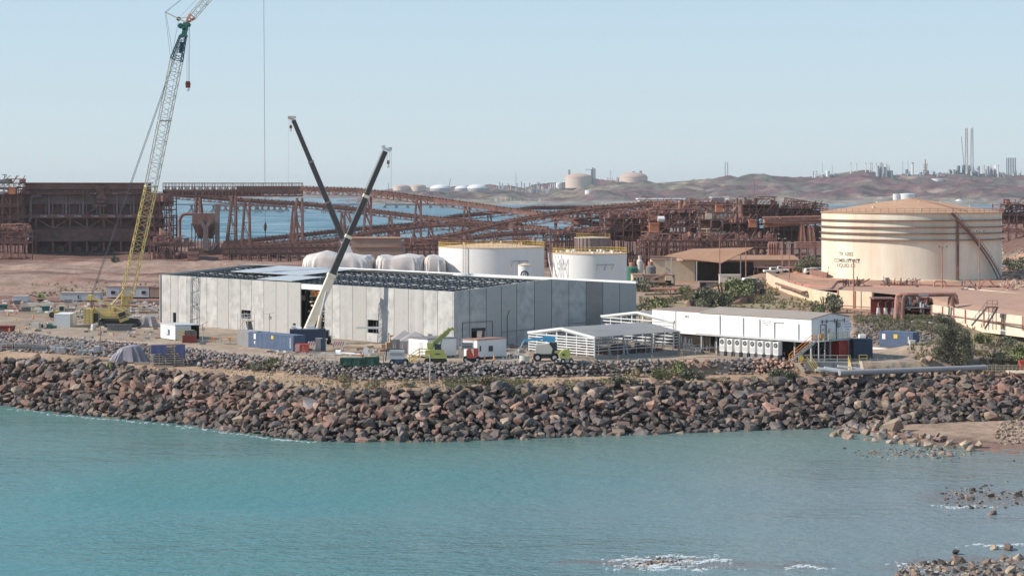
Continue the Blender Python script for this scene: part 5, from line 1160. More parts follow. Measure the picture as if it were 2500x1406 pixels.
Pz = lambda px, D, z=0: Vector((XD(px, D), D, z))
# tan plant building behind the tarped stacks
t = thing('plant_building', 'flat roofed tan plant building of two stacked blocks behind the tarped mounds', 'building', Pz(848,600))
k = 600/F; MB().box(0,0,0,(984-866)*k+2.2,14,ZD(604,600)).build('lower_block', MC['tan_wall'], t); MB().box(1,1.5,ZD(604,600),(974-848)*k,16,ZD(583,600)).build('upper_block', MC['tan_wall'], t)
MB().box(.7,1.2,ZD(583,600),(974-848)*k+.3,16.3,ZD(583,600)+.2).build('roof', MC['tan_roof'], t); mb = MB(); mb.rail([((984-848)*k-4,0,ZD(604,600)),((984-848)*k+2,0,ZD(604,600))],1.2,.1); mb.bar((2,-.1,ZD(604,600)),((984-848)*k+2,-.1,ZD(604,600)),.25); mb.build('handrail', MC['rust_light'], t)
MB().box((884-848)*k,-1.2,ZD(604,600)-7.4,(905-848)*k,-.2,ZD(604,600)-5).build('cooling_unit', MC['light_grey'], t)
# tarped mounds
def drape(name, label, cat, p, L, Wd, H, rz, m, amp=.25, folds=17, seed=0, group=None, sag=.12, skirt=.15, n=72, cone=0):
    r = random.Random(seed); ph = [r.uniform(0,6.28) for _ in range(6)]; mb = MB(); rows = []
    prof = [(0,1.0),(.35,1.0),(.7,.985),(.9,.95),(.985,.86),(1.0,.7),(1.01,.45),(1.03,.2),(1.05,0)]
    for j, (s, zz) in enumerate(prof):
        row = []
        for i in range(n):
            t = 2*math.pi*i/n; c, s_ = math.cos(t), math.sin(t); e = .35+cone*.4; s = prof[j][0]*(1-cone*.55*zz)
            x = math.copysign(abs(c)**e, c)*L/2*s; y = math.copysign(abs(s_)**e, s_)*Wd/2*s
            f = amp*(math.sin(t*folds+ph[0])*.6+math.sin(t*folds*1.7+ph[1])*.4)*(1-zz)*1.0
            nn = math.hypot(x, y) or 1; x += x/nn*f; y += y/nn*f
            zt = zz*H+(sag*H*(math.sin(x*1.1+ph[2])*.5+math.sin(y*1.7+ph[3])*.3+math.sin(x*.4+ph[4])*.6) if zz > .6 else 0)*.6
            if zz < .1: zt = skirt*H*max(0, math.sin(t*5+ph[5]))*.5
            row.append((x, y, zt))
        rows.append(row)
    vs = [v for row in rows for v in row]; fs = []
    for j in range(len(prof)-1):
        for i in range(n): fs.append((j*n+i, (j+1)*n+i, (j+1)*n+(i+1) % n, j*n+(i+1) % n))
    mb.add(vs, fs); return solo(mb, name, MC[m], label, cat, p, rz, group, smooth=True)
G1 = 'white tarpaulin covered mounds behind the hall'; k = 470/F
for a, b, lab, sd in ((738,918,'longest white tarpaulin mound behind the hall at the left of the three',1),(916,1042,'middle white tarpaulin mound behind the hall',2),(1036,1090,'short white tarpaulin mound half hidden by the widest white tank',3)):
    drape('tarped_mound', lab, 'tarpaulin mound', Pz((a+b)/2, 474, 0), (b-a)*k, 14, 11.6-.3*sd, -.03, 'white_tarp', .7, 23, sd, G1, .075, .05, 120, cone=.12)
# workshop and offices on the right
gable('workshop', 'large workshop with brown skillion roof and open dark bays', 1648, 672, 34, 24, 5.6, 1.0, .0, 'tan_wall', 'tan_roof', at=Pz(1668,588), doors=[('f',5,11,0,4.4,'void'),('f',12.5,15,0,2.8,'void'),('f',24,30,0,4.2,'brown_wall'),('f',24.2,29.8,0,2.4,'void')], wins=[('f',17,18.6,2.6,3.8,'glass'),('f',20,21.6,2.6,3.8,'glass')])  # void door panels paint the shade inside the open bays
t = thing('lean_to', 'open brown lean-to roof on posts left of the workshop', 'shelter', Pz(1622,575)); mb = MB(); mb.add([(0,0,7.1),(16,-6,5.4),(26,2,9.5),(9,8,8.9),(0,0,7.3),(16,-6,5.6),(26,2,9.7),(9,8,9.1)], [(0,3,2,1),(4,5,6,7),(0,1,5,4),(1,2,6,5),(2,3,7,6),(3,0,4,7)]); mb.build('roof', MC['tan_roof'], t)
for x, y, h in ((15.5,-5.6,5.4),(9,-3,6.0),(2,-.5,6.9),(22,0,8.2)): MB().box(x-.15,y-.15,0,x+.15,y+.15,h).build('post', MC['light_grey'], t)
MB().box(0.5,2,0,9,2.3,5.8).build('back_wall', MC['cream'], t); MB().box(9,2.2,0,26,2.5,5.5).build('back_wall', MC['void'], t)  # near-black wall stands in for the shade under the roof
gable('office_shed', 'cream shed with brown roof left of the lamp pole behind the workshop', 0, 0, 10.5, 9, 4.4, 1.0, 0, 'cream', 'brown_wall', at=Pz(1592,625), wins=[('f',8.6,10,1.5,3.2,'light_grey')])
boxb('office_shed', 'small low cream shed between the two larger cream sheds', Pz(1686,622), 5, 5, 4.2, 0, 'cream', 'cream', cat='building')
gable('office_shed', 'longest cream shed with brown roof directly above the workshop roof', 0, 0, 13.5, 12, 4.6, .9, 0, 'cream', 'brown_wall', at=Pz(1738,618), over=.6)
boxb('plant_shed', 'grey brown shed joined to the right of the longest cream shed', Pz(1832,622), 5.5, 10, 4.4, 0, 'dusty_grey', 'dusty_clad')
gable('shelter', 'low tan roofed shelter right of the grey brown shed', 0, 0, 9, 8, 1.8, 1.2, 0, 'tan_wall', 'tan_roof', at=Pz(1838,590), cat='building')
t = thing('carport', 'long flat tan carport roof beside the workshop', 'carport', Pz(1848,575)); MB().box(0,0,3.7,11,7,3.95).build('roof', MC['rust_light'], t); [MB().box(x-.1,.2,0,x+.1,.4,3.7).build('post', MC['tan_wall'], t) for x in (.3,4,7.5,10.7)]; MB().box(0,6.5,0,11,6.7,3.7).build('back_wall', MC['dusty_clad'], t)
boxb('site_cabin', 'white cabin with three windows in front of the workshop left bay', Pz(1545,548), 3.0, 9, 2.9, 0, 'cream', 'tan_roof', wins=[('f',.3,.8,1,2.2,'glass'),('f',1.2,1.7,1,2.2,'glass'),('f',2.1,2.6,1,2.2,'glass')], cat='cabin')
boxb('site_cabin', 'long shaded tan cabin joined behind the white three window cabin', Pz(1571,548), 8.6, 3.4, 2.9, 0, 'tan_wall', 'tan_roof', doors=[('f',3,4,0,2.1,'void')], cat='cabin')
boxb('shipping_container', 'pale cream container standing in front of the workshop', Pz(1757,548), 5.8, 2.5, 2.9, .0, 'cream_box', 'cream_box', cat='container')
boxb('pump_shed', 'small dark open sided shed with pale roof below the cream container', Pz(1708,528), 5.0, 3, 1.9, 0, 'mid_grey', 'tan_wall', doors=[('f',.2,1.7,0,1.7,'void')], cat='shed')
boxb('pump_shed', 'small dark shed with pale roof right of the pink pipe loop', Pz(1822,526), 3.4, 3, 2.9, 0, 'mid_grey', 'tan_wall', cat='shed')
t = thing('pipe_loop', 'pink upright pipe loop between the two small dark sheds', 'pipes', Pz(1790,515)); [MB().path(p_, .26, 8).build('pipe', MC['pink_pipe'], t) for p_ in ([(-.8,0,0),(-.8,0,2.0),(-.4,0,2.5),(.9,0,2.5),(1.3,0,2.1),(1.3,0,0)],[(.3,.5,0),(.3,.5,1.9),(.7,.5,2.1)],[(.7,1,0),(.7,1,2.0)])]
solow(MB().path([(XD(1589,512),512,.9),(XD(1700,512),512,.8),(XD(1790,512),512,.7)], .28, 8), 'pipeline', MC['pink_pipe'], 'long pink ground pipe in front of the workshop yard', 'pipe')
solow(MB().path([(XD(1575,490),490,.6),(XD(1640,490),490,.7),(XD(1668,492),492,.9)], .2, 6), 'pipeline', MC['steel_dark'], 'thin dark pipe low behind the hall right corner', 'pipe')
t = thing('pipe_rail', 'dark horizontal pipe line on posts left of the cream sheds', 'pipes', Pz(1540,600)); MB().path([(-2,0,6.3),(14,0,6.3),(15,0,5.8),(15.3,0,4)], .14, 6).build('pipe', MC['rust_dark'], t); MB().path([(-2,0,5.9),(13.6,0,5.9)], .14, 6).build('pipe', MC['rust_dark'], t); [MB().bar((x,0,0),(x,0,6.3),.15).build('post', MC['rust_dark'], t) for x in (0,5.5,11)]
for px, r_, h, m, lab in ((1543,1.7,3.6,'green_metal','dark green round tank left of the workshop'),(1588,1.6,3.9,'mid_grey','blue green round tank with pink cap by the lean-to'),(1562,.9,5.6,'cream_box','small cream hopper left of the workshop')):
    t = thing('round_tank', lab, 'tank', Pz(px,580)); MB().lathe([(r_,0),(r_,h),(r_*.6,h+.5),(.01,h+.6)],20).build('shell', MC[m], t, smooth=True); MB().tube((0,0,h+.4),(0,0,h+1.6),r_*.5,n=12).build('cap', MC['pink_pipe' if m != 'cream_box' else 'cream_box'], t)
# vehicles
def ute(name, label, px, D, rz=0., m='white', body='ute', z=None):
    t = thing(name, label, 'ute' if body == 'ute' else 'car', Pz(px, D, gzs(XD(px,D), D) if z is None else z), rz, 'vehicles parked around the workshop')
    mb = MB()
    if body == 'ute': pr = [(0,.55),(5.1,.55),(5.1,1.0),(4.7,1.12),(3.75,1.18),(3.1,1.78),(1.95,1.8),(1.75,1.15),(0,1.1)]
    else: pr = [(0,.5),(4.8,.5),(4.8,1.0),(3.9,1.12),(3.2,1.75),(.3,1.78),(0,1.1)]
    mb.prism(pr, 0, 1.8); mb.build('body', MC[m], t)
    mb = MB()
    wp = [(1.95,1.2),(3.6,1.2),(3.02,1.7),(2.0,1.7)] if body == 'ute' else [(.4,1.15),(3.75,1.15),(3.1,1.66),(.5,1.66)]
    mb.prism(wp, -.02, 1.82); mb.build('window', MC['glass'], t)
    for x in (.95, 4.1):
        for y in (-.02, 1.6): MB().tube((x,y,.38),(x,y+.22,.38),.38,n=14).build('wheel', MC['tyre'], t)
    for y in (.15, 1.35): MB().box(5.08,y,.8,5.12,y+.3,.98).build('headlight', MC['galv'], t)
    return t
ute('parked_ute', 'white ute parked closest to the workshop under the carport edge', 1866, 566, 0.1); ute('parked_ute', 'white ute tray behind the nearest white ute', 1884, 574, 0.0)
ute('parked_car', 'white four wheel drive left of the pair near the orange loader', 1966, 560, .1, body='car'); ute('parked_car', 'silver white car at the right of the pair near the orange loader', 1978, 566, 0, 'light_grey', 'car')
ute('parked_car', 'white car half hidden behind the dark green bushes', 1815, 498, .2, body='car'); ute('parked_car', 'white car parked right of the cream tank under the shrub', 2440, 590, 0, body='car')
t = thing('crane_truck', 'tan truck with folded crane in front of the workshop', 'truck', Pz(1582,546)); MB().box(0,0,.9,6.4,2.3,1.5).build('tray', MC['tan_wall'], t); MB().prism([(4.8,.8),(7,.8),(7,1.8),(6.6,2.7),(4.8,2.7)],0,2.3).build('cab', MC['cream'], t); MB().bar((1,1,2),(5.4,1,3.4),.5).build('crane_arm', MC['tan_wall'], t); [MB().tube((x,-.05,.5),(x,.3,.5),.5,n=12).build('wheel', MC['tyre'], t) for x in (1,2.3,6)]
t = thing('wheel_loader', 'orange loader with curved guard by the parked cars', 'loader', Pz(1944,572)); MB().lathe([(1.9,0),(1.9,1.6),(1.4,2.4),(.5,2.9),(.01,3)],14).build('body', MC['rust_orange'], t); [MB().tube((x,-1.9,.7),(x,-1.4,.7),.7,n=14).build('wheel', MC['tyre'], t) for x in (-1.2,1.2)]
# ---------------------------------------------------------------- bund walls and pipework around the cream tank
ZP = 2.4
def wallseg(name, label, pts, h, th=.35, m='cream', posts=6.0, zb=ZP, buttress=True, cat='wall'):
    W3 = [P(px, py, zb) for px, py in pts]; t = thing(name, label, cat, W3[0]); mb = MB(); mp = MB()
    for a, b in zip(W3[:-1], W3[1:]):
        L = (b-a).length; d = (b-a)/L; nn = Vector((-d.y, d.x, 0)); c = (a+b)/2
        mb.cbox((c.x, c.y, c.z+h/2-.6), (L, th, h+1.2), ang(a, b)); n_ = max(1, int(L/posts))
        for i in range(n_+1): p = a+d*(L*i/n_)-nn*(th*.5+.1); mp.cbox((p.x, p.y, p.z+h/2), (.25,.2,h), ang(a, b))
    mb.build('wall_panel', MC[m], t, world=True)
    if buttress: mp.build('wall_post', MC['pink_pipe'], t, world=True)
    return t
wallseg('bund_wall', 'cream bund wall running back from the corner behind the round green tree', [(2049,749),(1989,738),(1930,720),(1890,702),(1872,690)], 2.7, posts=9)
wallseg('bund_wall', 'long cream bund wall panel left of the pump bay', [(2048,750),(2132,756)], 3.5, posts=5)
wallseg('bund_wall', 'white washed bund wall running right behind the grey green tree', [(2278,775),(2360,789),(2500,806),(2640,822)], 2.4, posts=5, m='cream_paint')
wallseg('kerb_wall', 'low pink kerb wall around the base of the cream tank', [(1885,680),(1960,700),(2100,712),(2300,716),(2520,722)], .7, m='pink_pipe', posts=9, cat='wall')
wallseg('kerb_wall', 'red brown low wall left of the cream tank', [(1960,668),(2020,680)], 1.6, m='rust', buttress=False)
# earth filled pad behind walls: flat pinkish apron
af = lambda px, D, z: (XD(px, D), D, z)
mb = MB(); mb.add([af(1989,425,5.0), af(2050,409,5.75), af(2132,399,5.75), af(2276,381,5.6), af(2279,374.6,4.65), af(2362,358.4,4.65), af(2500,341,4.65), af(2640,328,4.65), P(2640,704,ZP+.6), P(2500,702,ZP+.6), P(2140,700,ZP+.6), P(1962,700,ZP+.8)], [tuple(range(12))])
meta(mb.build('embankment', MC['tan_roof_light'] if 'tan_roof_light' in MC else mat('apron', (.44,.26,.18), .9, var=.12, scale=.4, dirt=(.5,.33,.24), dscale=.2)), kind='structure')
# pump bay
D4 = P(2210, 775, ZP).y; t = thing('pump_bay', 'dark red pump bay with grey pumps in front of the cream tank', 'pump bay', (XD(2134,D4+4), D4+4, ZP)); k = D4/F; Lp = (2276-2134)*k
MB().box(0, 3.5, 0, Lp, 3.8, 3.2).build('back_wall', MC['maroon'], t); MB().box(-.2, -.5, 3.2, Lp*.36, 4, 3.45).build('canopy', MC['rust'], t)
for i in range(4):
    x = 1.0+i*1.35; mb = MB(); mb.box(x-.3,.6,0,x+.3,1.6,.8); mb.tube((x,1.0,.8),(x,1.0,1.5),.35,n=10); mb.build('pump', MC['light_grey'], t); MB().path([(x+.1,1.6,1.2),(x+.1,1.6,2.6),(x+.8,2.4,2.7)], .13, 6).build('pipe', MC['tan_wall'], t)
rr = random.Random(9); ms = {}
for _ in range(75):
    m_ = rr.choice(['rust','pink_pipe','mid_grey','black','light_grey']); x = rr.uniform(Lp*.42, Lp); y = rr.uniform(.2, 3); z = rr.uniform(0, 2.6); mb = ms.setdefault(m_, MB()); kk = rr.random()
    if kk < .3: mb.box(x,y,z,x+rr.uniform(.2,.9),y+.5,z+rr.uniform(.2,.8))
    elif kk < .65: mb.tube((x,y,z),(x,y,z+rr.uniform(.6,2)),rr.uniform(.08,.3),n=7)
    else: mb.tube((x,y,z),(min(x+rr.uniform(1,3),Lp),y,z),rr.uniform(.06,.2),n=6)
for m_, mb in ms.items(): mb.build('valve_group', MC[m_], t)['kind'] = 'stuff'
for x, r_ in ((Lp*.5,.55),(Lp*.66,.5),(Lp*.8,.45)): MB().lathe([(r_,0),(r_,2.2),(r_*.6,2.6),(.01,2.7)],14,(x,2,1.6)).build('filter_vessel', MC['mid_grey'], t)
MB().box(Lp*.4,-.3,1.5,Lp,3,1.62).build('grating', MC['mid_grey'], t)
# big red pipe bridge over the bay
t = thing('pipe_bridge', 'thick red pipe on raking legs spanning the pump bay', 'pipe bridge', P(2195,783,ZP)); D5 = t.location.y; q = lambda x, y, d=0: Q(x, y, D5+d)
MB().path([q(2186,782,.5), q(2190,730,.5), q(2192,723,.5), q(2198,720,.5), q(2300,718,.5), q(2328,718,.5), q(2333,724,.5), q(2336,740,.5)], .42, 10).build('pipe', MC['pink_pipe'], t, world=True)
MB().path([q(2203,782,-.5), q(2206,730,-.5), q(2209,722,-.5), q(2216,720,-.5), q(2322,719,-.5), q(2325,722,-.5), q(2325,745,-.5)], .36, 10).build('pipe', MC['rust'], t, world=True)
for a, b in ((2190,2201),(2196,2186),(2318,2315),(2322,2330)): MB().bar(q(a,722,.2), q(b,784 if a < 2300 else 750,-.6), .28).build('leg', MC['rust_light'], t, world=True)
MB().box(q(2240,0).x, D5-.9, q(0,722).z, q(2265,0).x, D5-.5, q(0,717).z).build('sign_board', MC['galv'], t, world=True)
t = thing('access_stair', 'steel step-over stair crossing the bund wall at the right', 'stair', P(2415,800,ZP)); D5 = t.location.y-1; q = lambda x, y, d=0: Q(x, y, D5+d)
MB().box(q(2410,0).x, D5-.4, q(0,751).z, q(2436,0).x, D5+1.6, q(0,749).z).build('landing', MC['rust_dark'], t, world=True)
for a, b in (((2410,750),(2372,795)),((2436,750),(2404,803))):
    mb = MB(); n_ = 12
    for d in (0, 1.1): mb.bar(q(*a,d), q(*b,d), .12, .3); mb.bar(q(a[0],a[1]-13,d), q(b[0],b[1]-13,d), .07)
    for i in range(n_): s_ = i/n_; x = a[0]+(b[0]-a[0])*s_; y = a[1]+(b[1]-a[1])*s_; mb.bar(q(x,y,0), q(x,y,1.1), .25, .05); (i % 3 == 0) and mb.bar(q(x,y,0), q(x,y-13,0), .06)
    mb.build('flight', MC['dusty_grey'], t, world=True)
mb = MB(); mb.rail([q(2410,749), q(2436,749)], 1.1, .07, .9); 
for x in (2414,2424,2432): mb.bar(q(x,751), q(x,805), .12)
mb.build('handrail', MC['rust_light'], t, world=True)
for (a, b, r_, m, lab) in (([(2060,700),(2130,699),(2300,704),(2500,716)],2.5,.28,'pink_pipe','pink pipe along the kerb in front of the tank'),
    ([(2356,707),(2500,722),(2600,733)],3.0,.42,'cream','thick cream pipe on sleepers right of the pump bay'),([(1895,692),(1960,714),(2030,706),(2044,688),(2070,686)],4.2,.3,'rust','dark red pipe stepping up to the tank above the bund wall'),
    ([(2276,764),(2360,777),(2500,795),(2560,802)],3.3,.14,'rust','dark pipe fixed along the face of the white bund wall'),([(2045,745),(2100,749),(2130,751)],3.2,.1,'rust','thin red pipe along the face of the cream bund wall'),
    ([(2150,694),(2300,697),(2500,701)],2.7,.22,'rust','dark red pipe close against the shaded foot of the tank')):
    solow(MB().path([P(x,y,b) for x, y in a], r_, 8), 'pipeline', MC[m], lab, 'pipe')
for px, lab in ((2362,'left of two pink step-over stairs at the foot of the tank'),(2412,'right of two pink step-over stairs at the foot of the tank')):
    t = thing('step_over', lab, 'stair', P(px,703,ZP)); 
    for s_ in (-1, 1): mb = MB(); [mb.bar((s_*.5,d,2.0),(s_*2.0,d,0),.14) for d in (0,1)]; [mb.bar((s_*(.5+.3*i),0,2.0-.4*i),(s_*(.5+.3*i),1,2.0-.4*i),.25,.05) for i in range(5)]; mb.bar((s_*.5,0,3.0),(s_*2.0,0,1.0),.07); mb.build('flight', MC['pink_pipe'], t)
    MB().box(-.6,0,1.95,.6,1,2.05).build('landing', MC['pink_pipe'], t)
t = thing('expansion_loop', 'pink square pipe loop standing at the foot of the tank', 'pipes', P(2295,709,ZP)); MB().path([(-1.4,0,0),(-1.4,0,1.9),(-1,0,2.2),(.9,0,2.2),(1.3,0,1.9),(1.3,0,0)], .2, 8).build('pipe', MC['pink_pipe'], t); MB().path([(.5,.6,0),(.5,.6,2.0)], .2, 8).build('pipe', MC['pink_pipe'], t)
rr = random.Random(12)
for i, (px, w_, lab) in enumerate(((2078,9,'knot of red valves and stairs below the tank lettering'),(2100,7,'grey valves and dosing tank below the tank lettering'),(2180,12,'cluster of dark red valves at the middle of the tank foot'),(2228,9,'red valve tree with stair right of the middle of the tank foot'),(2470,12,'tangle of cream pipes at the right edge beside the tank'),(2370,9,'valves behind the pump bay right end'))):
    t = thing('valve_cluster', lab, 'valves', P(px, 700 if px < 2300 else 712, ZP+.5)); ms = {}
    for _ in range(26):
        m_ = rr.choice(['rust','pink_pipe','mid_grey']) if px < 2400 else rr.choice(['cream','pink_pipe']); mb = ms.setdefault(m_, MB()); x = rr.uniform(-w_/5, w_/5); y = rr.uniform(0,2); z = rr.uniform(0,1.4)
        if rr.random() < .5: mb.tube((x,y,z),(x,y,z+rr.uniform(.3,1.4)),rr.uniform(.06,.22),n=6)
        else: mb.tube((x,y,z),(x+rr.uniform(-1.6,1.6),y,z+rr.uniform(-.2,.9)),rr.uniform(.06,.18),n=6)
    for m_, mb in ms.items(): mb.build('valve_group', MC[m_], t)['kind'] = 'stuff'
t = thing('header_tank', 'small grey drum on legs against the lit side of the cream tank', 'tank', P(2164,700,ZP+.5)); MB().tube((0,0,1.0),(0,0,2.2),.42,n=14).build('drum', MC['mid_grey'], t); [MB().bar((x,0,0),(x*.7,0,1),.1).build('leg', MC['mid_grey'], t) for x in (-.5,.5)]
# twin road pipes and their stanchions below the bund wall
t = thing('pipeline_pair', 'pair of pink ground pipes on low stands running along the bank road', 'pipes', P(1870,737,ZP-1))
pts = [(1868,736),(1930,748),(1990,757),(2040,764),(2130,778),(2192,785)]
for dy, r_ in ((0,.26),(3,.24)): MB().path([P(x,y+dy,ZP-.3) for x, y in pts], r_, 8).build('pipe', MC['pink_pipe'], t, world=True)
mb = MB()
for i in range(19): x = 1875+i*17.5; y = float(np.interp(x, [p_[0] for p_ in pts], [p_[1] for p_ in pts])); p_ = P(x,y,ZP-.3); mb.box(p_.x-.1,p_.y-.4,p_.z-2,p_.x+.1,p_.y-.2,p_.z+1.0); mb.box(p_.x-.1,p_.y-.4,p_.z+.9,p_.x+.8,p_.y-.2,p_.z+1.0)
mb.build('stanchion', MC['rust'], t, world=True)
solow(MB().path([P(2210,784,ZP), P(2280,788,ZP)], .07, 6), 'white_pipe', MC['white'], 'short white pipe laid beside the road left of the grey green tree', 'pipe')
solow(MB().path([P(2440,806,ZP), P(2540,818,ZP)], .07, 6), 'white_pipe', MC['white'], 'white pipe laid beside the road at the right edge', 'pipe')
# ---------------------------------------------------------------- yard kit
random.seed(21)
def container(label, p, L, rz, m, Wd=2.44, H=2.6, doorend='l', group='shipping containers', marks=(), roofm=None):
    t = thing('shipping_container', label, 'container', p, rz, group); mb = MB(); mb.box(.05,.05,.12,L-.05,Wd-.05,H-.04); n_ = int(L/.36)
    for i in range(n_):
        x = .12+(L-.24)*i/n_
        for y in (0, Wd-.05): mb.box(x, y+.005, .2, x+.17, y+.045, H-.12)
    for i in range(6):
        y = .15+i*.37
        mb.box(L-.05 if doorend == 'l' else .01, y, .2, L-.01 if doorend == 'l' else .05, y+.18, H-.12)
    mb.build('shell', MC[m], t); mb = MB()
    for x in (0, L-.12):
        for y in (-.01, Wd-.11): mb.box(x, y, 0, x+.12, y+.12, H)
    for z in (0, H-.1):
        for y in (-.01, Wd-.11): mb.box(.12, y, z, L-.12, y+.12, z+.1)
        for x in (-.005, L-.115): mb.box(x, .12, z, x+.12, Wd-.12, z+.1)
    mb.build('frame', MC[m], t); x = -.03 if doorend == 'l' else L-.01
    for k in range(2):
        d = MB().box(x, .14+k*1.09, .14, x+.04, .14+k*1.09+1.05, H-.14).build('door', MC[m], t); mb = MB()
        for yy in (.35, .75): mb.tube((x-.03 if doorend == 'l' else x+.07, .14+k*1.09+yy, .2), (x-.03 if doorend == 'l' else x+.07, .14+k*1.09+yy, H-.2), .025, n=6)
        mb.build('locking_bar', MC['galv'], d)
    for (a, b, z0, z1, mm) in marks: MB().box(a, -.02, z0, b, .0, z1).build('marking_plate', MC[mm], t)
    return t
pa, pb = P(606,848,0), P(712,858,0)
container('long blue shipping container with two marking plates beside the telescopic crane', pa, 12.19, ang(pa, pb), 'blue_box', marks=[(1.55,2.1,1.5,2.4,'white'),(1.6,2.0,.7,1.2,'light_grey'),(6.3,6.9,1.75,2.3,'safety_yellow'),(11.3,11.5,.5,2.2,'light_grey')])
container('plain grey shipping container end on behind the left end of the blue container', P(580,843.5,0), 6.06, ang(P(580,843.5,0), P(604,846,0)), 'grey_box')
container('dark navy container standing behind the right end of the long blue one', P(690,842,0)+Vector((1.2,0,0)), 6.06, .1, 'navy', doorend='r')
container('blue shipping container with yellow plate on the right by the stone pitched bank', P(2147,846,0), 6.06, ang(P(2147,846,0), P(2207,849,0))-.02, 'blue_box', marks=[(.5,1.1,1.3,2.2,'white'),(2.6,3.3,1.5,2.2,'safety_yellow'),(5.2,5.4,.8,1.9,'light_grey')])
container('white and tan storage container standing in front of the yellow crane', P(132,799,0), 3.0, .0, 'white', Wd=6.0, H=2.55, doorend='r')
t = thing('skip_bin', 'dark maroon steel bin at the left edge above the rubble bank', 'bin', P(-20,811,0), .0); k = 26.2/346; MB().prism([(0,0),(3.6,0),(3.9,1.15),(-.3,1.15)],0,2.2).build('shell', MC['maroon'], t); MB().box(-.35,-.08,1.1,3.95,0,1.2).build('rim', MC['red_paint'], t)
def cabin(label, p, L, Wd, H, rz, m='white', roof='tan_roof', lift=.35, wins=(), doors=(), slope=.1, name='site_cabin', group=None):
    t = boxb(name, label, p, L, Wd, H, rz, m, roof, slope=slope, cat='cabin', over=.12, lift=lift, group=group)
    for f, a, b, z0, z1 in wins:
        mb = MB(); F_ = .06
        if f == 'f': mb.box(a-.08,-F_,z0-.08,b+.08,-.01,z1+.08)
        else: mb.box(-F_,a-.08,z0-.08,-.01,b+.08,z1+.08)
        w_ = mb.build('window', MC['light_grey'], t); mb = MB()
        if f == 'f': mb.box(a,-F_-.02,z0,b,-F_,z1)
        else: mb.box(-F_-.02,a,z0,-F_,b,z1)
        mb.build('pane', MC['glass'], w_)
    for f, a, b, z0, z1, mm in doors:
        mb = MB(); mb.box(a,-.05,z0,b,-.005,z1) if f == 'f' else mb.box(-.05,a,z0,-.005,b,z1); d = mb.build('door', MC[mm], t)
        mb = MB(); mb.box(b-.15,-.09,z0+.95,b-.08,-.05,z0+1.05) if f == 'f' else mb.box(-.09,b-.15,z0+.95,-.05,b-.08,z0+1.05); mb.build('handle', MC['steel_dark'], d)
    mb = MB(); 
    for x in (.4, L/2, L-.4):
        for y in (.3, Wd-.3): mb.box(x-.12,y-.12,0,x+.12,y+.12,lift+.01)
    mb.build('stump_row', MC['mid_grey'], t); return t
pa, pb = P(1044,876,0), P(1114,872,0); RO = ang(pa, pb)
cabin('white office cabin with dark roof and yellow stair behind the green crane', pa, (pb-pa).length, 5.6, 2.9, RO, roof='mid_grey', wins=[('f',.6,1.0,1.4,2.2)], doors=[('l',1.5,2.6,.45,2.5,'light_grey'),('f',5.7,5.8,.4,2.5,'light_grey')])
t = thing('stair', 'small yellow access stair at the left end of the white office cabin', 'stair', P(1000,884,0), .1); mb = MB(); mb2 = MB()
for y in (0,1.0): mb.bar((0,y,0),(1.5,y,1.0),.12); mb.bar((0,y,1.0),(1.5,y,2.0),.07); mb.bar((0,y,.5),(1.5,y,1.5),.06); mb.bar((1.5,y,2.0),(2.9,y,2.0),.07); mb.bar((1.5,y,1.5),(2.9,y,1.5),.06); [mb.bar((x,y,0 if x > 1 else 0),(x,y,zz),.08) for x,zz in ((0,1.0),(1.5,2.0),(2.9,2.0))]
mb.build('handrail', MC['safety_yellow'], t); [mb2.box(.1+.28*i,0,.15+.19*i,.4+.28*i,1,.2+.19*i) for i in range(5)]; mb2.box(1.5,0,.95,2.9,1,1.02); mb2.build('tread', MC['safety_yellow'], t)
pa, pb = P(1165,878,0), P(1236,873,0); cabin('white site cabin with pink topped roof right of the red lift', pa, (pb-pa).length, 3.6, 2.9, ang(pa,pb), roof='rust_light', wins=[('f',2.3,3.1,1.2,2.0),('f',.5,.7,1.3,2.1),('l',1.4,2.2,1.7,2.4)])
pa, pb = P(392,826,0), P(426,831,0); cabin('small white ribbed hut with blue and white poster beside the awning', pa, (pb-pa).length+.3, 3, 2.5, ang(pa,pb), roof='light_grey', lift=.1)
k_ = P(405,828,0); solo(MB().box(0,-.02,0,1.45,.03,1.05).mat(1).box(.03,-.03,.35,.7,-.02,1.0).mat(2).box(.72,-.03,.03,1.4,-.02,1.0).mat(3).box(.03,-.03,.03,.7,-.02,.33), 'poster', [MC['light_grey'], MC['white'], mat('pale_blue', (.45,.66,.72), .5), mat('pale_lilac', (.5,.55,.7), .5)], 'blue and white poster on the front of the small ribbed hut', 'poster', k_+Vector((-.2,-.14,.95)), ang(pa,pb))
container('drab tan container beside the awning with its doors open', P(432,833,0)+Vector((0,.6,0)), 3.2, ang(pa,pb)-.05, 'olive_box', H=2.0, doorend='r', Wd=2.0)
t = thing('awning', 'flat grey awning roof reaching from the ribbed hut to the tan container', 'awning', P(392,826,0)+Vector((.3,2.4,0)), ang(pa,pb)); MB().box(0,0,2.5,7.6,3.4,2.6).build('roof', MC['light_grey'], t); MB().box(2.6,3,0,7.5,3.2,2.4).build('shade_sheet', MC['void'], t); [MB().box(x,.1,0,x+.1,.2,2.5).build('post', MC['mid_grey'], t) for x in (3.2,5.4,7.4)]  # near-black sheet paints the shade at the back of the awning
pa, pb = P(142,736,0), P(258,735,0); cabin('long low grey demountable building with dark end left of the crane boom', P(146,737,0), 9.4, 4, 2.0, 0, m='light_grey', roof='far_pink', wins=[('f',4.2,4.5,.8,1.6)])
cabin('grey demountable office with two dark windows behind the crane boom', P(259,729,0), 10.6, 6, 2.7, 0, m='light_grey', roof='rust_light', wins=[('f',1.2,2.2,1.1,1.9),('f',8.6,9.6,1.1,1.9)], doors=[('f',3.1,4.0,.4,2.3,'grey_box')])
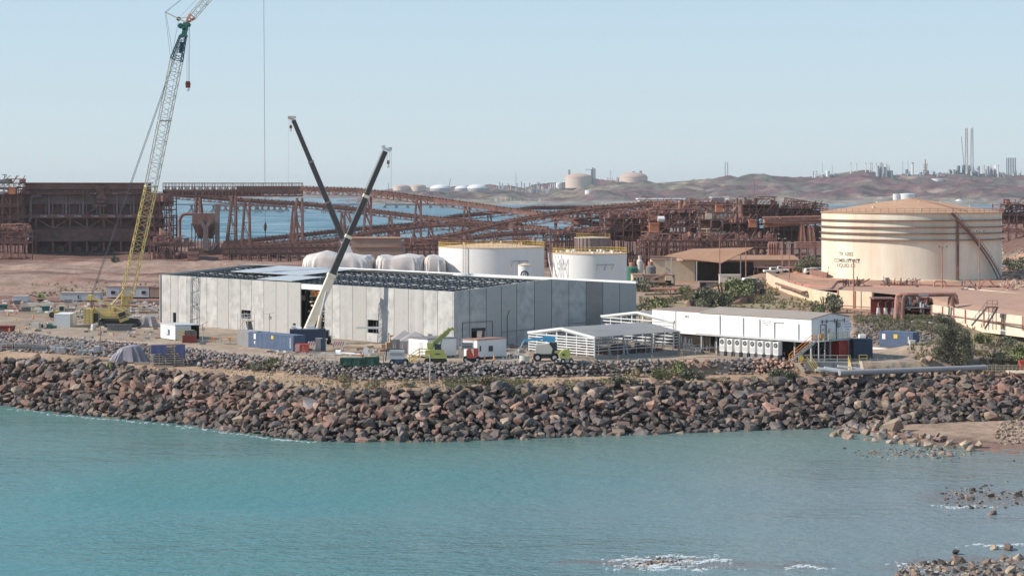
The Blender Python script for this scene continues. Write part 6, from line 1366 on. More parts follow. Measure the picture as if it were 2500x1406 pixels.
cabin('short tan demountable room with white corner post by the left end of the hall', P(364,729,0), 2.9, 5, 2.6, 0, m='tan_wall', roof='rust_light')
cabin('white and grey low hut at the far left of the yard', P(30,737,0)+Vector((0,0,0)), 3.6, 3, 1.1, .05, m='white', roof='light_grey', lift=.1)
# steel crates, racks, skips
def frame_crate(label, p, L, Wd, H, rz, m='galv', fill='mid_grey', group=None, name='steel_crate', cat='crate', nb=3):
    t = thing(name, label, cat, p, rz, group); mb = MB()
    for x in (0,L):
        for y in (0,Wd): mb.bar((x,y,0),(x,y,H),.08)
    for z in [H*i/nb for i in range(nb+1)]:
        mb.bar((0,0,z),(L,0,z),.07); mb.bar((0,Wd,z),(L,Wd,z),.07); mb.bar((0,0,z),(0,Wd,z),.07); mb.bar((L,0,z),(L,Wd,z),.07)
    for i in range(1, max(2, int(L/.7))): x = L*i/max(2, int(L/.7)); mb.bar((x,0,0),(x,0,H),.05)
    mb.build('frame', MC[m], t)
    if fill: MB().box(.12,.12,.05,L-.12,Wd-.12,H*.8).build('load', MC[fill], t)
    return t
gk = 'steel crates and stillages along the dirt track at the left'
for px, py, L, H, lab, fl in ((2,857,2.0,1.3,'leftmost rusty stillage on the dirt track','rust'),(36,858,2.6,1.4,'grey green stillage second from the left on the dirt track','olive_box'),(78,860,2.4,1.3,'third galvanised stillage along the dirt track','mid_grey'),(122,862,.8,1.3,'narrow pale frame crate beside the pair of boxy crates','white_steel'),(135,864,1.5,1.35,'boxy pale grey crate in the middle of the left track','light_grey'),(186,868,1.7,1.0,'low galvanised crate right of the boxy pale crate','galv'),(176,860,1.5,1.5,'open frame crate standing behind the low galvanised crate',None)):
    frame_crate(lab, G(px,py), L, 1.4, H, random.uniform(-.05,.1), fill=fl, group=gk)
def sticks(name, label, cat, p, n_, L, m, spread=.6, rz=0., r=.06, group=None, stack=.12, boxy=True):
    mb = MB()
    for i in range(n_):
        y = random.uniform(0, spread); z = r+(i % 4)*stack; a = random.uniform(-.05,.05); l = L*random.uniform(.85,1)
        if boxy: mb.bar((0,y,z),(l*math.cos(a),y+l*math.sin(a),z), r*2)
        else: mb.tube((0,y,z),(l*math.cos(a),y+l*math.sin(a),z), r, n=8)
    return solo(mb, name, MC[m], label, cat, p, rz, group)
for px, py, lab in ((199,876,'timber beam lying left of the grey tarpaulin'),(246,882,'timber beam lying against the left foot of the grey tarpaulin'),(328,891,'timber beam lying in front of the blue tarp stack')):
    solo(MB().cbox((1.2,0,.2),(2.5,.4,.4)), 'timber_beam', MC['timber_pale'], lab, 'beam', G(px,py), .12, 'timber beams on the track')
p = G(316,884); drape('grey_tarpaulin', 'shiny grey tarpaulin draped over a mound left of the blue tarp stack', 'tarpaulin', p, 5.9, 3.2, 2.6, .12, 'grey_tarp', .5, 13, 9, None, .22, .1, cone=.75)
# blue tarp scaffold stack
p = G(404,895); t = thing('scaffold_stack', 'tall stack of scaffold stillages half covered by a blue tarpaulin', 'stack', p, .32); mb = MB()
for x in (-2.1,-1.0,0,1.4,2.9):
    for y in (0,1.6): mb.bar((x,y,0),(x,y,3.3),.1)
for i in range(9):
    z = .25+i*.36; mb.bar((-2.1,0,z),(2.9,0,z),.07); mb.bar((-2.1,1.6,z),(2.9,1.6,z),.07)
mb.build('rack_frame', MC['timber_pale'], t); mb = MB(); [mb.box(-2+random.random()*.2,.1,.2+i*.36,2.8,1.5,.38+i*.36) for i in range(8)]; mb.build('shelf_load', MC['mid_grey'], t)
MB().box(-2.2,-.1,3.35,3.0,1.7,3.45).build('top_sheet', MC['brown_tarp'], t)
tp = MB()
def cloth(mb, x0, x1, y, z1, z0f, amp=.12, fq=5, n=26, m=10):
    vs = []; ph = random.uniform(0,6)
    for i in range(n+1):
        x = x0+(x1-x0)*i/n; z0 = z0f(i/n)
        for j in range(m+1): q_ = j/m; z = z1+(z0-z1)*q_; vs.append((x, y-amp*q_*(math.sin(x*fq+ph)+.5*math.sin(x*fq*2.3)), z))
    mb.add(vs, [(i*(m+1)+j, i*(m+1)+j+1, (i+1)*(m+1)+j+1, (i+1)*(m+1)+j) for i in range(n) for j in range(m)])
cloth(tp, -2.3, .1, -.18, 3.45, lambda s: 2.05-(.6 if s > .85 else 0)); o = tp.build('tarpaulin', MC['blue_tarp'], t); o.modifiers.new('s', 'SOLIDIFY').thickness = .02; tp = MB(); cloth(tp, 1.6, 3.1, -.15, 3.45, lambda s: 2.4-1.5*s); 
o = tp.build('tarpaulin', MC['blue_tarp'], t); md = o.modifiers.new('s', 'SOLIDIFY'); md.thickness = .02
tp = MB(); cloth(tp, -.2, 1.9, 0, 3.45, lambda s: 1.2); 
tp.v = [(3.05+ (y_)*-1*.5, x_, z_) for x_, y_, z_ in tp.v]; o = tp.build('tarpaulin', MC['blue_tarp'], t); md = o.modifiers.new('s', 'SOLIDIFY'); md.thickness = .02
solo(MB().lathe([(.22,0),(.25,.2),(.2,.45),(.05,.5)],12), 'gas_cylinder', MC['orange'], 'small orange drum at the foot of the blue tarp stack', 'drum', G(403,893)+Vector((0,-.4,0)))
solo(MB().cbox((0,0,.08),(3.0,1.2,.12)), 'timber_sheet', MC['timber'], 'flat timber sheet under the front of the blue tarp stack', 'sheet', G(400,897), .3)
# scaffold grid standing by the track on the left
p = G(243,868); t = thing('scaffold', 'open scaffold grid leaning behind the timber beams at the left', 'scaffold', p, .1); mb = MB()
for i in range(8): mb.bar((i*1.1,0,0),(i*1.1,.2,2.9-.12*i),.06)
for j in range(6): mb.bar((0,.02*j,.3+j*.5),(7.7,.02*j,.3+j*.4),.05)
for i in range(0,7,1): mb.bar((i*1.1,.1,2.7),(i*1.1+1.6,.1,.9),.045)
mb.build('tube_frame', MC['rust_light'], t); MB().bar((.2,-.1,0),(.2,-.1,5.6),.1).build('standard', MC['mid_grey'], t)
t = thing('small_truck', 'white flat tray ute parked on the track left of the scaffold grid', 'ute', G(216,868), .1); MB().prism([(0,.4),(2.6,.4),(2.6,1.0),(2.0,1.1),(1.7,1.5),(.9,1.5),(.8,.9),(0,.9)],0,1.5).build('body', MC['light_grey'], t); [MB().tube((x,-.03,.3),(x,.2,.3),.3,n=12).build('wheel', MC['tyre'], t) for x in (.5,2.1)]
# left yard clutter
def skip(label, px, py, m, L=2.4, H=1.0): 
    t = thing('skip_bin', label, 'bin', P(px,py,0), random.uniform(-.1,.2), 'steel bins in the left yard'); MB().prism([(.25,0),(L-.25,0),(L,H),(0,H)],0,1.4).build('shell', MC[m], t); mb = MB(); [mb.box(x,-.06,.1,x+.08,0,H) for x in (L*.25,L*.5,L*.75)]; mb.build('rib', MC[m], t)
skip('dark green bin at the left edge of the yard',-8,755,'green_metal'); skip('dark grey bin third from the left edge',52,761,'mid_grey',2.0); skip('dark green bin left of the yellow roller',101,759,'green_metal',1.8); skip('charcoal bin behind the low white hut',32,744,'mid_grey',1.6)
t = thing('road_roller', 'pale yellow road roller with white cab left of the yellow crane', 'roller', P(124,776,0), .15); MB().prism([(0,.7),(.9,1.4),(1.6,1.5),(1.6,.5),(.4,.4)],0,1.8).build('bonnet', MC['safety_yellow'], t); MB().box(1.6,.1,.5,2.7,1.7,2.5).build('cab', MC['cream_paint'], t); MB().box(1.75,.05,1.4,2.6,.1,2.3).build('cab_window', MC['glass'], t); MB().tube((.2,0,.6),(.2,1.8,.6),.6,n=18).build('drum', MC['steel_dark'], t); MB().tube((2.3,-.05,.6),(2.3,.4,.6),.6,n=14).build('wheel', MC['tyre'], t)
def excav(label, p, m, rz=0, s=1.0, boom='back'):
    t = thing('excavator', label, 'excavator', p, rz); mb = MB(); mb.prism([(0,.9),(2.0,.9),(2.2,1.6),(1.9,2.2),(1.1,2.5),(.2,2.2)],0,1.6); mb.build('upper_body', MC[m], t); MB().box(-.1,-.2,0,2.4,.25,.6).build('track', MC['black'], t); MB().box(-.1,1.35,0,2.4,1.8,.6).build('track', MC['black'], t); MB().box(.5,-.02,1.3,1.1,0,2.0).build('cab_window', MC['glass'], t)
    MB().path([(0,.8,1.4),(-2.2,.8,2.1),(-3.6,.8,1.0)],.16,6).build('boom', MC['steel_dark'], t); t.scale = (s,s,s); return t
excav('lime green excavator at the left behind the concrete beams', P(91,736,0), 'lime', .1, .75)
t = thing('solar_sign', 'pair of small grey solar panels on a post behind the roller', 'solar panel', P(167,765,0)); MB().tube((0,0,0),(0,0,3.0),.06).build('post', MC['mid_grey'], t); [MB().box(x,-.05,2.2,x+.7,.05,2.95).build('panel', MC['mid_grey'], t) for x in (-.8,.1)]
gb = 'precast beams and debris in the left yard'
rr = random.Random(77)
def bm_(px, py, L, lab, m='cream_box', h=.35, rz=0.0, w=.5): solo(MB().cbox((L/2,0,h/2+.05),(L,w,h)), 'precast_beam', MC[m], lab, 'beam', P(px,py,0), rz, gb)
for i, (px, py, L, m, lab) in enumerate(((68,746,6,'cream_box','white precast beam behind the charcoal bin'),(20,749,5.5,'timber_pale','pale beam running right from the green bin'),(84,757,2.2,'white','short bright white beam beside the green bin'),(110,745,8,'timber_pale','long pinkish beam behind the yellow roller'),(190,742,9,'timber_pale','first long pinkish beam behind the crane counterweight'),(215,751,11,'rust_light','second long reddish beam behind the crane'),(255,757,12,'timber_pale','third long pale beam behind the crane cab'),(305,765,7,'rust_light','reddish beam left of the hall end'),(315,775,6,'white','bright white beam right of the crane cab'),(330,771,5,'cream_box','cream beam left of the hall door'),(160,757,7,'olive_box','grey beam behind the roller'))):
    bm_(px, py, L, lab, m, rr.uniform(.3,.6), rr.uniform(-.04,.06))
mb = MB()
for mi in range(5): pass
st = [MB() for _ in range(5)]
for _ in range(420):
    px = rr.uniform(0, 392); py = rr.uniform(736, 792); 
    if px < 130 and py > 766: continue
    q_ = P(px, py, 0); k = rr.choice(range(5)); st[0].mat(k).cbox((q_.x, q_.y, .15), (rr.uniform(.2,1.4), rr.uniform(.2,.6), rr.uniform(.15,.6)), rr.uniform(-.5,.5))
solo(st[0], 'yard_debris', [MC['white'], MC['timber_pale'], MC['cream_box'], MC['mid_grey'], MC['rust_light']], 'scattered white and pinkish building debris across the left yard', 'debris', kind='stuff')
mb = MB()
for _ in range(260):
    px = rr.choice([rr.uniform(60,130), rr.uniform(200,400), rr.uniform(640,760), rr.uniform(820,1010), rr.uniform(1230,1300), rr.uniform(1690,1950)]); q_ = P(px, rr.uniform(790,828) if px < 400 else rr.uniform(836,872), 0)
    if 500 < px < 1010 and q_.y > 332: q_ = P(px, rr.uniform(850,872), 0)
    mb.mat(rr.randrange(5)).cbox((q_.x, q_.y, .12), (rr.uniform(.2,1.3), rr.uniform(.15,.5), rr.uniform(.12,.5)), rr.uniform(-.7,.7))
solo(mb, 'site_litter', [MC['timber'], MC['light_grey'], MC['mid_grey'], MC['rust_light'], MC['cream_box']], 'loose timber offcuts and fittings strewn along the front of the yard', 'debris', kind='stuff')
t = thing('cable_reels', 'cream cage of cable reels left of the white storage container', 'crate', P(78,803,0)); MB().box(0,0,.1,1.3,1,1.2).build('cage', MC['cream_box'], t); [MB().tube((1.6+i*.6,.2,.55),(1.6+i*.6,.8,.55),.5,n=14).build('reel', MC['timber_pale'], t) for i in range(2)]
solo(MB().cbox((0,0,.5),(1.6,.8,.8)).cbox((1.2,0,.3),(1,.6,.5)), 'generator', MC['green_metal'], 'green generator between the cable reels and the white storage container', 'generator', P(116,802,0))
drape('grey_tarpaulin', 'crumpled grey cover by the left corner of the hall', 'tarpaulin', P(362,797,0), 3.4, 2.2, 2.0, 0, 'tent', .35, 9, 31, cone=.5)
solo(MB().cbox((0,0,.6),(4.6,.5,1.1)).cbox((0,-.1,1.2),(5.4,.7,.1)), 'steel_trough', MC['mid_grey'], 'dark open trough box in front of the crane tracks', 'trough', P(292,808,0))
solo(MB().lathe([(.5,0),(.5,.7),(.35,1.1),(.05,1.2)],8), 'bulk_bag', MC['cream_box'], 'pale bulk bag in front of the crane counterweight', 'bag', P(228,806,0))
t = thing('lighting_rig', 'slim grey post with two small lamps in front of the crane body', 'light pole', P(241,812,0)); MB().tube((0,0,0),(0,0,4.6),.05).build('pole', MC['mid_grey'], t); mb = MB(); mb.bar((-.6,0,4.5),(.8,0,4.5),.06); mb.cbox((.6,0,4.4),(.3,.2,.3)); mb.build('lamp_head', MC['galv'], t)
t = thing('site_sign', 'small yellow sign on a thin post at the left of the yard', 'sign', P(40,798,0)); MB().bar((0,0,0),(0,0,1.4),.05).build('post', MC['cream_box'], t); MB().box(-.12,-.05,1.1,.12,0,1.6).build('board', MC['safety_yellow'], t)
gcn = 'orange traffic cones and bollards'
for px, py, lab in ((20,771,'leftmost orange cone in the left yard'),(38,767,'second orange cone in the left yard'),(81,778,'orange cone left of the roller'),(23,812,'orange cone in front of the maroon bin'),(47,812,'orange cone right of the maroon bin'),(1301,885,'tall orange and white cone beside the concrete ring'),(1206,880,'white topped cone right of the pink roofed cabin'),(1183,884,'small cone below the pink roofed cabin')):
    t = thing('traffic_cone', lab, 'cone', P(px,py,0), 0, gcn); MB().lathe([(.2,.03),(.12,.5),(.05,.95),(.04,1.0)],10).build('cone', MC['orange'], t); MB().cbox((0,0,.02),(.5,.5,.05)).build('base', MC['black'], t); MB().lathe([(.125,.45),(.09,.7)],10).build('white_band', MC['white'], t)
# scaffold platform, light towers, tents by the hall
t = thing('scaffold', 'grey scaffold access platform with stair under the upper hall opening', 'scaffold', P(569,826,0)+Vector((0,6,0)), RZB-math.pi/2); mb = MB()
for x in (0,1.6,3.2):
    for y in (0,1.4): mb.bar((x,y,0),(x,y,4.0),.06)
for z in (2.8,3.4,4.0): mb.bar((0,0,z),(3.2,0,z),.06); mb.bar((0,1.4,z),(3.2,1.4,z),.06)
for x in (0,1.6): mb.bar((x,0,.2),(x+1.6,0,2.7),.05)
mb.build('tube_frame', MC['galv'], t); MB().box(0,0,2.7,3.2,1.4,2.78).build('deck', MC['timber'], t); MB().add([(2.4,0,2.7),(3.4,0,0.1),(3.4,1.2,.1),(2.4,1.2,2.7),(2.5,0,2.8),(3.6,0,0.2),(3.6,1.2,.2),(2.5,1.2,2.8)], [(0,3,2,1),(4,5,6,7),(0,1,5,4),(1,2,6,5),(2,3,7,6),(3,0,4,7)]).build('stair', MC['mid_grey'], t)
def solar(label, p, h, flip=1):
    t = thing('solar_light_tower', label, 'light tower', p); MB().tube((0,0,0),(0,0,h),.06).build('mast', MC['galv'], t); mb = MB(); mb.add([(-.8,-.5,h-.45*flip),(.9,-.5,h+.5*flip),(.9,.6,h+.5*flip),(-.8,.6,h-.45*flip),(-.8,-.5,h-.4*flip),(.9,-.5,h+.56*flip),(.9,.6,h+.56*flip),(-.8,.6,h-.4*flip)], [(0,3,2,1),(4,5,6,7),(0,1,5,4),(1,2,6,5),(2,3,7,6),(3,0,4,7)]); mb.build('solar_panel', MC['glass'], t); MB().cbox((.1,0,h-.8),(.5,.4,.5)).build('battery_box', MC['cream_box'], t); MB().cbox((0,0,.3),(1,.8,.5)).build('base', MC['mid_grey'], t)
solar('solar light tower with tilted dark panel right of the awning', P(495,841,0), 3.4); solar('solar light tower standing behind the long blue container', P(653,832,0)+Vector((0,3,0)), 4.6, .3)
for i, (px, py, lab, rz) in enumerate(((985,862,'pointed grey canopy tent nearer the brown crates',RZB-.6),(1012,866,'wider grey canopy tent touching the white office cabin',RZB-.7))):
    t = thing('canopy_tent', lab, 'tent', P(px,py,0)+Vector((0,2.5,0)), rz, 'grey canopy tents'); s_ = 2.1+.35*i; MB().add([(-s_,-s_,2.2),(s_,-s_,2.2),(s_,s_,2.2),(-s_,s_,2.2),(0,0,3.55),(-s_,-s_,2.0),(s_,-s_,2.0),(s_,s_,2.0),(-s_,s_,2.0)], [(0,1,4),(1,2,4),(2,3,4),(3,0,4),(0,5,6,1),(1,6,7,2),(2,7,8,3),(3,8,5,0)]).build('canopy', MC['tent'], t)
    for x in (-s_,s_):
        for y in (-s_,s_): MB().bar((x*.97,y*.97,0),(x*.97,y*.97,2.1),.06).build('leg', MC['galv'], t)
    mb = MB(); cloth(mb, -s_, s_*.9, -s_, 2.1, lambda s: .2, .07, 7); o = mb.build('side_curtain', MC['tent'], t); o.modifiers.new('s','SOLIDIFY').thickness = .02
for i,(dx,dy,dz,s_) in enumerate(((0,0,0,1.3),(1.3,.4,0,1.2),(.5,.3,1.25,1.2),(-1.0,.6,0,1.0))): solo(MB().cbox((0,0,s_/2),(s_,s_,s_)).cbox((0,0,s_),(s_+.1,s_+.1,.08)), 'timber_crate', MC['timber'], ('front left','right hand','upper','small left')[i]+' brown timber crate in the stack left of the tents', 'crate', P(950,858,0)+Vector((dx,dy+2,dz)), .2, 'brown timber crates by the tents')
solow(MB().bar((0,0,0),(.1,0,0),.01) if False else MB().cbox((P(900,845,0).x,P(900,845,0).y,3.1),(4.2,.4,.35),-.12), 'hanging_beam', MC['light_grey'], 'grey steel beam propped in front of the square hall opening', 'beam')
for px in (897,938): pass
# foreground machines -------------------------------------------------
def wheels(t, xs_, y0, y1, r):
    for x in xs_:
        for y in (y0, y1): w_ = MB().tube((x,y,r),(x,y+.25,r),r,n=16).build('wheel', MC['tyre'], t); MB().tube((x,y-.02,r),(x,y+.27,r),r*.5,n=12).build('rim', MC['light_grey'], w_)
t = thing('mini_crane', 'yellow green mini crawler crane with raised stubby boom', 'crane', P(1036,888,0)+Vector((0,1,0)), .02)
MB().prism([(0,.7),(3.4,.7),(3.3,1.1),(2.7,2.0),(1.3,2.05),(.1,1.9)],0,1.9).build('upper_body', MC['lime'], t)
for y in (-.15,1.5): MB().prism([(.1,0),(3.2,0),(3.4,.3),(3.2,.6),(.1,.6),(-.1,.3)],y,y+.5).build('crawler_track', MC['black'], t)
MB().box(.25,-.03,.9,.85,0,1.6).build('vent_panel', MC['safety_yellow'], t); MB().box(1.6,-.03,1.35,2.3,0,1.5).build('marking', MC['steel_dark'], t)
mb = MB(); mb.bar((.6,.9,2.1),(3.6,.9,4.7),.5,.55); mb.bar((3.3,.9,4.55),(4.2,.9,5.25),.36,.4); mb.bar((4.1,.9,5.25),(4.7,.9,4.9),.3,.35); mb.cbox((.8,.9,2.7),(.9,.8,.7)); mb.bar((1.2,.6,3.1),(3.7,.6,5.2),.18,.22)
for i in range(5): mb.cbox((1.4+i*.55,.75,3.25+i*.48),(.32,.4,.3))
mb.build('boom', MC['lime'], t); MB().tube((2.3,.9,2.0),(2.6,.9,3.6),.1).build('lift_cylinder', MC['galv'], t); MB().box(1.5,.2,1.95,2.5,1.5,2.9).build('cab', MC['glass'], t)
t = thing('scissor_lift', 'red boom lift with cage basket between the two white cabins', 'lift', P(1124,884,0), 0); MB().prism([(.9,.6),(2.7,.6),(2.7,2.0),(1.3,2.05),(.9,1.7)],0,1.9).build('body', MC['red_paint'], t); MB().add([(1.6,-.02,2.0),(2.05,-.02,2.0),(2.05,-.02,.8)],[(0,2,1)]).build('cream_panel', MC['cream_paint'], t)
MB().box(.5,-.1,.15,2.9,2,.6).build('chassis', MC['black'], t); wheels(t,(.8,2.6),-.25,1.85,.4); frm = MB(); 
for x in (.1,2.0):
    for y in (.1,1.6): frm.bar((x,y,1.6),(x,y,3.1),.06)
for z in (2.1,2.6,3.1): frm.bar((.1,.1,z),(2,.1,z),.05); frm.bar((.1,1.6,z),(2,1.6,z),.05); frm.bar((.1,.1,z),(.1,1.6,z),.05)
frm.bar((2,.1,3.1),(2,1.6,3.1),.05); frm.build('basket', MC['light_grey'], t); MB().box(.2,.2,2.0,1.9,1.5,2.9).build('basket_mesh', MC['mid_grey'], t); MB().box(-.2,.3,.6,.5,1.5,2.2).build('engine_box', MC['timber_pale'], t)
t = thing('boom_lift', 'silver grey boom lift with blue chassis left of the yellow stair', 'lift', P(932,892,0)+Vector((0,.6,0)), 0); MB().prism([(.8,.9),(3.3,.9),(3.3,2.1),(1.2,2.3),(.8,1.7)],0,1.8).build('body', MC['light_grey'], t); MB().box(1.2,-.03,1.5,3.1,0,1.9).build('side_panel', MC['grey_box'], t)
MB().box(1.4,.2,.3,3.6,1.6,.9).build('chassis', MC['blue_box'], t); wheels(t,(1.5,3.5),-.2,1.7,.4); mb = MB(); mb.bar((.5,.5,.6),(.7,.5,2.4),.16); mb.bar((.7,.5,2.4),(3.2,.5,2.3),.16); mb.build('boom', MC['teal_steel'], t); frame_crate('x', P(0,900,0), 1.0,.8,1.1,0) if False else None
mb = MB(); [mb.bar((x,y,.2),(x,y,1.4),.05) for x in (-.8,.2) for y in (0,.8)]; [mb.bar((-.8,y,z),(.2,y,z),.05) for y in (0,.8) for z in (.2,.8,1.4)]; mb.build('basket', MC['mid_grey'], t)
t = thing('boom_lift', 'small lime green boom lift in front of the first steel frame', 'lift', P(1358,888,0)+Vector((0,.4,0)), 0); MB().prism([(.5,.75),(2.1,.75),(2.15,1.9),(1.8,2.2),(1.0,2.0),(.5,1.5)],0,1.5).build('body', MC['lime'], t); MB().box(.9,-.03,1.2,1.3,0,1.5).build('vent_panel', MC['steel_dark'], t); MB().box(-.1,.1,.2,2.6,1.4,.6).build('chassis', MC['light_grey'], t); wheels(t,(0,1.05,2.3),-.2,1.4,.36)
t = thing('telehandler', 'grey telehandler with bright blue boom by the concrete ring', 'telehandler', P(1300,886,0)+Vector((0,2.2,0)), 0); MB().prism([(.4,1.2),(2.9,1.2),(3.1,2.0),(2.6,2.7),(.6,2.6)],0,1.9).build('body', MC['cream_box'], t); MB().box(2.6,.2,1.2,3.8,1.7,2.9).build('cab', MC['glass'], t)
mb = MB(); mb.bar((-1.3,.5,3.2),(1.7,.5,3.55),.3,.35); mb.bar((1.6,.5,3.5),(3.5,.5,3.4),.75,.75); mb.build('boom', mat('blue_boom', (.08,.36,.62), .5, var=.15), t); MB().bar((-1.3,.4,3.2),(-2.2,.4,1.3),.2).build('fork_arm', MC['light_grey'], t); wheels(t,(.8,3.4),-.3,1.8,.65); MB().box(.4,.1,.5,3.8,1.6,1.2).build('chassis', MC['steel_dark'], t); MB().bar((3.4,-.4,1.5),(5.4,-.4,1.6),.35,.3).build('outrigger_arm', MC['lime'], t)
solo(MB().lathe([(.75,0),(.75,1.15),(.62,1.15),(.62,.3)],24), 'concrete_ring', MC['cream_box'], 'round pale concrete pipe ring standing on end beside the telehandler', 'ring', P(1280,886,0))
gp = 'white marker posts between the pink roofed cabin and the concrete ring'
for px, py, h in ((1208,886,.9),(1228,884,1.1),(1237,886,1.7),(1244,885,1.3),(1256,884,1.9),(1263,886,1.6),(1220,888,.7)): solo(MB().bar((0,0,0),(0,0,h),.1), 'marker_post', MC['light_grey'], 'thin white marker post between the pink roofed cabin and the concrete ring', 'post', P(px,py,0), 0, gp)
t = thing('skip_bin', 'long bin wrapped in dark green netting above the rubble bank', 'bin', P(829,894,0)+Vector((0,1.2,0)), .03); MB().prism([(0,0),(5.7,0),(5.8,1.3),(3.6,1.05),(.0,1.1)],.1,1.9).build('shell', MC['green_metal'], t); mb = MB(); cloth(mb, -.05, 3.6, .05, 1.15, lambda s: .1, .06, 4); cloth(mb, 3.6, 5.85, .05, 1.3, lambda s: .1, .06, 4); o = mb.build('netting', MC['green_net'], t); o.modifiers.new('s','SOLIDIFY').thickness = .02
t = thing('container_bin', 'red and white bin in front of the navy container', 'bin', P(721,861,0), .02); MB().box(0,0,0,2.1,1.4,1.4).build('shell', MC['red_paint'], t); MB().box(-.05,-.05,0,.7,-.01,1.35).build('faded_panel', mat('faded_red', (.62,.30,.28), .7, dirt=(.7,.6,.55), dscale=2, damt=.6), t)
solo(MB().box(0,0,0,1.1,1.0,2.1), 'control_cabinet', MC['grey_box'], 'grey electrical cabinet right of the red and white striped barrier', 'cabinet', P(770,857,0), .05)
solo(MB().box(0,0,0,.8,1.0,2.0), 'control_cabinet', MC['navy'], 'dark cabinet standing against the grey electrical cabinet', 'cabinet', P(783,857,0), .05)
def barrier(label, px, py, L, slats=8): 
    t = thing('striped_barrier', label, 'barrier', P(px,py,0)); mb = MB(); mb.box(0,0,.3,L,.05,1.0); mb.build('panel', MC['white'], t); mb = MB(); [mb.add([(x,-.01,.32),(x+.16,-.01,.32),(x+.46,-.01,.98),(x+.3,-.01,.98)],[(0,1,2,3)]) for x in np.arange(.02,L-.5,.38)]; mb.build('stripe', MC['red_paint'], t); [MB().box(x,0,0,x+.08,.06,.3).build('foot', MC['black'], t) for x in (.1,L-.2)]
barrier('red and white striped barrier between the red bin and grey cabinet',752,848,1.5); barrier('long red and white striped barrier behind the white pipes',812,848,2.2)
t = thing('pipe_stack', 'bundle of bright white pipes lying in front of the striped barrier', 'pipes', P(782,868,0)); [MB().tube(p0,p1,r_,n=8).build('pipe', MC['white'], t) for p0,p1,r_ in (((0,0,.3),(3.4,-.2,.25),.1),((2.4,1.0,.35),(5.4,.4,.3),.14),((4.0,.5,.3),(6.4,-.3,.25),.09),((2.4,1.3,.6),(3.2,.9,.6),.22))]
t = thing('scaffold', 'low scaffold table left of the green netted bin', 'scaffold', P(768,882,0)); mb = MB(); [mb.bar((x,y,0),(x,y,1.2),.05) for x in (0,1.6,3.2) for y in (0,1.2)]; [mb.bar((0,y,z),(3.2,y,z),.05) for y in (0,1.2) for z in (.5,1.2)]; mb.bar((-.2,-.3,2.0),(.9,-.3,0),.09); mb.bar((-.3,0,0),(-.3,0,2.2),.05); mb.build('tube_frame', MC['galv'], t)
gs = 'timber trestles along the front of the yard'
def trest(label, px, py, h=.9, m='timber'): solo(MB().bar((0,0,0),(.25,.1,h),.06).bar((.55,0,0),(.3,.1,h),.06).bar((.1,.05,h*.4),(.45,.05,h*.4),.05), 'timber_trestle', MC[m], label, 'trestle', P(px,py,0), 0, gs)
for px, py, lab in ((736,862,'trestle in front of the red bin'),(908,872,'leftmost trestle near the white board'),(927,875,'trestle right of the white board'),(1505,884,'left trestle below the steel frame plinth'),(1588,882,'second trestle below the steel frame plinth'),(1660,876,'third trestle below the steel frame plinth'),(1728,875,'right trestle below the steel frame plinth'),(1790,873,'trestle in front of the cooling units'),(846,860,'yellowish trestle by the red barrier rails')): trest(lab, px, py, 1.1)
solo(MB().box(0,0,0,.75,.08,1.2), 'notice_board', MC['white'], 'small white board standing near the tents', 'board', P(888,866,0)); solo(MB().box(0,0,0,.9,.08,1.1).bar((0,-.02,0),(.9,-.02,1.1),.05), 'notice_board', MC['white'], 'white board with dark diagonal at the right end of the rubble bank', 'board', P(1842,874,0))
for px, py, L, lab in ((840,856,5,'orange brown timber rail behind the white pipes'),(905,858,7,'long timber rail in front of the tents'),(1700,879,3.6,'timber plank by the right trestles'),(1660,885,2.4,'pale plank below the steel frame plinth')): solo(MB().cbox((L/2,0,.5),(L,.08,.12)), 'timber_rail', MC['timber'], lab, 'rail', P(px,py,0), random.uniform(-.05,.05))
t = thing('small_fence', 'orange and timber barricade between the light tower and the hall', 'barricade', P(512,838,0)); mb = MB(); [mb.bar((x,0,0),(x,0,1.0),.07) for x in (0,1,2,3.6,5,6.4)]; [mb.bar((0,0,z),(6.4,0,z),.06) for z in (.5,.95)]; mb.build('rail_frame', MC['timber'], t); [MB().box(x,-.06,.4,x+.5,-.02,1.0).build('hazard_board', MC['orange'], t) for x in (.3,3.2)]
solo(MB().cbox((0,0,.6),(2.4,.8,1.2)), 'timber_bin', MC['maroon'], 'dark red slatted bin beside the tan container', 'bin', P(462,836,0)+Vector((0,.4,0)))
# sign frames standing on the lower track near the middle
t = thing('survey_frame', 'pale bent pipe frame with small sign standing on the dirt track', 'frame', G(1043,938)); MB().path([(.4,0,0),(.4,0,4.2),(-.8,0,4.3),(-1.2,0,3.6)],.06,6).build('pipe', MC['light_grey'], t); MB().box(.7,0,.6,1.3,.06,1.6).build('sign_board', MC['mid_grey'], t); MB().bar((-1.0,0,0),(-1.1,0,2.2),.12).build('stake', MC['timber'], t)
mb = MB(); rr = random.Random(8); [mb.bar((x,0,0),(x+rr.uniform(-.6,.6),rr.uniform(-.3,.3),rr.uniform(.9,1.9)),.05) for x in np.arange(-.6,.9,.12)]; solo(mb, 'dead_brush', MC['bark'], 'tangle of dead brown branches behind the survey stake', 'brush', G(1048,938)+Vector((0,.8,0)))
mb = MB(); mb.bar((0,0,0),(0,0,1.0),.1); solo(mb, 'marker_post', MC['timber'], 'short timber stake on the track below the blue container', 'post', P(699,871,0)); solo(MB().bar((0,0,0),(0,0,.8),.1), 'marker_post', MC['timber'], 'thin stake beside the short timber stake below the blue container', 'post', P(707,871,0))
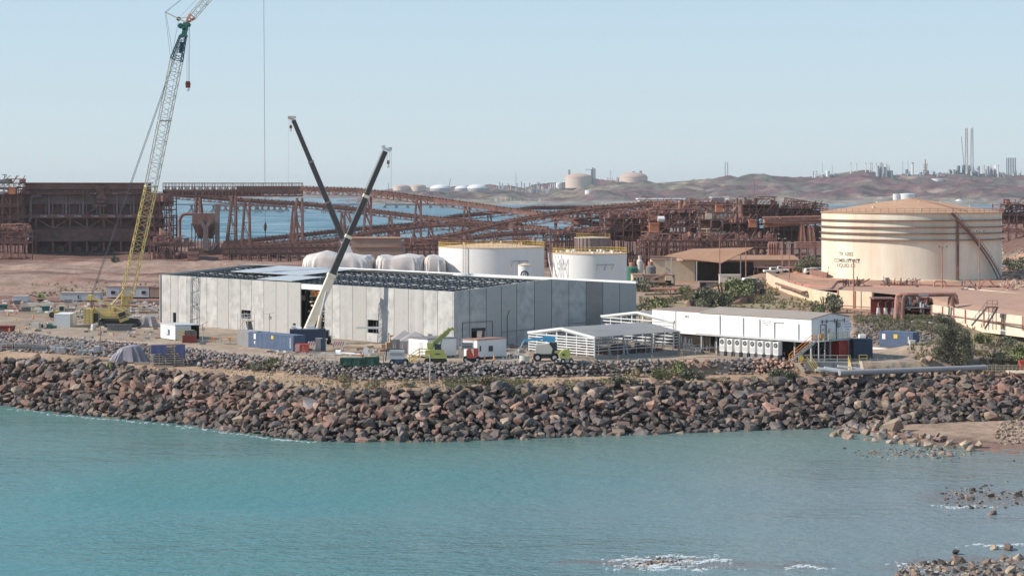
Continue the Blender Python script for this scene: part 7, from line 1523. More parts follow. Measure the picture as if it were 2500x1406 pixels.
# ---------------------------------------------------------------- galvanised portal frames
def portal(label, p, rz, Wd, L, He, R, girts, plinth=.55):
    t = thing('steel_frame_shed', label, 'steel frame', p, rz, 'galvanised steel frame sheds under construction')
    # local x = long side (to the right), y = gable side (back left)
    MB().box(0, 0, -1.2, L, Wd, plinth).build('plinth', MC['concrete_dark'], t)
    MB().box(0,-.03,plinth-.6,.05,Wd,plinth-.02).build('plinth_face', MC['timber_pale'], t)
    zr_ = lambda y: He+R*(1-abs(y-Wd/2)/(Wd/2)); nb = max(2, int(round(L/6)))
    for i in range(nb+1):
        x = L*i/nb; mb = MB()
        for y in (0, Wd): mb.box(x-.12, y-.12, plinth, x+.12, y+.12, He)
        mb.bar((x,0,He-.2),(x,Wd/2,He+R-.2),.2,.36); mb.bar((x,Wd/2,He+R-.2),(x,Wd,He-.2),.2,.36); mb.build('portal_frame', MC['galv'], t)
    MB().bar((-.12,-.2,He),(-.12,Wd/2,He+R),.25,.36).bar((-.12,Wd/2,He+R),(-.12,Wd+.2,He),.25,.36).build('barge_board', MC['white_steel'], t)
    for k in range(girts):
        z = plinth+.35+(He-plinth-.5)*k/(girts-1); MB().bar((-.1,-.1,z),(-.1,Wd+.1,z),.1,.17).build('end_girt', MC['white_steel'], t)
    for y in np.linspace(Wd*.12, Wd*.88, 6): MB().box(-.02,y-.08,plinth,.12,y+.08,zr_(y)-.3).build('end_post', MC['white_steel'], t)
    for side_, mm in ((0,'galv'),(Wd,'galv')):
        mb = MB()
        for k in range(5):
            z = plinth+.9+(He-plinth-1.1)*k/4 if side_ == 0 else plinth+.3+(He-plinth-.5)*k/4; mb.bar((0,side_,z),(L,side_,z),.07,.16)
        mb.build('side_girt', MC[mm], t)
    for x0 in (L*.12, L*.32): 
        mb = MB(); [mb.bar((x0+i*.12,-.3+i*.0,plinth+2.4-i*.4),(x0+.5+i*.12,-.3,plinth+2.1-i*.4),.06,.14) for i in range(6)]; mb.build('stored_girt', MC['galv'], t)
    mb = MB(); rr = random.Random(int(p.x*10)); 
    for _ in range(60):
        x = rr.uniform(1, L-1); y = rr.uniform(1, Wd-1); k = rr.random()
        if k < .4: mb.box(x,y,plinth,x+rr.uniform(.3,1.5),y+rr.uniform(.3,.9),plinth+rr.uniform(.3,1.2))
        else: mb.bar((x,y,plinth),(x+rr.uniform(-.6,.6),y,plinth+rr.uniform(1,He-1.2)),.07)
    mb.build('inner_clutter', MC['dusty_clad'], t)['kind'] = 'stuff'
    [MB().bar((x,y,plinth),(x,y,He-.1),.09).build('stud', MC['galv'], t) for x in np.linspace(1.2,L-1,9) for y in (.4,Wd-.4)]
    n_ = int(L/1.0)
    for a, b, za, zb in ((-.25, Wd/2, He-R*.03, He+R), (Wd/2, Wd+.25, He+R, He-R*.03)):
        MB().add([(.1,a,za+.1),(L+.2,a,za+.1),(L+.2,b,zb+.1),(.1,b,zb+.1),(.1,a,za+.16),(L+.2,a,za+.16),(L+.2,b,zb+.16),(.1,b,zb+.16)],[(0,3,2,1),(4,5,6,7),(0,1,5,4),(1,2,6,5),(2,3,7,6),(3,0,4,7)]).build('roof_sheet', MC['galv_roof'], t)
    mb = MB()
    for x in np.arange(.5, L, .76):
        for y0, y1, z0, z1 in ((-.2, Wd/2, He, He+R), (Wd/2, Wd+.2, He+R, He)): mb.bar((x,y0,z0+.18),(x,y1,z1+.18),.06,.05)
    mb.build('roof_rib', MC['galv_roof'], t); return t
A1 = P(1452,880,0); portal('nearer galvanised steel frame shed with grey roof and open sides beside the lime lift', A1, math.atan2(.656,.755), 15.2, 18.6, 3.5, 1.05, 7)
A2 = Q(1645,840,330); A2.z = 0; portal('rear galvanised steel frame shed partly hidden behind the nearer one', A2, math.atan2(.64,.768), 17.6, 12, 4.5, 1.1, 7, .6)
rr = random.Random(4); mb = MB()
for _ in range(70):
    p0 = P(rr.uniform(1655,1770), rr.uniform(846,868), 0); mb.bar(p0, p0+Vector((rr.uniform(-.4,.4),0,rr.uniform(.8,3.0))), .08); 
    if rr.random() < .6: mb.bar(p0+Vector((0,0,1)), p0+Vector((rr.uniform(1,3),rr.uniform(.5,2),1.0)), .09)
solow(mb, 'steel_stillage', MC['galv'], 'cluttered galvanised rack steel between the frame sheds and the cooling units', 'steel rack')
# ---------------------------------------------------------------- switchroom on legs
S0 = Vector((XD(1981,305),305,0)); RS = math.atan2(.687,.727); Ls = 22.6; Wr = 9.7; Z0, Z1, Z2 = 3.2, 6.45, 7.15
sw = thing('switchroom', 'white prefabricated switchroom raised on steel legs at the right of the yard', 'switchroom', S0, RS)
MB().box(0,0,Z0,Wr,Ls,Z1-.02).build('body', MC['white'], sw)
for y in (0, Ls-.05): MB().prism([(0,Z1-.02),(Wr,Z1-.02),(Wr/2,Z2-.03)], y, y+.05).build('gable_panel', MC['white'], sw)
for x0, x1, za, zb in ((-.15,Wr/2,Z1,Z2),(Wr/2,Wr+.15,Z2,Z1)): MB().add([(x0,-.15,za),(x1,-.15,zb),(x1,Ls+.1,zb),(x0,Ls+.1,za),(x0,-.15,za+.12),(x1,-.15,zb+.12),(x1,Ls+.1,zb+.12),(x0,Ls+.1,za+.12)],[(0,3,2,1),(4,5,6,7),(0,1,5,4),(1,2,6,5),(2,3,7,6),(3,0,4,7)]).build('roof', mat('fawn_roof', (.36,.30,.25), .7, var=.06, scale=.3), sw)
def sy(px): k = (px-1250)/F; return (k*S0.y-S0.x)/(-math.sin(RS)-k*math.cos(RS))
def sx(px): k = (px-1250)/F; return (k*S0.y-S0.x)/(math.cos(RS)-k*math.sin(RS))
for px, z in ((1758,Z1-.2),(1815,Z1-.35),(1855,Z1-.45),(1891,Z1-.75),(1950,Z1-.8)):
    y = sy(px); mb = MB(); mb.bar((-.1,y,Z0-.1),(-.1,y,z),.13); 
    if px == 1891: mb.bar((-.1,y,z),(-.1,y-1.7,z),.13)
    mb.build('cable_duct', MC['light_grey'], sw)
MB().box(-.03,sy(1881),Z1-1.5,-.01,sy(1861),Z1-.5).build('sign_plate', mat('sign_white', (.9,.9,.9), .4, var=.01), sw)
def txt(par, s, size, loc, rot, m='text_ink'):
    vs, fs = text_mesh(s, size); mb = MB(); mb.add(vs, fs); o = mb.build('lettering', MC[m], par); o.location = loc; o.rotation_euler = rot
for i, s_ in enumerate(('TOTAL STATION', 'SWITCHROOM', 'ST-SR-001')): txt(sw, s_, .22, (-.05, (sy(1881)+sy(1861))/2, Z1-.78-i*.3), (math.pi/2,0,-math.pi/2)) if i < 3 else None
for i, s_ in enumerate(('EX 2', 'TOTAL STATION', 'SWITCHROOM', 'ST-SR-001')): txt(sw, s_, .25, (sx(2068), -.04, Z1-.75-i*.42), (math.pi/2,0,0))
MB().box(sx(2057),-.02,Z1-2.2,sx(2079),-.01,Z1-.9).build('sign_plate', MC['sign_white'], sw)
d_ = MB().box(sx(2004),-.08,Z0+.05,sx(2012.5),-.01,Z0+2.2).build('door', MC['white'], sw); MB().box(sx(2007.3),-.1,Z0+1.35,sx(2009),-.08,Z0+1.75).build('pane', MC['glass'], d_); mb = MB(); [mb.box(sx(a)-.05,-.1,Z0,sx(a)+.05,-.01,Z0+2.3) for a in (2003,2013.5,2017)]; mb.box(sx(2003),-.1,Z0+2.25,sx(2017),-.01,Z0+2.35); mb.build('door_frame', MC['mid_grey'], sw)
mb = MB(); z = Z1-.45; mb.bar((sx(2003),-.15,z),(sx(2061),-.15,z),.07); [mb.bar((sx(a),-.15,z-.35),(sx(a),-.15,z+.3),.09) for a in (2006,2017,2036,2042,2060)]; mb.bar((sx(2041),-.12,Z0),(sx(2041),-.12,z),.1); mb.build('gland_rail', MC['steel_dark'], sw)
MB().box(sx(2042),-.25,Z1-1.5,sx(2049),-.01,Z1-.75).build('junction_box', MC['grey_box'], sw)
mb = MB(); [mb.add([(sx(2020)+i*.3,-.03,Z0+1.0),(sx(2020)+.14+i*.3,-.03,Z0+1.0),(sx(2020)+.5+i*.3,-.03,Z0+1.6),(sx(2020)+.36+i*.3,-.03,Z0+1.6)],[(0,1,2,3)]) for i in range(2)]; mb.build('hazard_stripe', MC['red_paint'], sw)
mb = MB(); 
for y in np.linspace(.2, Ls-.2, 8):
    for x in (.2, Wr/2, Wr-.2): mb.box(x-.12,y-.12,0,x+.12,y+.12,Z0)
mb.box(-.1,-.1,Z0-.35,Wr+.1,.1,Z0-.02); mb.box(-.1,.1,Z0-.35,.1,Ls,Z0-.02); mb.build('legs_or_shade', MC['galv'], sw)
mb = MB(); mb.box(-1.0,.4,Z0-.25,-.12,Ls,Z0-.1); mb.bar((-1.0,.4,Z0-.02),(-1.0,Ls,Z0-.02),.1,.2); mb.build('cable_tray', MC['light_grey'], sw)
MB().box(1.2,4,.1,Wr-.2,4.2,Z0-.4).build('shade_sheet', MC['void'], sw); MB().box(1.3,.8,.1,1.5,Ls-1,Z0-.4).build('shade_sheet', MC['void'], sw)  # near-black sheets paint the dark space under the floor
mb = MB(); [mb.bar((x,1.5,.1),(x+1.6,1.5,2.4),.09) for x in (1.5,3.2,4.4)]; [mb.bar((1,1.3,z),(5.5,1.3,z),.07) for z in (.9,1.7,2.3)]; mb.build('cross_brace', MC['mid_grey'], sw)
MB().box(sx(2050),.15,.1,sx(2084),3,Z0-.38).build('store_box', MC['red_paint'], sw, 'red brown box panel under the right end')
# landing, rails and stair
MB().box(-.4,-1.7,Z0-.12,sx(2048),-.11,Z0).build('landing', MC['galv'], sw); mb = MB(); mb.rail([(-.4,-1.7,Z0),(sx(2048),-1.7,Z0)],1.1,.07,1.1); mb.build('handrail', MC['safety_yellow'], sw)
MB().tube((.3,-1.75,Z0+.75),(.3,-1.85,Z0+.75),.42,n=18).build('life_ring', MC['orange'], sw); MB().bar((-.4,-1.7,0),(-.4,-1.7,Z0),.14).bar((1.1,-1.7,0),(1.1,-1.7,Z0),.14).build('landing_post', MC['galv'], sw)
mb = MB(); mb2 = MB()
for x in (-.9,-2.0): mb.bar((x,-1.4,Z0),(x-.0-2.4,-2.2+1.6,.2),.01)
mb = MB(); st_a = Vector((-.4,-1.2,Z0-.05)); st_b = Vector((-3.9,.6,0.2))
for off in (Vector((0,0,0)), Vector((.55,1.05,0))): mb2.bar(st_a+off, st_b+off, .1, .28); mb.bar(st_a+off+Vector((0,0,1)), st_b+off+Vector((0,0,1)), .08); mb.bar(st_a+off+Vector((0,0,.5)), st_b+off+Vector((0,0,.5)), .07); [mb.bar(st_a+(st_b-st_a)*k/3+off, st_a+(st_b-st_a)*k/3+off+Vector((0,0,1)), .07) for k in range(4)]
for k in range(13): q_ = st_a+(st_b-st_a)*(k+.5)/13; mb2.bar(q_, q_+Vector((.55,1.05,0)), .25, .04)
mb2.build('stair', MC['galv'], sw); mb.build('stair_rail', MC['orange'], sw)
# cooling units
gu = 'row of white cooling units with round fans under the switchroom'; names = ['leftmost','second','third','fourth','fifth','sixth','seventh','rightmost']
acs = None
for i, px in enumerate((1774,1792,1811,1830,1848,1867,1886,1905)):
    y = sy(px+6)*1.0; loc = S0+Vector((math.cos(RS)*-1.75-math.sin(RS)*y, math.sin(RS)*-1.75+math.cos(RS)*y, .75)); lab = names[i]+' white cooling unit with round black fan in the row under the switchroom'
    if acs is None:
        acs = thing('cooling_unit', lab, 'cooling unit', loc, RS, gu); MB().box(0,-.5,0,1.0,.5,2.0).build('casing', MC['white'], acs)
        fo = MB().tube((-.03,0,1.48),(.02,0,1.48),.40,n=20).build('fan_opening', MC['black'], acs); mb = MB(); [mb.bar((-.05,-math.cos(a_)*.38,1.48-math.sin(a_)*.38),(-.05,math.cos(a_)*.38,1.48+math.sin(a_)*.38),.03) for a_ in (0,.8,1.6,2.4)]; mb.build('fan_guard', MC['light_grey'], fo); MB().box(-.02,-.4,.2,-.005,.4,.95).build('front_panel', MC['light_grey'], acs)
        MB().box(0,-.4,-.75,.9,.4,0).build('stand', MC['mid_grey'], acs)
    else: dup(acs, loc, RS, lab)
W0 = Vector((XD(1745,321),321,0)); t = thing('switchroom', 'second low white modular switchroom seen behind the left end of the raised one', 'switchroom', Vector((XD(1755,322),322,0)), RS-.06)
MB().box(0,0,2.6,9,15.5,6.3).build('body', MC['white'], t); MB().box(-.1,-.1,6.3,9.1,15.6,6.45).build('roof', mat('brown_roof', (.30,.22,.18), .8, var=.08), t); mb = MB(); [mb.box(-.03,y,2.6,.0,y+.12,6.2) for y in (3.8,9.8)]; mb.build('panel_joint', MC['mid_grey'], t); MB().box(0.3,.3,0,8.7,15.2,2.6).build('legs_or_shade', MC['void'], t)  # solid near-black block below the body is painted underfloor shade
for x_, s_ in ((7.2,'SR 2'),): txt(t, s_, .5, (-.05, x_, 5.3), (math.pi/2,0,-math.pi/2))
container('dark blue container standing right of the switchroom red panel', Vector((XD(2084,309),309,0))+Vector((.3,1.5,0)), 3.0, .1, 'navy', H=3.0, doorend='r')
t = thing('small_trailer', 'grey flat trailer with cab between the switchroom and the blue container', 'trailer', P(2112,860,0)+Vector((0,6,0))); MB().box(0,0,.5,2.4,1.6,1.5).build('body', MC['light_grey'], t); MB().box(.2,0,1.5,1.2,1.5,2.4).build('cab', MC['white'], t); wheels(t,(.5,1.9),-.1,1.5,.3)
solow(MB().bar(P(2122,856,.3)+Vector((0,8,0)), P(2192,863,.3)+Vector((0,8,0)), .3), 'white_beam', MC['white'], 'white beams lying in front of the right blue container', 'beam')
solo(MB().box(0,0,0,.9,.9,1.5).box(1.2,0,0,2.4,1,1.1), 'water_tank', MC['cream_box'], 'small white tank and brown box right of the blue container', 'tank', P(2222,853,0))
# concrete retaining platform with steps
pt = thing('concrete_platform', 'grey concrete retaining platform with rails below the switchroom', 'platform', Vector((XD(1966,302.5),302.5,-2.3))); k = 302.5/F; Lp = (2076-1966)*k
MB().box(0,0,0,Lp,4,2.4).build('retaining_wall', MC['concrete_dark'], pt); mb = MB(); [mb.box(x-.02,-.02,0,x+.02,0,2.3) for x in (Lp*.3,Lp*.62)]; mb.build('wall_joint', MC['void'], pt)
mb = MB(); mb.rail([(-1,.1,2.4),(Lp,.1,2.4)],1.05,.07,1.9); mb.build('handrail', MC['pale_steel'], pt)
MB().add([(-1.6,0,2.3),(-.9,0,2.3),(.9,-.3,-.1),(.3,-.3,-.1),(-1.6,.5,2.3),(-.9,.5,2.3),(.9,.2,-.1),(.3,.2,-.1)],[(0,1,2,3),(7,6,5,4),(0,4,5,1),(1,5,6,2),(2,6,7,3),(3,7,4,0)]).build('ramp_wall', MC['cream'], pt)
mb = MB(); [mb.bar((a,-.1,2.3+h),(a+1.3,-.4,.3+h),.07) for a in (.2,.9) for h in (.5,1.0)]; mb.build('yellow_rail', MC['safety_yellow'], pt)
mb = MB(); [mb.box(Lp+.1,-.25*i-.3,2.0-.21*i,Lp+1.4,-.25*i,2.2-.21*i) for i in range(11)]; mb.build('steps', MC['concrete_brown'], pt)
for x0 in (Lp-.35, Lp+1.4): MB().prismx([(.3,-.1),(-3.2,-.3),(-3.2,.25),(.3,2.6)], x0, x0+.4).build('side_wall', MC['cream'], pt)
mb = MB(); mb.bar((Lp-.3,.1,3.3),(Lp-.2,-3,1.1),.08); mb.bar((Lp-.3,.1,2.8),(Lp-.2,-3,.7),.07); [mb.bar((Lp-.3,.1-a,2.4-.7*a),(Lp-.3,.1-a,3.3-.7*a),.07) for a in (0,1.5,3)]; mb.rail([(Lp+1.4,.3,2.5),(Lp+2.6,.3,2.5)],1.0,.08,1.2); mb.build('yellow_rail', MC['safety_yellow'], pt)
MB().tube((-.6,.15,3.0),(-.6,.05,3.0),.4,n=16).build('life_ring', MC['safety_yellow'], pt)
rr = random.Random(3)
for i in range(6): 
    px = 1880+i*12; solo(MB().cbox((0,0,.15),(rr.uniform(1,3),.3,.25)), 'steel_beam', MC['light_grey'], ('first','second','third','fourth','fifth','sixth')[i]+' pale beam from the left in front of the cooling units', 'beam', P(px-60,877-i*.3,0), rr.uniform(-.2,.2), 'pale beams in front of the cooling units')
t = thing('steel_rack', 'low rack of dark rusty reinforcing mesh in front of the cooling units', 'rack', P(1752,868,0)); mb = MB(); [mb.bar((x,0,0),(x,.6,1.0),.07) for x in np.arange(0,6.4,.3)]; [mb.bar((0,.2*j,.3*j+.1),(6.4,.2*j,.3*j),.06) for j in range(4)]; mb.build('mesh_frame', MC['rust'], t)
# white steel lying on the track, big pipeline
gw = 'bright white steel sections stacked at the foot of the platform'
for i, (a, b, w) in enumerate((((1997,898),(2075,911),.45),((2012,897),(2092,908),.4),((2045,893),(2100,900),.35),((1990,903),(2060,911),.4),((2080,905),(2140,911),.35),((2020,908),(2042,918),.25))):
    solow(MB().bar(Q(*a,300.6+i*.15), Q(*b,300.6+i*.15), w, .3), 'steel_section', MC['white_steel'], ('longest','second','upper right','lower left','right hand','short front')[i]+' white steel section in the stack below the platform', 'steel section', gw)
for px in (2010,2042,2074): solow(MB().cbox((XD(px,301),301,-1.6),(.4,1.6,.8)), 'steel_trestle', MC['steel_dark'], {2010:'left',2042:'middle',2074:'right'}[px]+' dark trestle under the white steel stack below the platform', 'trestle', 'dark trestles under the white steel')
t = thing('large_pipeline', 'thick pale grey pipeline on dark stands running right along the sea wall crest', 'pipeline', P(2060,909,-1.6)); mb = MB(); mb.path([P(2052,910,-.9), P(2130,907,-.9), P(2240,903,-.9), P(2404,897,-.9)], .42, 16); mb.build('pipe', MC['pipe_grey'], t, world=True)
for px in (2075,2110,2150,2190,2232,2276,2330,2384): p0 = P(px, float(np.interp(px, [2052,2130,2240,2404], [910,907,903,897])), -.9); MB().cbox((p0.x,p0.y,-1.65),(.35,.7,.7)).build('stand', MC['steel_dark'], t, world=True)
t = thing('scaffold', 'yellow scaffold walkway at the right end of the thick pipeline', 'scaffold', P(2402,913,-2)); mb = MB(); o_ = 0
for i in range(13):
    for y in (0,1.4): mb.bar((i*.62*1.0,y,0),(i*.62,y,1.3+(.3 if i % 3 == 0 else 0)),.06)
for z in (.5,.9,1.3): [mb.bar((0,y,z),(7.6,y,z),.05) for y in (0,1.4)]
mb.build('tube_frame', MC['cream'], t); MB().box(0,.2,.45,7.6,1.3,.52).build('deck', MC['rust_light'], t)
solo(MB().cbox((0,0,.8),(1.2,1,1.6)).cbox((.8,0,1.4),(.8,.7,.5)), 'pump_unit', MC['red_paint'], 'red pump unit at the right edge above the sea wall', 'pump', P(2497,905,-1.6))
solo(MB().add([(0,0,0),(4,0,0),(4,3,0),(0,3,0),(0,0,.5),(4,-3,-.9),(4,3,.6),(0,3,.6)],[(0,3,2,1),(4,5,6,7),(0,1,5,4),(1,2,6,5),(2,3,7,6),(3,0,4,7)]), 'concrete_ramp', MC['cream'], 'pinkish concrete ramp edge at the lower right above the boulders', 'ramp', P(2466,917,-2.0))
for i in range(9): px = 2010+i*47; solow(MB().bar(P(px,918-i*1.6,-1.8), P(px+30,919-i*1.7,-1.8), .18), 'timber_sleeper', MC['timber_pale' if i % 2 else 'rust_light'], ('first','second','third','fourth','fifth','sixth','seventh','eighth','ninth')[i]+' sleeper from the left under the thick pipeline', 'sleeper', 'sleepers under the thick pipeline')
t = thing('scaffold', 'thin scaffold rails standing on the flat right of the white stair', 'scaffold', P(2125,902,-1)); mb = MB(); [mb.bar((i*1.1,0,0),(i*1.1,0,1.9),.05) for i in range(7)]; [mb.bar((0,0,z),(6.6,.6,z-.2),.05) for z in (1.0,1.6)]; mb.build('tube_frame', MC['galv'], t)
# big stones on the bank
for px, py, s_, m, lab in ((1805,741,5.0,'rock_red','largest red boulder outcrop below the dark bushes'),(1688,752,3.2,'rock_red','red boulder behind the second switchroom roof'),(1830,738,4.0,'rock_red','red boulder right of the largest red outcrop'),(1668,905,1.3,'rock_red','red boulder lying on the track below the olive bush'),(2268,884,1.6,'rock_brown','brown stone at the foot of the spoil bank'),(2256,890,1.2,'rock_tan','small pale stone at the foot of the spoil bank')):
    q_ = G(px, py); rock_obj((q_.x,q_.y,q_.z+.2), s_, m, lab, 'large stones on the banks')
# ---------------------------------------------------------------- vegetation
def leafcloud(rnd, blobs, n, size, up=.6):
    V = []; Fc = []; b = 0; tot = sum(r[3]**2 for r in blobs)
    for (x, y, z, r, sq) in blobs:
        for _ in range(int(n*r*r/tot)):
            d = Vector((rnd.gauss(0,1), rnd.gauss(0,1), rnd.gauss(0,1))).normalized()*r*(rnd.random()**.33)*rnd.uniform(.75,1.08)
            c = Vector((x, y, z))+Vector((d.x, d.y, d.z*sq))
            if c.z < .02: c.z = rnd.uniform(.02,.15)
            a = Vector((rnd.gauss(0,1), rnd.gauss(0,1), rnd.gauss(0,1)+up)).normalized(); e = a.orthogonal().normalized(); e.rotate(Quaternion(a, rnd.uniform(0,6.28))); f = a.cross(e); s = size*rnd.uniform(.6,1.4)
            V += [c-e*s*.5, c+f*s*.28, c+e*s*.5, c-f*s*.28]; Fc.append((b,b+1,b+2,b+3)); b += 4
    return V, Fc
def bush_mesh(seed, kind, n=900, size=.22, spiky=False):
    r = random.Random(seed)
    blobs = [(r.uniform(-.75,.75), r.uniform(-.5,.5), r.uniform(.15,.6), r.uniform(.3,.5), .75) for _ in range(8)]
    V, Fc = leafcloud(r, blobs, n, size); me = bpy.data.meshes.new('foliage'); me.from_pydata([tuple(v) for v in V], [], Fc); me.materials.append(MC[kind])
    mb = MB(); [mb.bar((0,0,0),(r.uniform(-.5,.5),r.uniform(-.3,.3),r.uniform(.3,.7)),.035) for _ in range(7)]; st_ = bpy.data.meshes.new('stem'); st_.from_pydata(mb.v, [], mb.f); st_.materials.append(MC['bark']); return me, st_
BM = {}
def bush(px, py, w, h, kind, label, name='shrub', cat='shrub', group=None, seed=None, dense=1.0, pos=None):
    seed = random.randrange(4) if seed is None else seed; nn = 1100 if w > 2.6 else 600
    key = (seed, kind, nn)
    if key not in BM: BM[key] = bush_mesh(seed+50, kind, nn, .15 if nn > 600 else .2)
    p = G(px, py) if pos is None else pos; t = thing(name, label, cat, p, random.uniform(-.5,.5), group)
    for nm, me in zip(('foliage','stem'), BM[key]): o = bpy.data.objects.new(nm, me); COL.objects.link(o); o.parent = t; o.scale = (w/2, w/2, h)
    return t
gt_ = 'shrubs along the dirt track'
for px, py, w, h, k, lab in ((262,901,2.2,1.3,'leaf_lime','bright green shrub on the crest below the timber beams'),(610,905,3.6,1.7,'leaf_grey','dark grey green shrub on the track below the blue container'),(652,903,3.4,2.1,'leaf_green','taller pale green shrub beside the dark one below the blue container'),
    (826,931,3.2,1.6,'leaf_dry','round straw green shrub left of the middle of the track'),(842,950,1.8,1.2,'leaf_dry','small straw shrub just below the round straw green one'),(905,948,3.2,1.7,'leaf_dry','straw shrub right of the two left straw shrubs'),(998,946,2.0,1.0,'leaf_grey','low grey dome shrub left of the dead brush'),
    (1196,944,4.2,1.9,'leaf_dry','wide olive straw shrub right of the dead brush'),(1120,936,5.0,1.7,'leaf_grey','thin grey shrub right behind the dead brush'),(1386,945,3.2,1.2,'leaf_dry','low straw shrub at the crest below the lime lift'),(1520,941,5.5,1.5,'leaf_grey','spreading grey shrub at the crest below the steel frame'),
    (1456,938,5.5,1.1,'leaf_dry','spreading straw shrub at the crest below the steel frame'),(1640,922,4.2,3.2,'leaf_green','tallest olive green bush standing on the track in front of the rubble bank'),(1610,928,3.2,2.0,'leaf_green','smaller olive bush touching the left of the tallest one'),(1690,928,4.6,1.8,'leaf_grey','grey twiggy shrub right of the tallest olive bush'),
    (1545,920,2.4,1.7,'leaf_dry','pale shrub growing against the rubble bank'),(1750,934,3.6,1.0,'leaf_dry','low straw clump on the track below the pale beams'),(1905,928,4.0,2.0,'leaf_grey','grey shrub on the track below the red rubble'),(1932,930,3.2,1.6,'leaf_grey','grey shrub at the crest left of the platform steps'),(1830,934,3.4,.9,'leaf_dry','low straw clump left of the grey shrubs'),
    (985,908,1.2,.6,'leaf_grey','tiny tuft on the track in the middle')):
    bush(px, py, w, h, k, lab, group=gt_)
gv = 'bushes on the bank behind the hall'
for i, (px, py, w, h, k, lab) in enumerate(((1560,712,7,4.4,'leaf_grey','grey bush behind the right corner of the hall'),(1600,690,5,3,'leaf_grey','small grey bush above the grey corner bush'),(1585,765,8,4.2,'leaf_green','yellow green bush right of the hall corner'),(1620,745,5,2.6,'leaf_dry','straw bush right of the yellow green one'),(1668,722,3.6,3.2,'leaf_green','single dark bush below the thin dark pipe'),
    (1730,750,9,4.6,'leaf_grey','wide grey green bush left of the red outcrop'),(1765,740,11,6.4,'leaf_green','largest dark green bush on the bank'),(1700,752,6,3,'leaf_grey','low grey bush in front of the wide one'),(1800,722,7,5,'leaf_green','dark bush above the largest red boulder'),(1845,722,6,4.2,'leaf_grey','grey green bush left of the twin pipes'),
    (2012,764,6.4,4.6,'leaf_grey','sparse green tree like bush against the bund wall corner'),(1990,768,4,2.4,'leaf_green','small bush at the left of the sparse one'),(2412,812,3.6,2.8,'leaf_lime','bright green shrub below the step-over stair'),(2398,838,3.4,2,'leaf_green','green shrub left of the bright shrub'),
    (2440,848,5,2.2,'leaf_grey','grey shrub on the bank at the right'),(2390,868,3,1.6,'leaf_dry','dry shrub right of the grey green tree'),(2468,884,4.4,2.4,'leaf_lime','bright green bush at the lower right edge'),(2492,884,4,3,'leaf_green','green bush cut by the right edge'),(2420,888,5,2.2,'leaf_dry','dry bush left of the bright green bush'),(2240,878,3,1.0,'leaf_dry','low tuft on the spoil bank'),(2470,660,8,5,'leaf_grey','round grey green bush right of the cream tank'),(280,640,3,2.6,'leaf_grey','lone grey bush in front of the dark screening building'),(925,610,5,4,'leaf_grey','small bush behind the tan plant building'))):
    bush(px, py, w, h, k, lab, group=gv, seed=i % 4)
def tree(label, pos, H, crown, n, size, kind, tr=.35, seed=1, name='tree'):
    r = random.Random(seed); t = thing(name, label, 'tree', pos); mb = MB(); hub = Vector((0,0,H*.28)); mb.tube((0,0,-.3), hub, tr, tr*.6, 8); br = []
    for (x, y, z, rad, sq) in crown:
        e = Vector((x,y,z)); m_ = hub.lerp(e,.5)+Vector((r.uniform(-.4,.4),r.uniform(-.3,.3),.2)); mb.tube(hub, m_, tr*.45, tr*.25, 6); mb.tube(m_, e, tr*.25, .04, 5)
        for _ in range(3): mb.tube(m_.lerp(e,.5), e+Vector((r.uniform(-1,1)*rad*.7, r.uniform(-1,1)*rad*.7, r.uniform(-.5,.7)*rad)), .06, .015, 4)
    mb.build('trunk', MC['bark'], t); V, Fc = leafcloud(r, crown, n, size, .2); mb = MB(); mb.add(V, Fc); mb.build('crown', MC[kind], t); return t
r = random.Random(6); cr_ = []
pz = G(2322,896); sc_ = pz.y/F
for px, py, rad in ((2296,782,1.1),(2318,790,1.2),(2335,808,1.3),(2300,808,1.2),(2350,820,1.3),(2322,830,1.5),(2300,838,1.2),(2362,840,1.2),(2345,850,1.5),(2312,860,1.5),(2365,862,1.2),(2300,878,1.2),(2330,882,1.4),(2355,884,1.2),(2282,812,.7),(2290,860,.9)):
    cr_.append(((px-2322)*sc_, r.uniform(-1.2,1.2), (896-py)*sc_, rad*.95, .9))
tree('grey green tree standing on the spoil bank in front of the bund wall', pz, 8, cr_, 19000, .19, 'leaf_grey', .3, 3)
pz = Vector((XD(1975,575),575,0)); sc_ = 575/F; cr_ = [((px-1975)*sc_, r.uniform(-1.5,1.5), (666-py)*sc_*1.0, rad, .9) for px, py, rad in ((1955,628,2.2),(1975,618,2.6),(1998,622,2.3),(1965,642,2.4),(1990,640,2.6),(1948,645,1.8),(2005,645,1.8),(1975,655,2.2))]
tree('bushy olive tree left of the cream tank', pz, 7, cr_, 6500, .38, 'leaf_grey', .3, 5)
# grasses: one object of tufts
mb = MB(); rr = random.Random(15); gv_ = [[], [], []]; gf = [[], [], []]
def tuft(q_, h, k):
    for _ in range(7):
        a = rr.uniform(0,6.28); w = h*.12; b = len(gv_[k]); ox, oy = math.cos(a)*h*.5, math.sin(a)*h*.5; bx, by = rr.uniform(-.2,.2)*h, rr.uniform(-.2,.2)*h
        gv_[k].extend([(q_.x+bx-w,q_.y+by,q_.z),(q_.x+bx+w,q_.y+by,q_.z),(q_.x+bx+ox,q_.y+by+oy,q_.z+h*rr.uniform(.6,1.1))]); gf[k].append((b,b+1,b+2))
def field(n, fx0, fx1, fy0, fy1, h0, h1, ks, z0=0.0):
    pxs = [rr.uniform(fx0,fx1) for _ in range(n)]; pys = [rr.uniform(fy0,fy1) for _ in range(n)]
    for a, b in zip(pxs, pys):
        q_ = P(a, b, z0); q_.z = gzs(q_.x, q_.y)
        if float(fbm(np.array(q_.x*.12+50), np.array(q_.y*.12), 3)) < .47: continue
        tuft(q_, rr.uniform(h0,h1), rr.choice(ks))
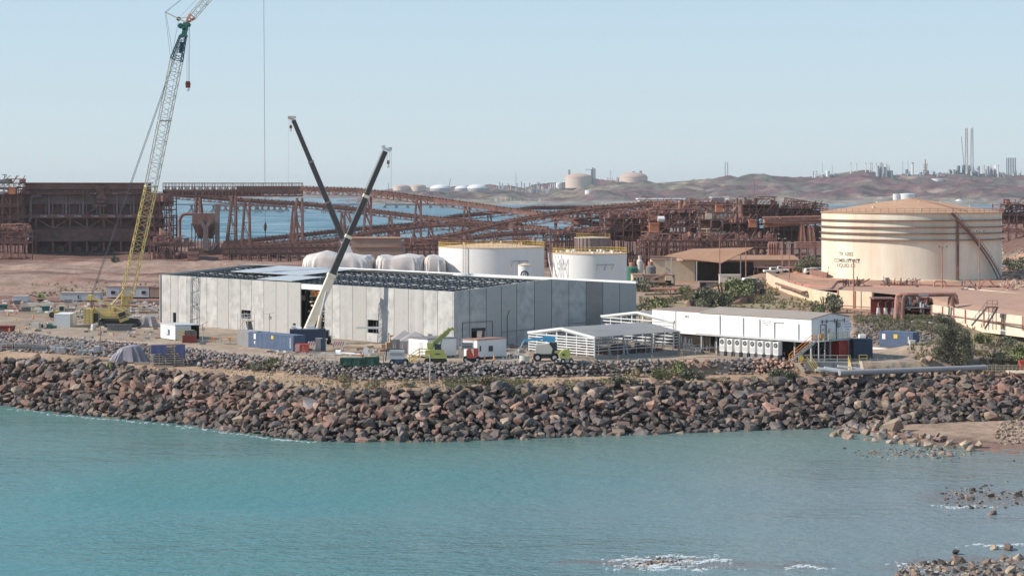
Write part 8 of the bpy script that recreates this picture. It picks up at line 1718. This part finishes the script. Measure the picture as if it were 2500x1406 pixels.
field(1300, 1560, 1900, 700, 765, .4, 1.1, [0,0,1]); field(1500, 2085, 2310, 780, 800, .3, .8, [0,1], 2); field(1300, 2200, 2500, 800, 890, .3, .9, [0,0,1], 1); field(600, 60, 400, 698, 724, .3, .9, [1,0]); field(1300, 700, 2000, 928, 948, .15, .5, [0,0,1], -2); field(500, 480, 800, 905, 935, .1, .35, [0], -2); field(300,100,480,868,900,.1,.3,[0],-1.4); field(800,1090,1290,925,945,.2,.6,[0,1],-2); field(500,1650,2000,760,790,.3,.8,[0,1])
for k, kind, lab in ((0,'leaf_dry','dry straw coloured grass on the banks and track edges'),(1,'leaf_green','green low grass and weeds on the banks')):
    me = bpy.data.meshes.new('grass'); me.from_pydata(gv_[k], [], gf[k]); me.materials.append(MC[kind]); o = bpy.data.objects.new('dry_grass' if k == 0 else 'green_weeds', me); COL.objects.link(o); meta(o, lab, 'grass', None, 'stuff')
# mangroves of rock pebbles on the hillside bank right of tank
sb = []
for _ in range(260):
    px = rr.uniform(2445,2520); py = rr.uniform(600,700); q_ = G(px,py,3); sb.append(((q_.x,q_.y,q_.z+.1), rr.uniform(.4,1.6), rr.choice([1,2,4])))
rock_stuff(sb, 'bank_stones', 'reddish stones on the bare bank right of the cream tank', 'stones')
# ---------------------------------------------------------------- far shore: jetties, boats, gas plants
def fz_(px, D): return max(hz(px, D)-4, WATER-1)
def ftank(label, px0, px1, yt, yb, D, m='far_pink', rm='far_pinkroof', dome=.12, name='gas_tank', group='far round gas tanks'):
    cx = (px0+px1)/2; D = DF(cx, yb, D) if D > 4900 else D; r = (px1-px0)/2/F*D; zt = ZD(yt, D); zb = min(ZD(yb, D), fz_(cx, D)); t = thing(name, label, 'tank', (XD(cx,D), D, zb), 0, group)
    h = zt-zb; MB().lathe([(r,0),(r,h)],40).build('shell', MC[m], t, smooth=True); MB().lathe([(r*1.01,h-.4)]+[(r*math.cos(a_), h+r*dome*2*math.sin(a_)) for a_ in np.linspace(.05,1.5,7)],40).build('dome_roof', MC[rm], t, smooth=True); return t, r, h
t, r_, h_ = ftank('large pink gas tank with vent stacks on the hill', 1380, 1446, 433, 456, 5700, dome=.14)
mb = MB(); [mb.box(x-2.5,-10,0,x+2.5,-4,h_*z_) for x, z_ in ((r_*1.04,1.9),(r_*1.18,1.8),(r_*.95,1.7))]; mb.box(r_*.5,-8,h_*1.68,r_,-5,h_*1.74); mb.build('vent_stack', MC['far_grey'], t); MB().box(-r_*.7-3,-5,h_,-r_*.7+3,0,h_*1.7).build('vent_post', MC['far_grey'], t)
t, r_, h_ = ftank('pale pink gas tank with shallow dome right of the large one', 1513, 1581, 433, 446, 5900, dome=.17); MB().box(-4,-4,h_+10,4,4,h_+18).box(18,-4,h_+8,26,4,h_+20).build('roof_platform', MC['far_grey'], t)
ftank('leftmost small pink tank behind the black boom tip', 960, 1000, 456, 464, 5200); ftank('second small pink tank with brown roof', 1002, 1040, 455, 466, 5150)
for i, (a, b, y) in enumerate(((1050,1100,455),(1110,1146,453),(1138,1190,452))):
    D = 5500; r_ = (b-a)/2/F*D; t = thing('dome_tank', ('leftmost','middle','rightmost')[i]+' low white storage dome on the far shore', 'dome', (XD((a+b)/2,D),D,ZD(461,D)), 0, 'white storage domes on the far shore'); MB().lathe([(r_*math.cos(a_), r_*.42*math.sin(a_)) for a_ in np.linspace(0,1.53,9)],32).build('dome', MC['far_white'], t, smooth=True); MB().lathe([(r_*1.02,-6),(r_*1.02,.8)],32).build('ring_wall', MC['far_grey'], t)
ftank('white spherical tank beside the far stacks', 1357, 1372, 450, 462, 5300, 'far_white', 'far_white', .3); ftank('small white tank on the hillside below the large gas tank', 1428, 1449, 465, 472, 5000, 'far_white', 'far_white', .03)
ftank('pair of white tanks seen over the cream tank roof, left one', 2180, 2197, 474, 490, 5000, 'far_white', 'far_white', .03); ftank('white tank seen over the cream tank roof, right one', 2196, 2233, 474, 490, 5000, 'far_white', 'far_white', .05); ftank('low round white reservoir on the right hillside', 2273, 2303, 437, 443, 5400, 'far_white', 'far_white', .02)
ftank('small white tank at the left of the hilltop gas plant', 2016, 2026, 418, 433, 6300, 'far_white', 'far_white', .1)
def stack(label, px, yt, yb, D, w, m='far_white', group='far plant stacks', cap=True, rad=None):
    D = DF(px, yb, D); r = w/2/F*D; zb = min(ZD(yb,D), fz_(px,D)); t = thing('exhaust_stack', label, 'stack', (XD(px,D),D,zb), 0, group); h = ZD(yt,D)-zb; MB().lathe([(r,0),(r,h)],12).build('shaft', MC[m], t, smooth=True); MB().lathe([(r*1.08,h),(r*1.08,h+r*1.2)],12).build('cap', MC['far_dark'], t); return t
ords = ['first','second','third','fourth','fifth','sixth','seventh','eighth','ninth','tenth','eleventh','twelfth']
for i, px in enumerate((2077,2091,2113.5,2124,2129,2139)): stack(ords[i]+' white stack from the left at the hilltop gas plant', px, 400, 423, 6350, 2.6)
for i, px in enumerate((1986,1993.5)): stack(ords[i]+' short white stack at the left end of the hilltop plant', px, 420, 432, 6300, 3)
stack('thick white stack in the middle of the hilltop plant', 2228, 400, 429, 6350, 5); stack('thin stack right of the tapering column', 2264, 400, 425, 6350, 2.2); stack('first white column right of the flare towers', 2430, 405, 433, 6300, 3.2); stack('second white column right of the flare towers', 2437, 405, 433, 6300, 3)
for i, px in enumerate((1220,1226,1240,1262,1273,1280,1293,1299,1313,1317,1324)): stack(ords[i]+' small stack from the left in the lower far plant', px, (447,450,450,449,446,450,449,452,447,448,450)[i], 462, 5400, 2.6, 'far_grey', 'stacks of the lower far plant')
for i, px in enumerate((1344,1350,1354,1361)): stack(ords[i]+' pale stack from the left beside the white sphere', px, 448, 462, 5400, 2.4, 'far_white', 'stacks beside the white sphere')
def lmast(label, px, yt, yb, D, w0, w1, m='far_grey', name='lattice_mast', bays=12, rc=None):
    D = DF(px, yb, D); zb = min(ZD(yb,D), fz_(px,D)); t = thing(name, label, 'mast', (XD(px,D),D,zb)); h = ZD(yt,D)-zb; k = D/F; MB().lattice((0,0,0),(0,0,h), w0*k, w1*k, bays, (rc or .35)*k, .18*k, Vector((1,0,0))).build('lattice', MC[m], t); return t
lmast('thin pointed radio mast above the lower far plant', 1259.5, 421, 455, 5400, 3.2, .5); lmast('slim radio mast between the two pink gas tanks', 1491, 416, 440, 5800, 1.6, 1.0); lmast('pair of tall thin masts on the far ridge, left one', 1770.5, 396, 430, 6300, 1.6, 1.2, rc=.6); lmast('pair of tall thin masts on the far ridge, right one', 1776.5, 396, 430, 6300, 1.6, 1.2, rc=.6)
lmast('faint mast above the left part of the hilltop plant', 2008, 397, 432, 6400, .8, .5, rc=.25); lmast('second faint mast above the left part of the hilltop plant', 2032, 403, 432, 6400, .8, .5, rc=.25); lmast('thin mast right of the thick white stack', 2204, 393, 425, 6400, .8, .5, rc=.3); lmast('thin mast left of the thick white stack', 2217, 394, 425, 6400, .8, .5, rc=.3)
for px, lab in ((2359.5,'left tall red and white flare tower'),(2373,'right tall flare tower')):
    t = lmast(lab+' at the hilltop gas plant', px, 314, 408, 6400, 7, 4, 'far_rust' if px < 2365 else 'far_grey', 'flare_tower', 16, .7); k = t.location.y/F; h = ZD(314,t.location.y)-t.location.z; MB().tube((0,0,0),(0,0,h+2*k),.35*k).build('riser', MC['far_pink'], t); MB().lattice((0,0,0),(0,0,30*k), 14*k, 6*k, 5, .6*k, .3*k).build('splayed_base', MC['far_grey'], t); MB().tube((0,0,h),(0,0,h+3*k),1.6*k,n=8).build('burner_tip', MC['far_white'], t)
t = thing('tower_crane', 'thin far crane leaning left beside the flare towers', 'crane', (XD(2356,6350),6350,fz_(2356,6350))); k = 6350/F; MB().lattice((0,0,0),(-9*k,0,ZD(334,6350)-t.location.z),1.4*k,.7*k,10,.4*k,.2*k).build('jib', MC['far_grey'], t)
t = thing('tapering_column', 'pale tapering process column on the hilltop', 'column', (XD(2258,6350),6350,fz_(2258,6350))); h = ZD(390,6350)-t.location.z; MB().lathe([(6,0),(6,h*.7),(3.5,h*.72),(3.5,h)],12).build('shaft', MC['far_pink'], t)
for k_ in range(4): MB().lathe([(7.5,h*.3+k_*9),(7.5,h*.3+k_*9+2)],12).build('ring_platform', MC['far_grey'], t)
rr = random.Random(31)
def fplant(label, px0, px1, yt, yb, D, n, ms, name='gas_plant', hmax=None):
    D = DF((px0+px1)/2, yb, D) if D > 4900 else D; zb = min(ZD(yb,D), fz_((px0+px1)/2,D)); t = thing(name, label, 'plant', (XD(px0,D),D,zb)); k = D/F; ms_ = {}
    for _ in range(n):
        m_ = rr.choice(ms); mb = ms_.setdefault(m_, MB()); x = rr.uniform(0,(px1-px0))*k; w = rr.uniform(1,5)*k; h = (yb-yt)*k*rr.random()**2.4+(ZD(yb,D)-zb); y = rr.uniform(0,60)
        kk = rr.random()
        if kk < .5: mb.box(x,y,0,min(x+w,(px1-px0)*k),y+20,h)
        elif kk < .8: mb.tube((x,y,0),(x,y,h),rr.uniform(.3,1.0)*k,n=8)
        else: mb.bar((x,y,h*.8),(min(x+w*2.5,(px1-px0)*k),y,h*.8),.5*k)
    for m_, mb in ms_.items(): mb.build('process_unit', MC[m_], t)['kind'] = 'stuff'
    return t
fplant('silver process trains left of the thick white stack', 2144, 2180, 396, 432, 6350, 60, ['far_grey','far_white','far_grey']); fplant('long dark cooler banks across the hilltop', 2172, 2330, 412, 431, 6380, 70, ['far_dark','far_grey','far_dark'])
fplant('silver process trains under the flare towers', 2325, 2440, 402, 434, 6330, 150, ['far_grey','far_white','far_dark','far_grey']); fplant('dark exhaust block with six pipes at the right end of the hilltop', 2436, 2500, 412, 434, 6330, 60, ['far_dark','far_grey'])
fplant('low white units at the left end of the hilltop plant', 1984, 2044, 420, 434, 6280, 40, ['far_white','far_grey']); fplant('lower far plant spread behind the long conveyor', 1200, 1345, 452, 468, 5300, 130, ['far_grey','far_white','far_pink']); fplant('row of low white units between the two pink gas tanks', 1464, 1514, 432, 444, 5850, 40, ['far_white','far_pink'])
for i in range(6): stack(ords[i]+' dark exhaust pipe in the row at the right end of the hilltop', 2458+i*4.2, 387, 412, 6330, 2.4, 'far_dark', 'dark exhaust pipes at the right end')
fplant('pale sheds and houses along the foot of the hills at the right', 2040, 2500, 492, 503, 4860, 170, ['far_white','far_pink','far_grey','far_white']); fplant('white sheds on the far shore left of the conveyors crossing', 1200, 1330, 480, 492, 4900, 50, ['far_white','far_grey','far_pink'])
t = thing('far_sheds', 'long pale roofed sheds behind the plant frames', 'shed', (XD(1562,1115),1115,0)); k = 1115/F; MB().box(0,0,0,110*k,20,ZD(487,1115)).build('upper_shed', MC['far_pink'], t); MB().box(16*k,-6,0,162*k,-1,ZD(489.5,1115)).build('lower_shed', MC['far_white'], t); MB().box(-1,-1,ZD(487,1115),111*k,21,ZD(484.5,1115)).build('roof', MC['far_white'], t)
for px, w_, yt, lab in ((1740,28,483,'pale grey skillion shed right of the long sheds'),(1781,32,486,'cream box building right of the pale skillion shed')): t = thing('far_sheds', lab, 'shed', (XD(px,1105),1105,0)); k = 1105/F; MB().box(0,0,0,w_*k,16,ZD(yt,1105)).build('wall', MC['far_pink' if px > 1750 else 'far_grey'], t); MB().box(-.5,-.5,ZD(yt,1105),w_*k+.5,16.5,ZD(yt-1.5,1105)).build('roof', MC['far_white'], t)
t = thing('white_dome', 'translucent pale dome shelter at the foot of the right hills', 'dome', (XD(2341,4850),4850,-2)); k = 4850/F; MB().lathe([(10*k,0),(10*k,ZD(494,4850))]+[(10*k*math.cos(a_),ZD(494,4850)+10*k*math.sin(a_)) for a_ in np.linspace(.1,1.5,7)],24).build('dome', MC['far_white'], t, smooth=True)
# jetties with raking piles
def jetty(label, px0, px1, ydeck, D, step, m='mid_grey', h=2.5, w=10):
    t = thing('jetty', label, 'jetty', (XD(px0,D),D,WATER)); k = D/F; z = ZD(ydeck,D)-WATER; L = (px1-px0)*k; MB().box(0,0,z-h,L,w,z).build('deck', MC[m], t); n_ = int((px1-px0)/step)
    for i in range(n_+1):
        x = L*i/n_; mb = MB(); [mb.bar((x+d,0,-2),(x-d*.4,0,z-h),1.5) for d in (-7,-2.5,2.5,7)]; mb.build('pile_group', MC[m], t)
    return t
jetty('long straight jetty deck on spaced pile groups crossing the harbour', 414, 900, 498, 3100, 52, h=2); jetty('jetty head with dense piles behind the gallery legs', 536, 700, 497, 3300, 14, 'dusty_clad', h=5); jetty('right hand wharf below the long conveyor', 940, 1135, 497.5, 3900, 26, h=4)
jetty('low pale causeway wharf on the far shore', 1140, 1210, 501, 4300, 12, 'far_pink', 3)
def boat(label, px, py, s, cabin_=True, rz=0.):
    p = P(px,py,WATER); t = thing('boat', label, 'boat', p, rz); MB().add([(0,-1.5*s,0),(8*s,-1.5*s,0),(11*s,0,.2*s),(8*s,1.5*s,0),(0,1.5*s,0),(-.3*s,-1.8*s,1.6*s),(9*s,-1.8*s,1.8*s),(12*s,0,2.4*s),(9*s,1.8*s,1.8*s),(-.3*s,1.8*s,1.6*s)],[(4,3,2,1,0),(5,6,7,8,9),(0,1,6,5),(1,2,7,6),(2,3,8,7),(3,4,9,8),(4,0,5,9)]).build('hull', MC['boat_hull'], t)
    MB().box(2.5*s,-1.2*s,1.6*s,6.5*s,1.2*s,3.6*s).build('cabin', MC['boat_hull'], t); MB().box(2.9*s,-1.22*s,2.6*s,6.55*s,1.22*s,3.2*s).build('window', MC['glass'], t); MB().bar((4*s,0,3.6*s),(4*s,0,5.6*s),.15*s).build('mast', MC['far_grey'], t)
boat('white motor boat speeding left across the harbour', 446, 559, .85, rz=math.pi)
boat('white workboat below the far shore at the right of the gallery', 836, 502, 2.5); 
t = thing('ship', 'pale ship with blue hull moored at the far wharf', 'ship', P(795,503,WATER)); s = 3600/F; MB().add([(0,0,0),(70*s,0,0),(76*s,4,7*s),(0,0,6*s),(0,18,0),(70*s,18,0),(76*s,14,7*s),(0,18,6*s)],[(0,1,2,3),(7,6,5,4),(0,4,5,1),(1,5,6,2),(2,6,7,3),(3,7,4,0)]).build('hull', mat('hull_blue', (.10,.14,.30), .6), t); MB().box(-18*s,2,2*s,8*s,16,11*s).build('superstructure', MC['boat_hull'], t); [MB().box(x*s,6,6*s,(x+4)*s,10,18*s).build('deck_crane', MC['boat_hull'], t) for x in (-8,26)]
mb = MB(); rr = random.Random(2)
for i in range(300):
    px = 448+(880-448)*rr.random()**1.2; q_ = P(px, 562-(px-448)*.009+rr.uniform(-.5,.5), WATER); mb.cbox((q_.x,q_.y,WATER+.02),(rr.uniform(3,9),rr.uniform(.8,2.2),.08))
solo(mb, 'boat_wake', MC['foam'], 'long thin white wake trailing the motor boat', 'wake', kind='stuff')
for px, yt, yb, D, lab in ((950,447,470,4500,'thin dark far crane above the conveyor'),(1100,436,470,4600,'far dark jib crane leaning right above the white domes'),(1843,440,480,1600,'pink lattice derrick above the dark screening tower')):
    t = thing('far_crane', lab, 'crane', (XD(px-(8 if px == 1100 else 0),D),D,ZD(yb,D)-10)); k = D/F; h = ZD(yt,D)-t.location.z; MB().lattice((0,0,0),((8 if px == 1100 else -1.5)*k,0,h),3*k,.8*k,10,.5*k,.3*k).build('jib', MC['far_grey' if px < 1500 else 'far_rust'], t)
# ---------------------------------------------------------------- haze
hm = bpy.data.materials.new('haze'); hm.use_nodes = True; n = hm.node_tree
for x in list(n.nodes): n.nodes.remove(x)
out = n.nodes.new('ShaderNodeOutputMaterial'); pv = n.nodes.new('ShaderNodeVolumePrincipled'); n.links.new(pv.outputs[0], out.inputs['Volume'])
pv.inputs['Color'].default_value = (.90,.96,1,1); pv.inputs['Density'].default_value = HAZE; pv.inputs['Anisotropy'].default_value = .15
mb = MB(); mb.box(-8000,-60,-15,8000,15900,125); meta(mb.build('haze', hm), kind='stuff')
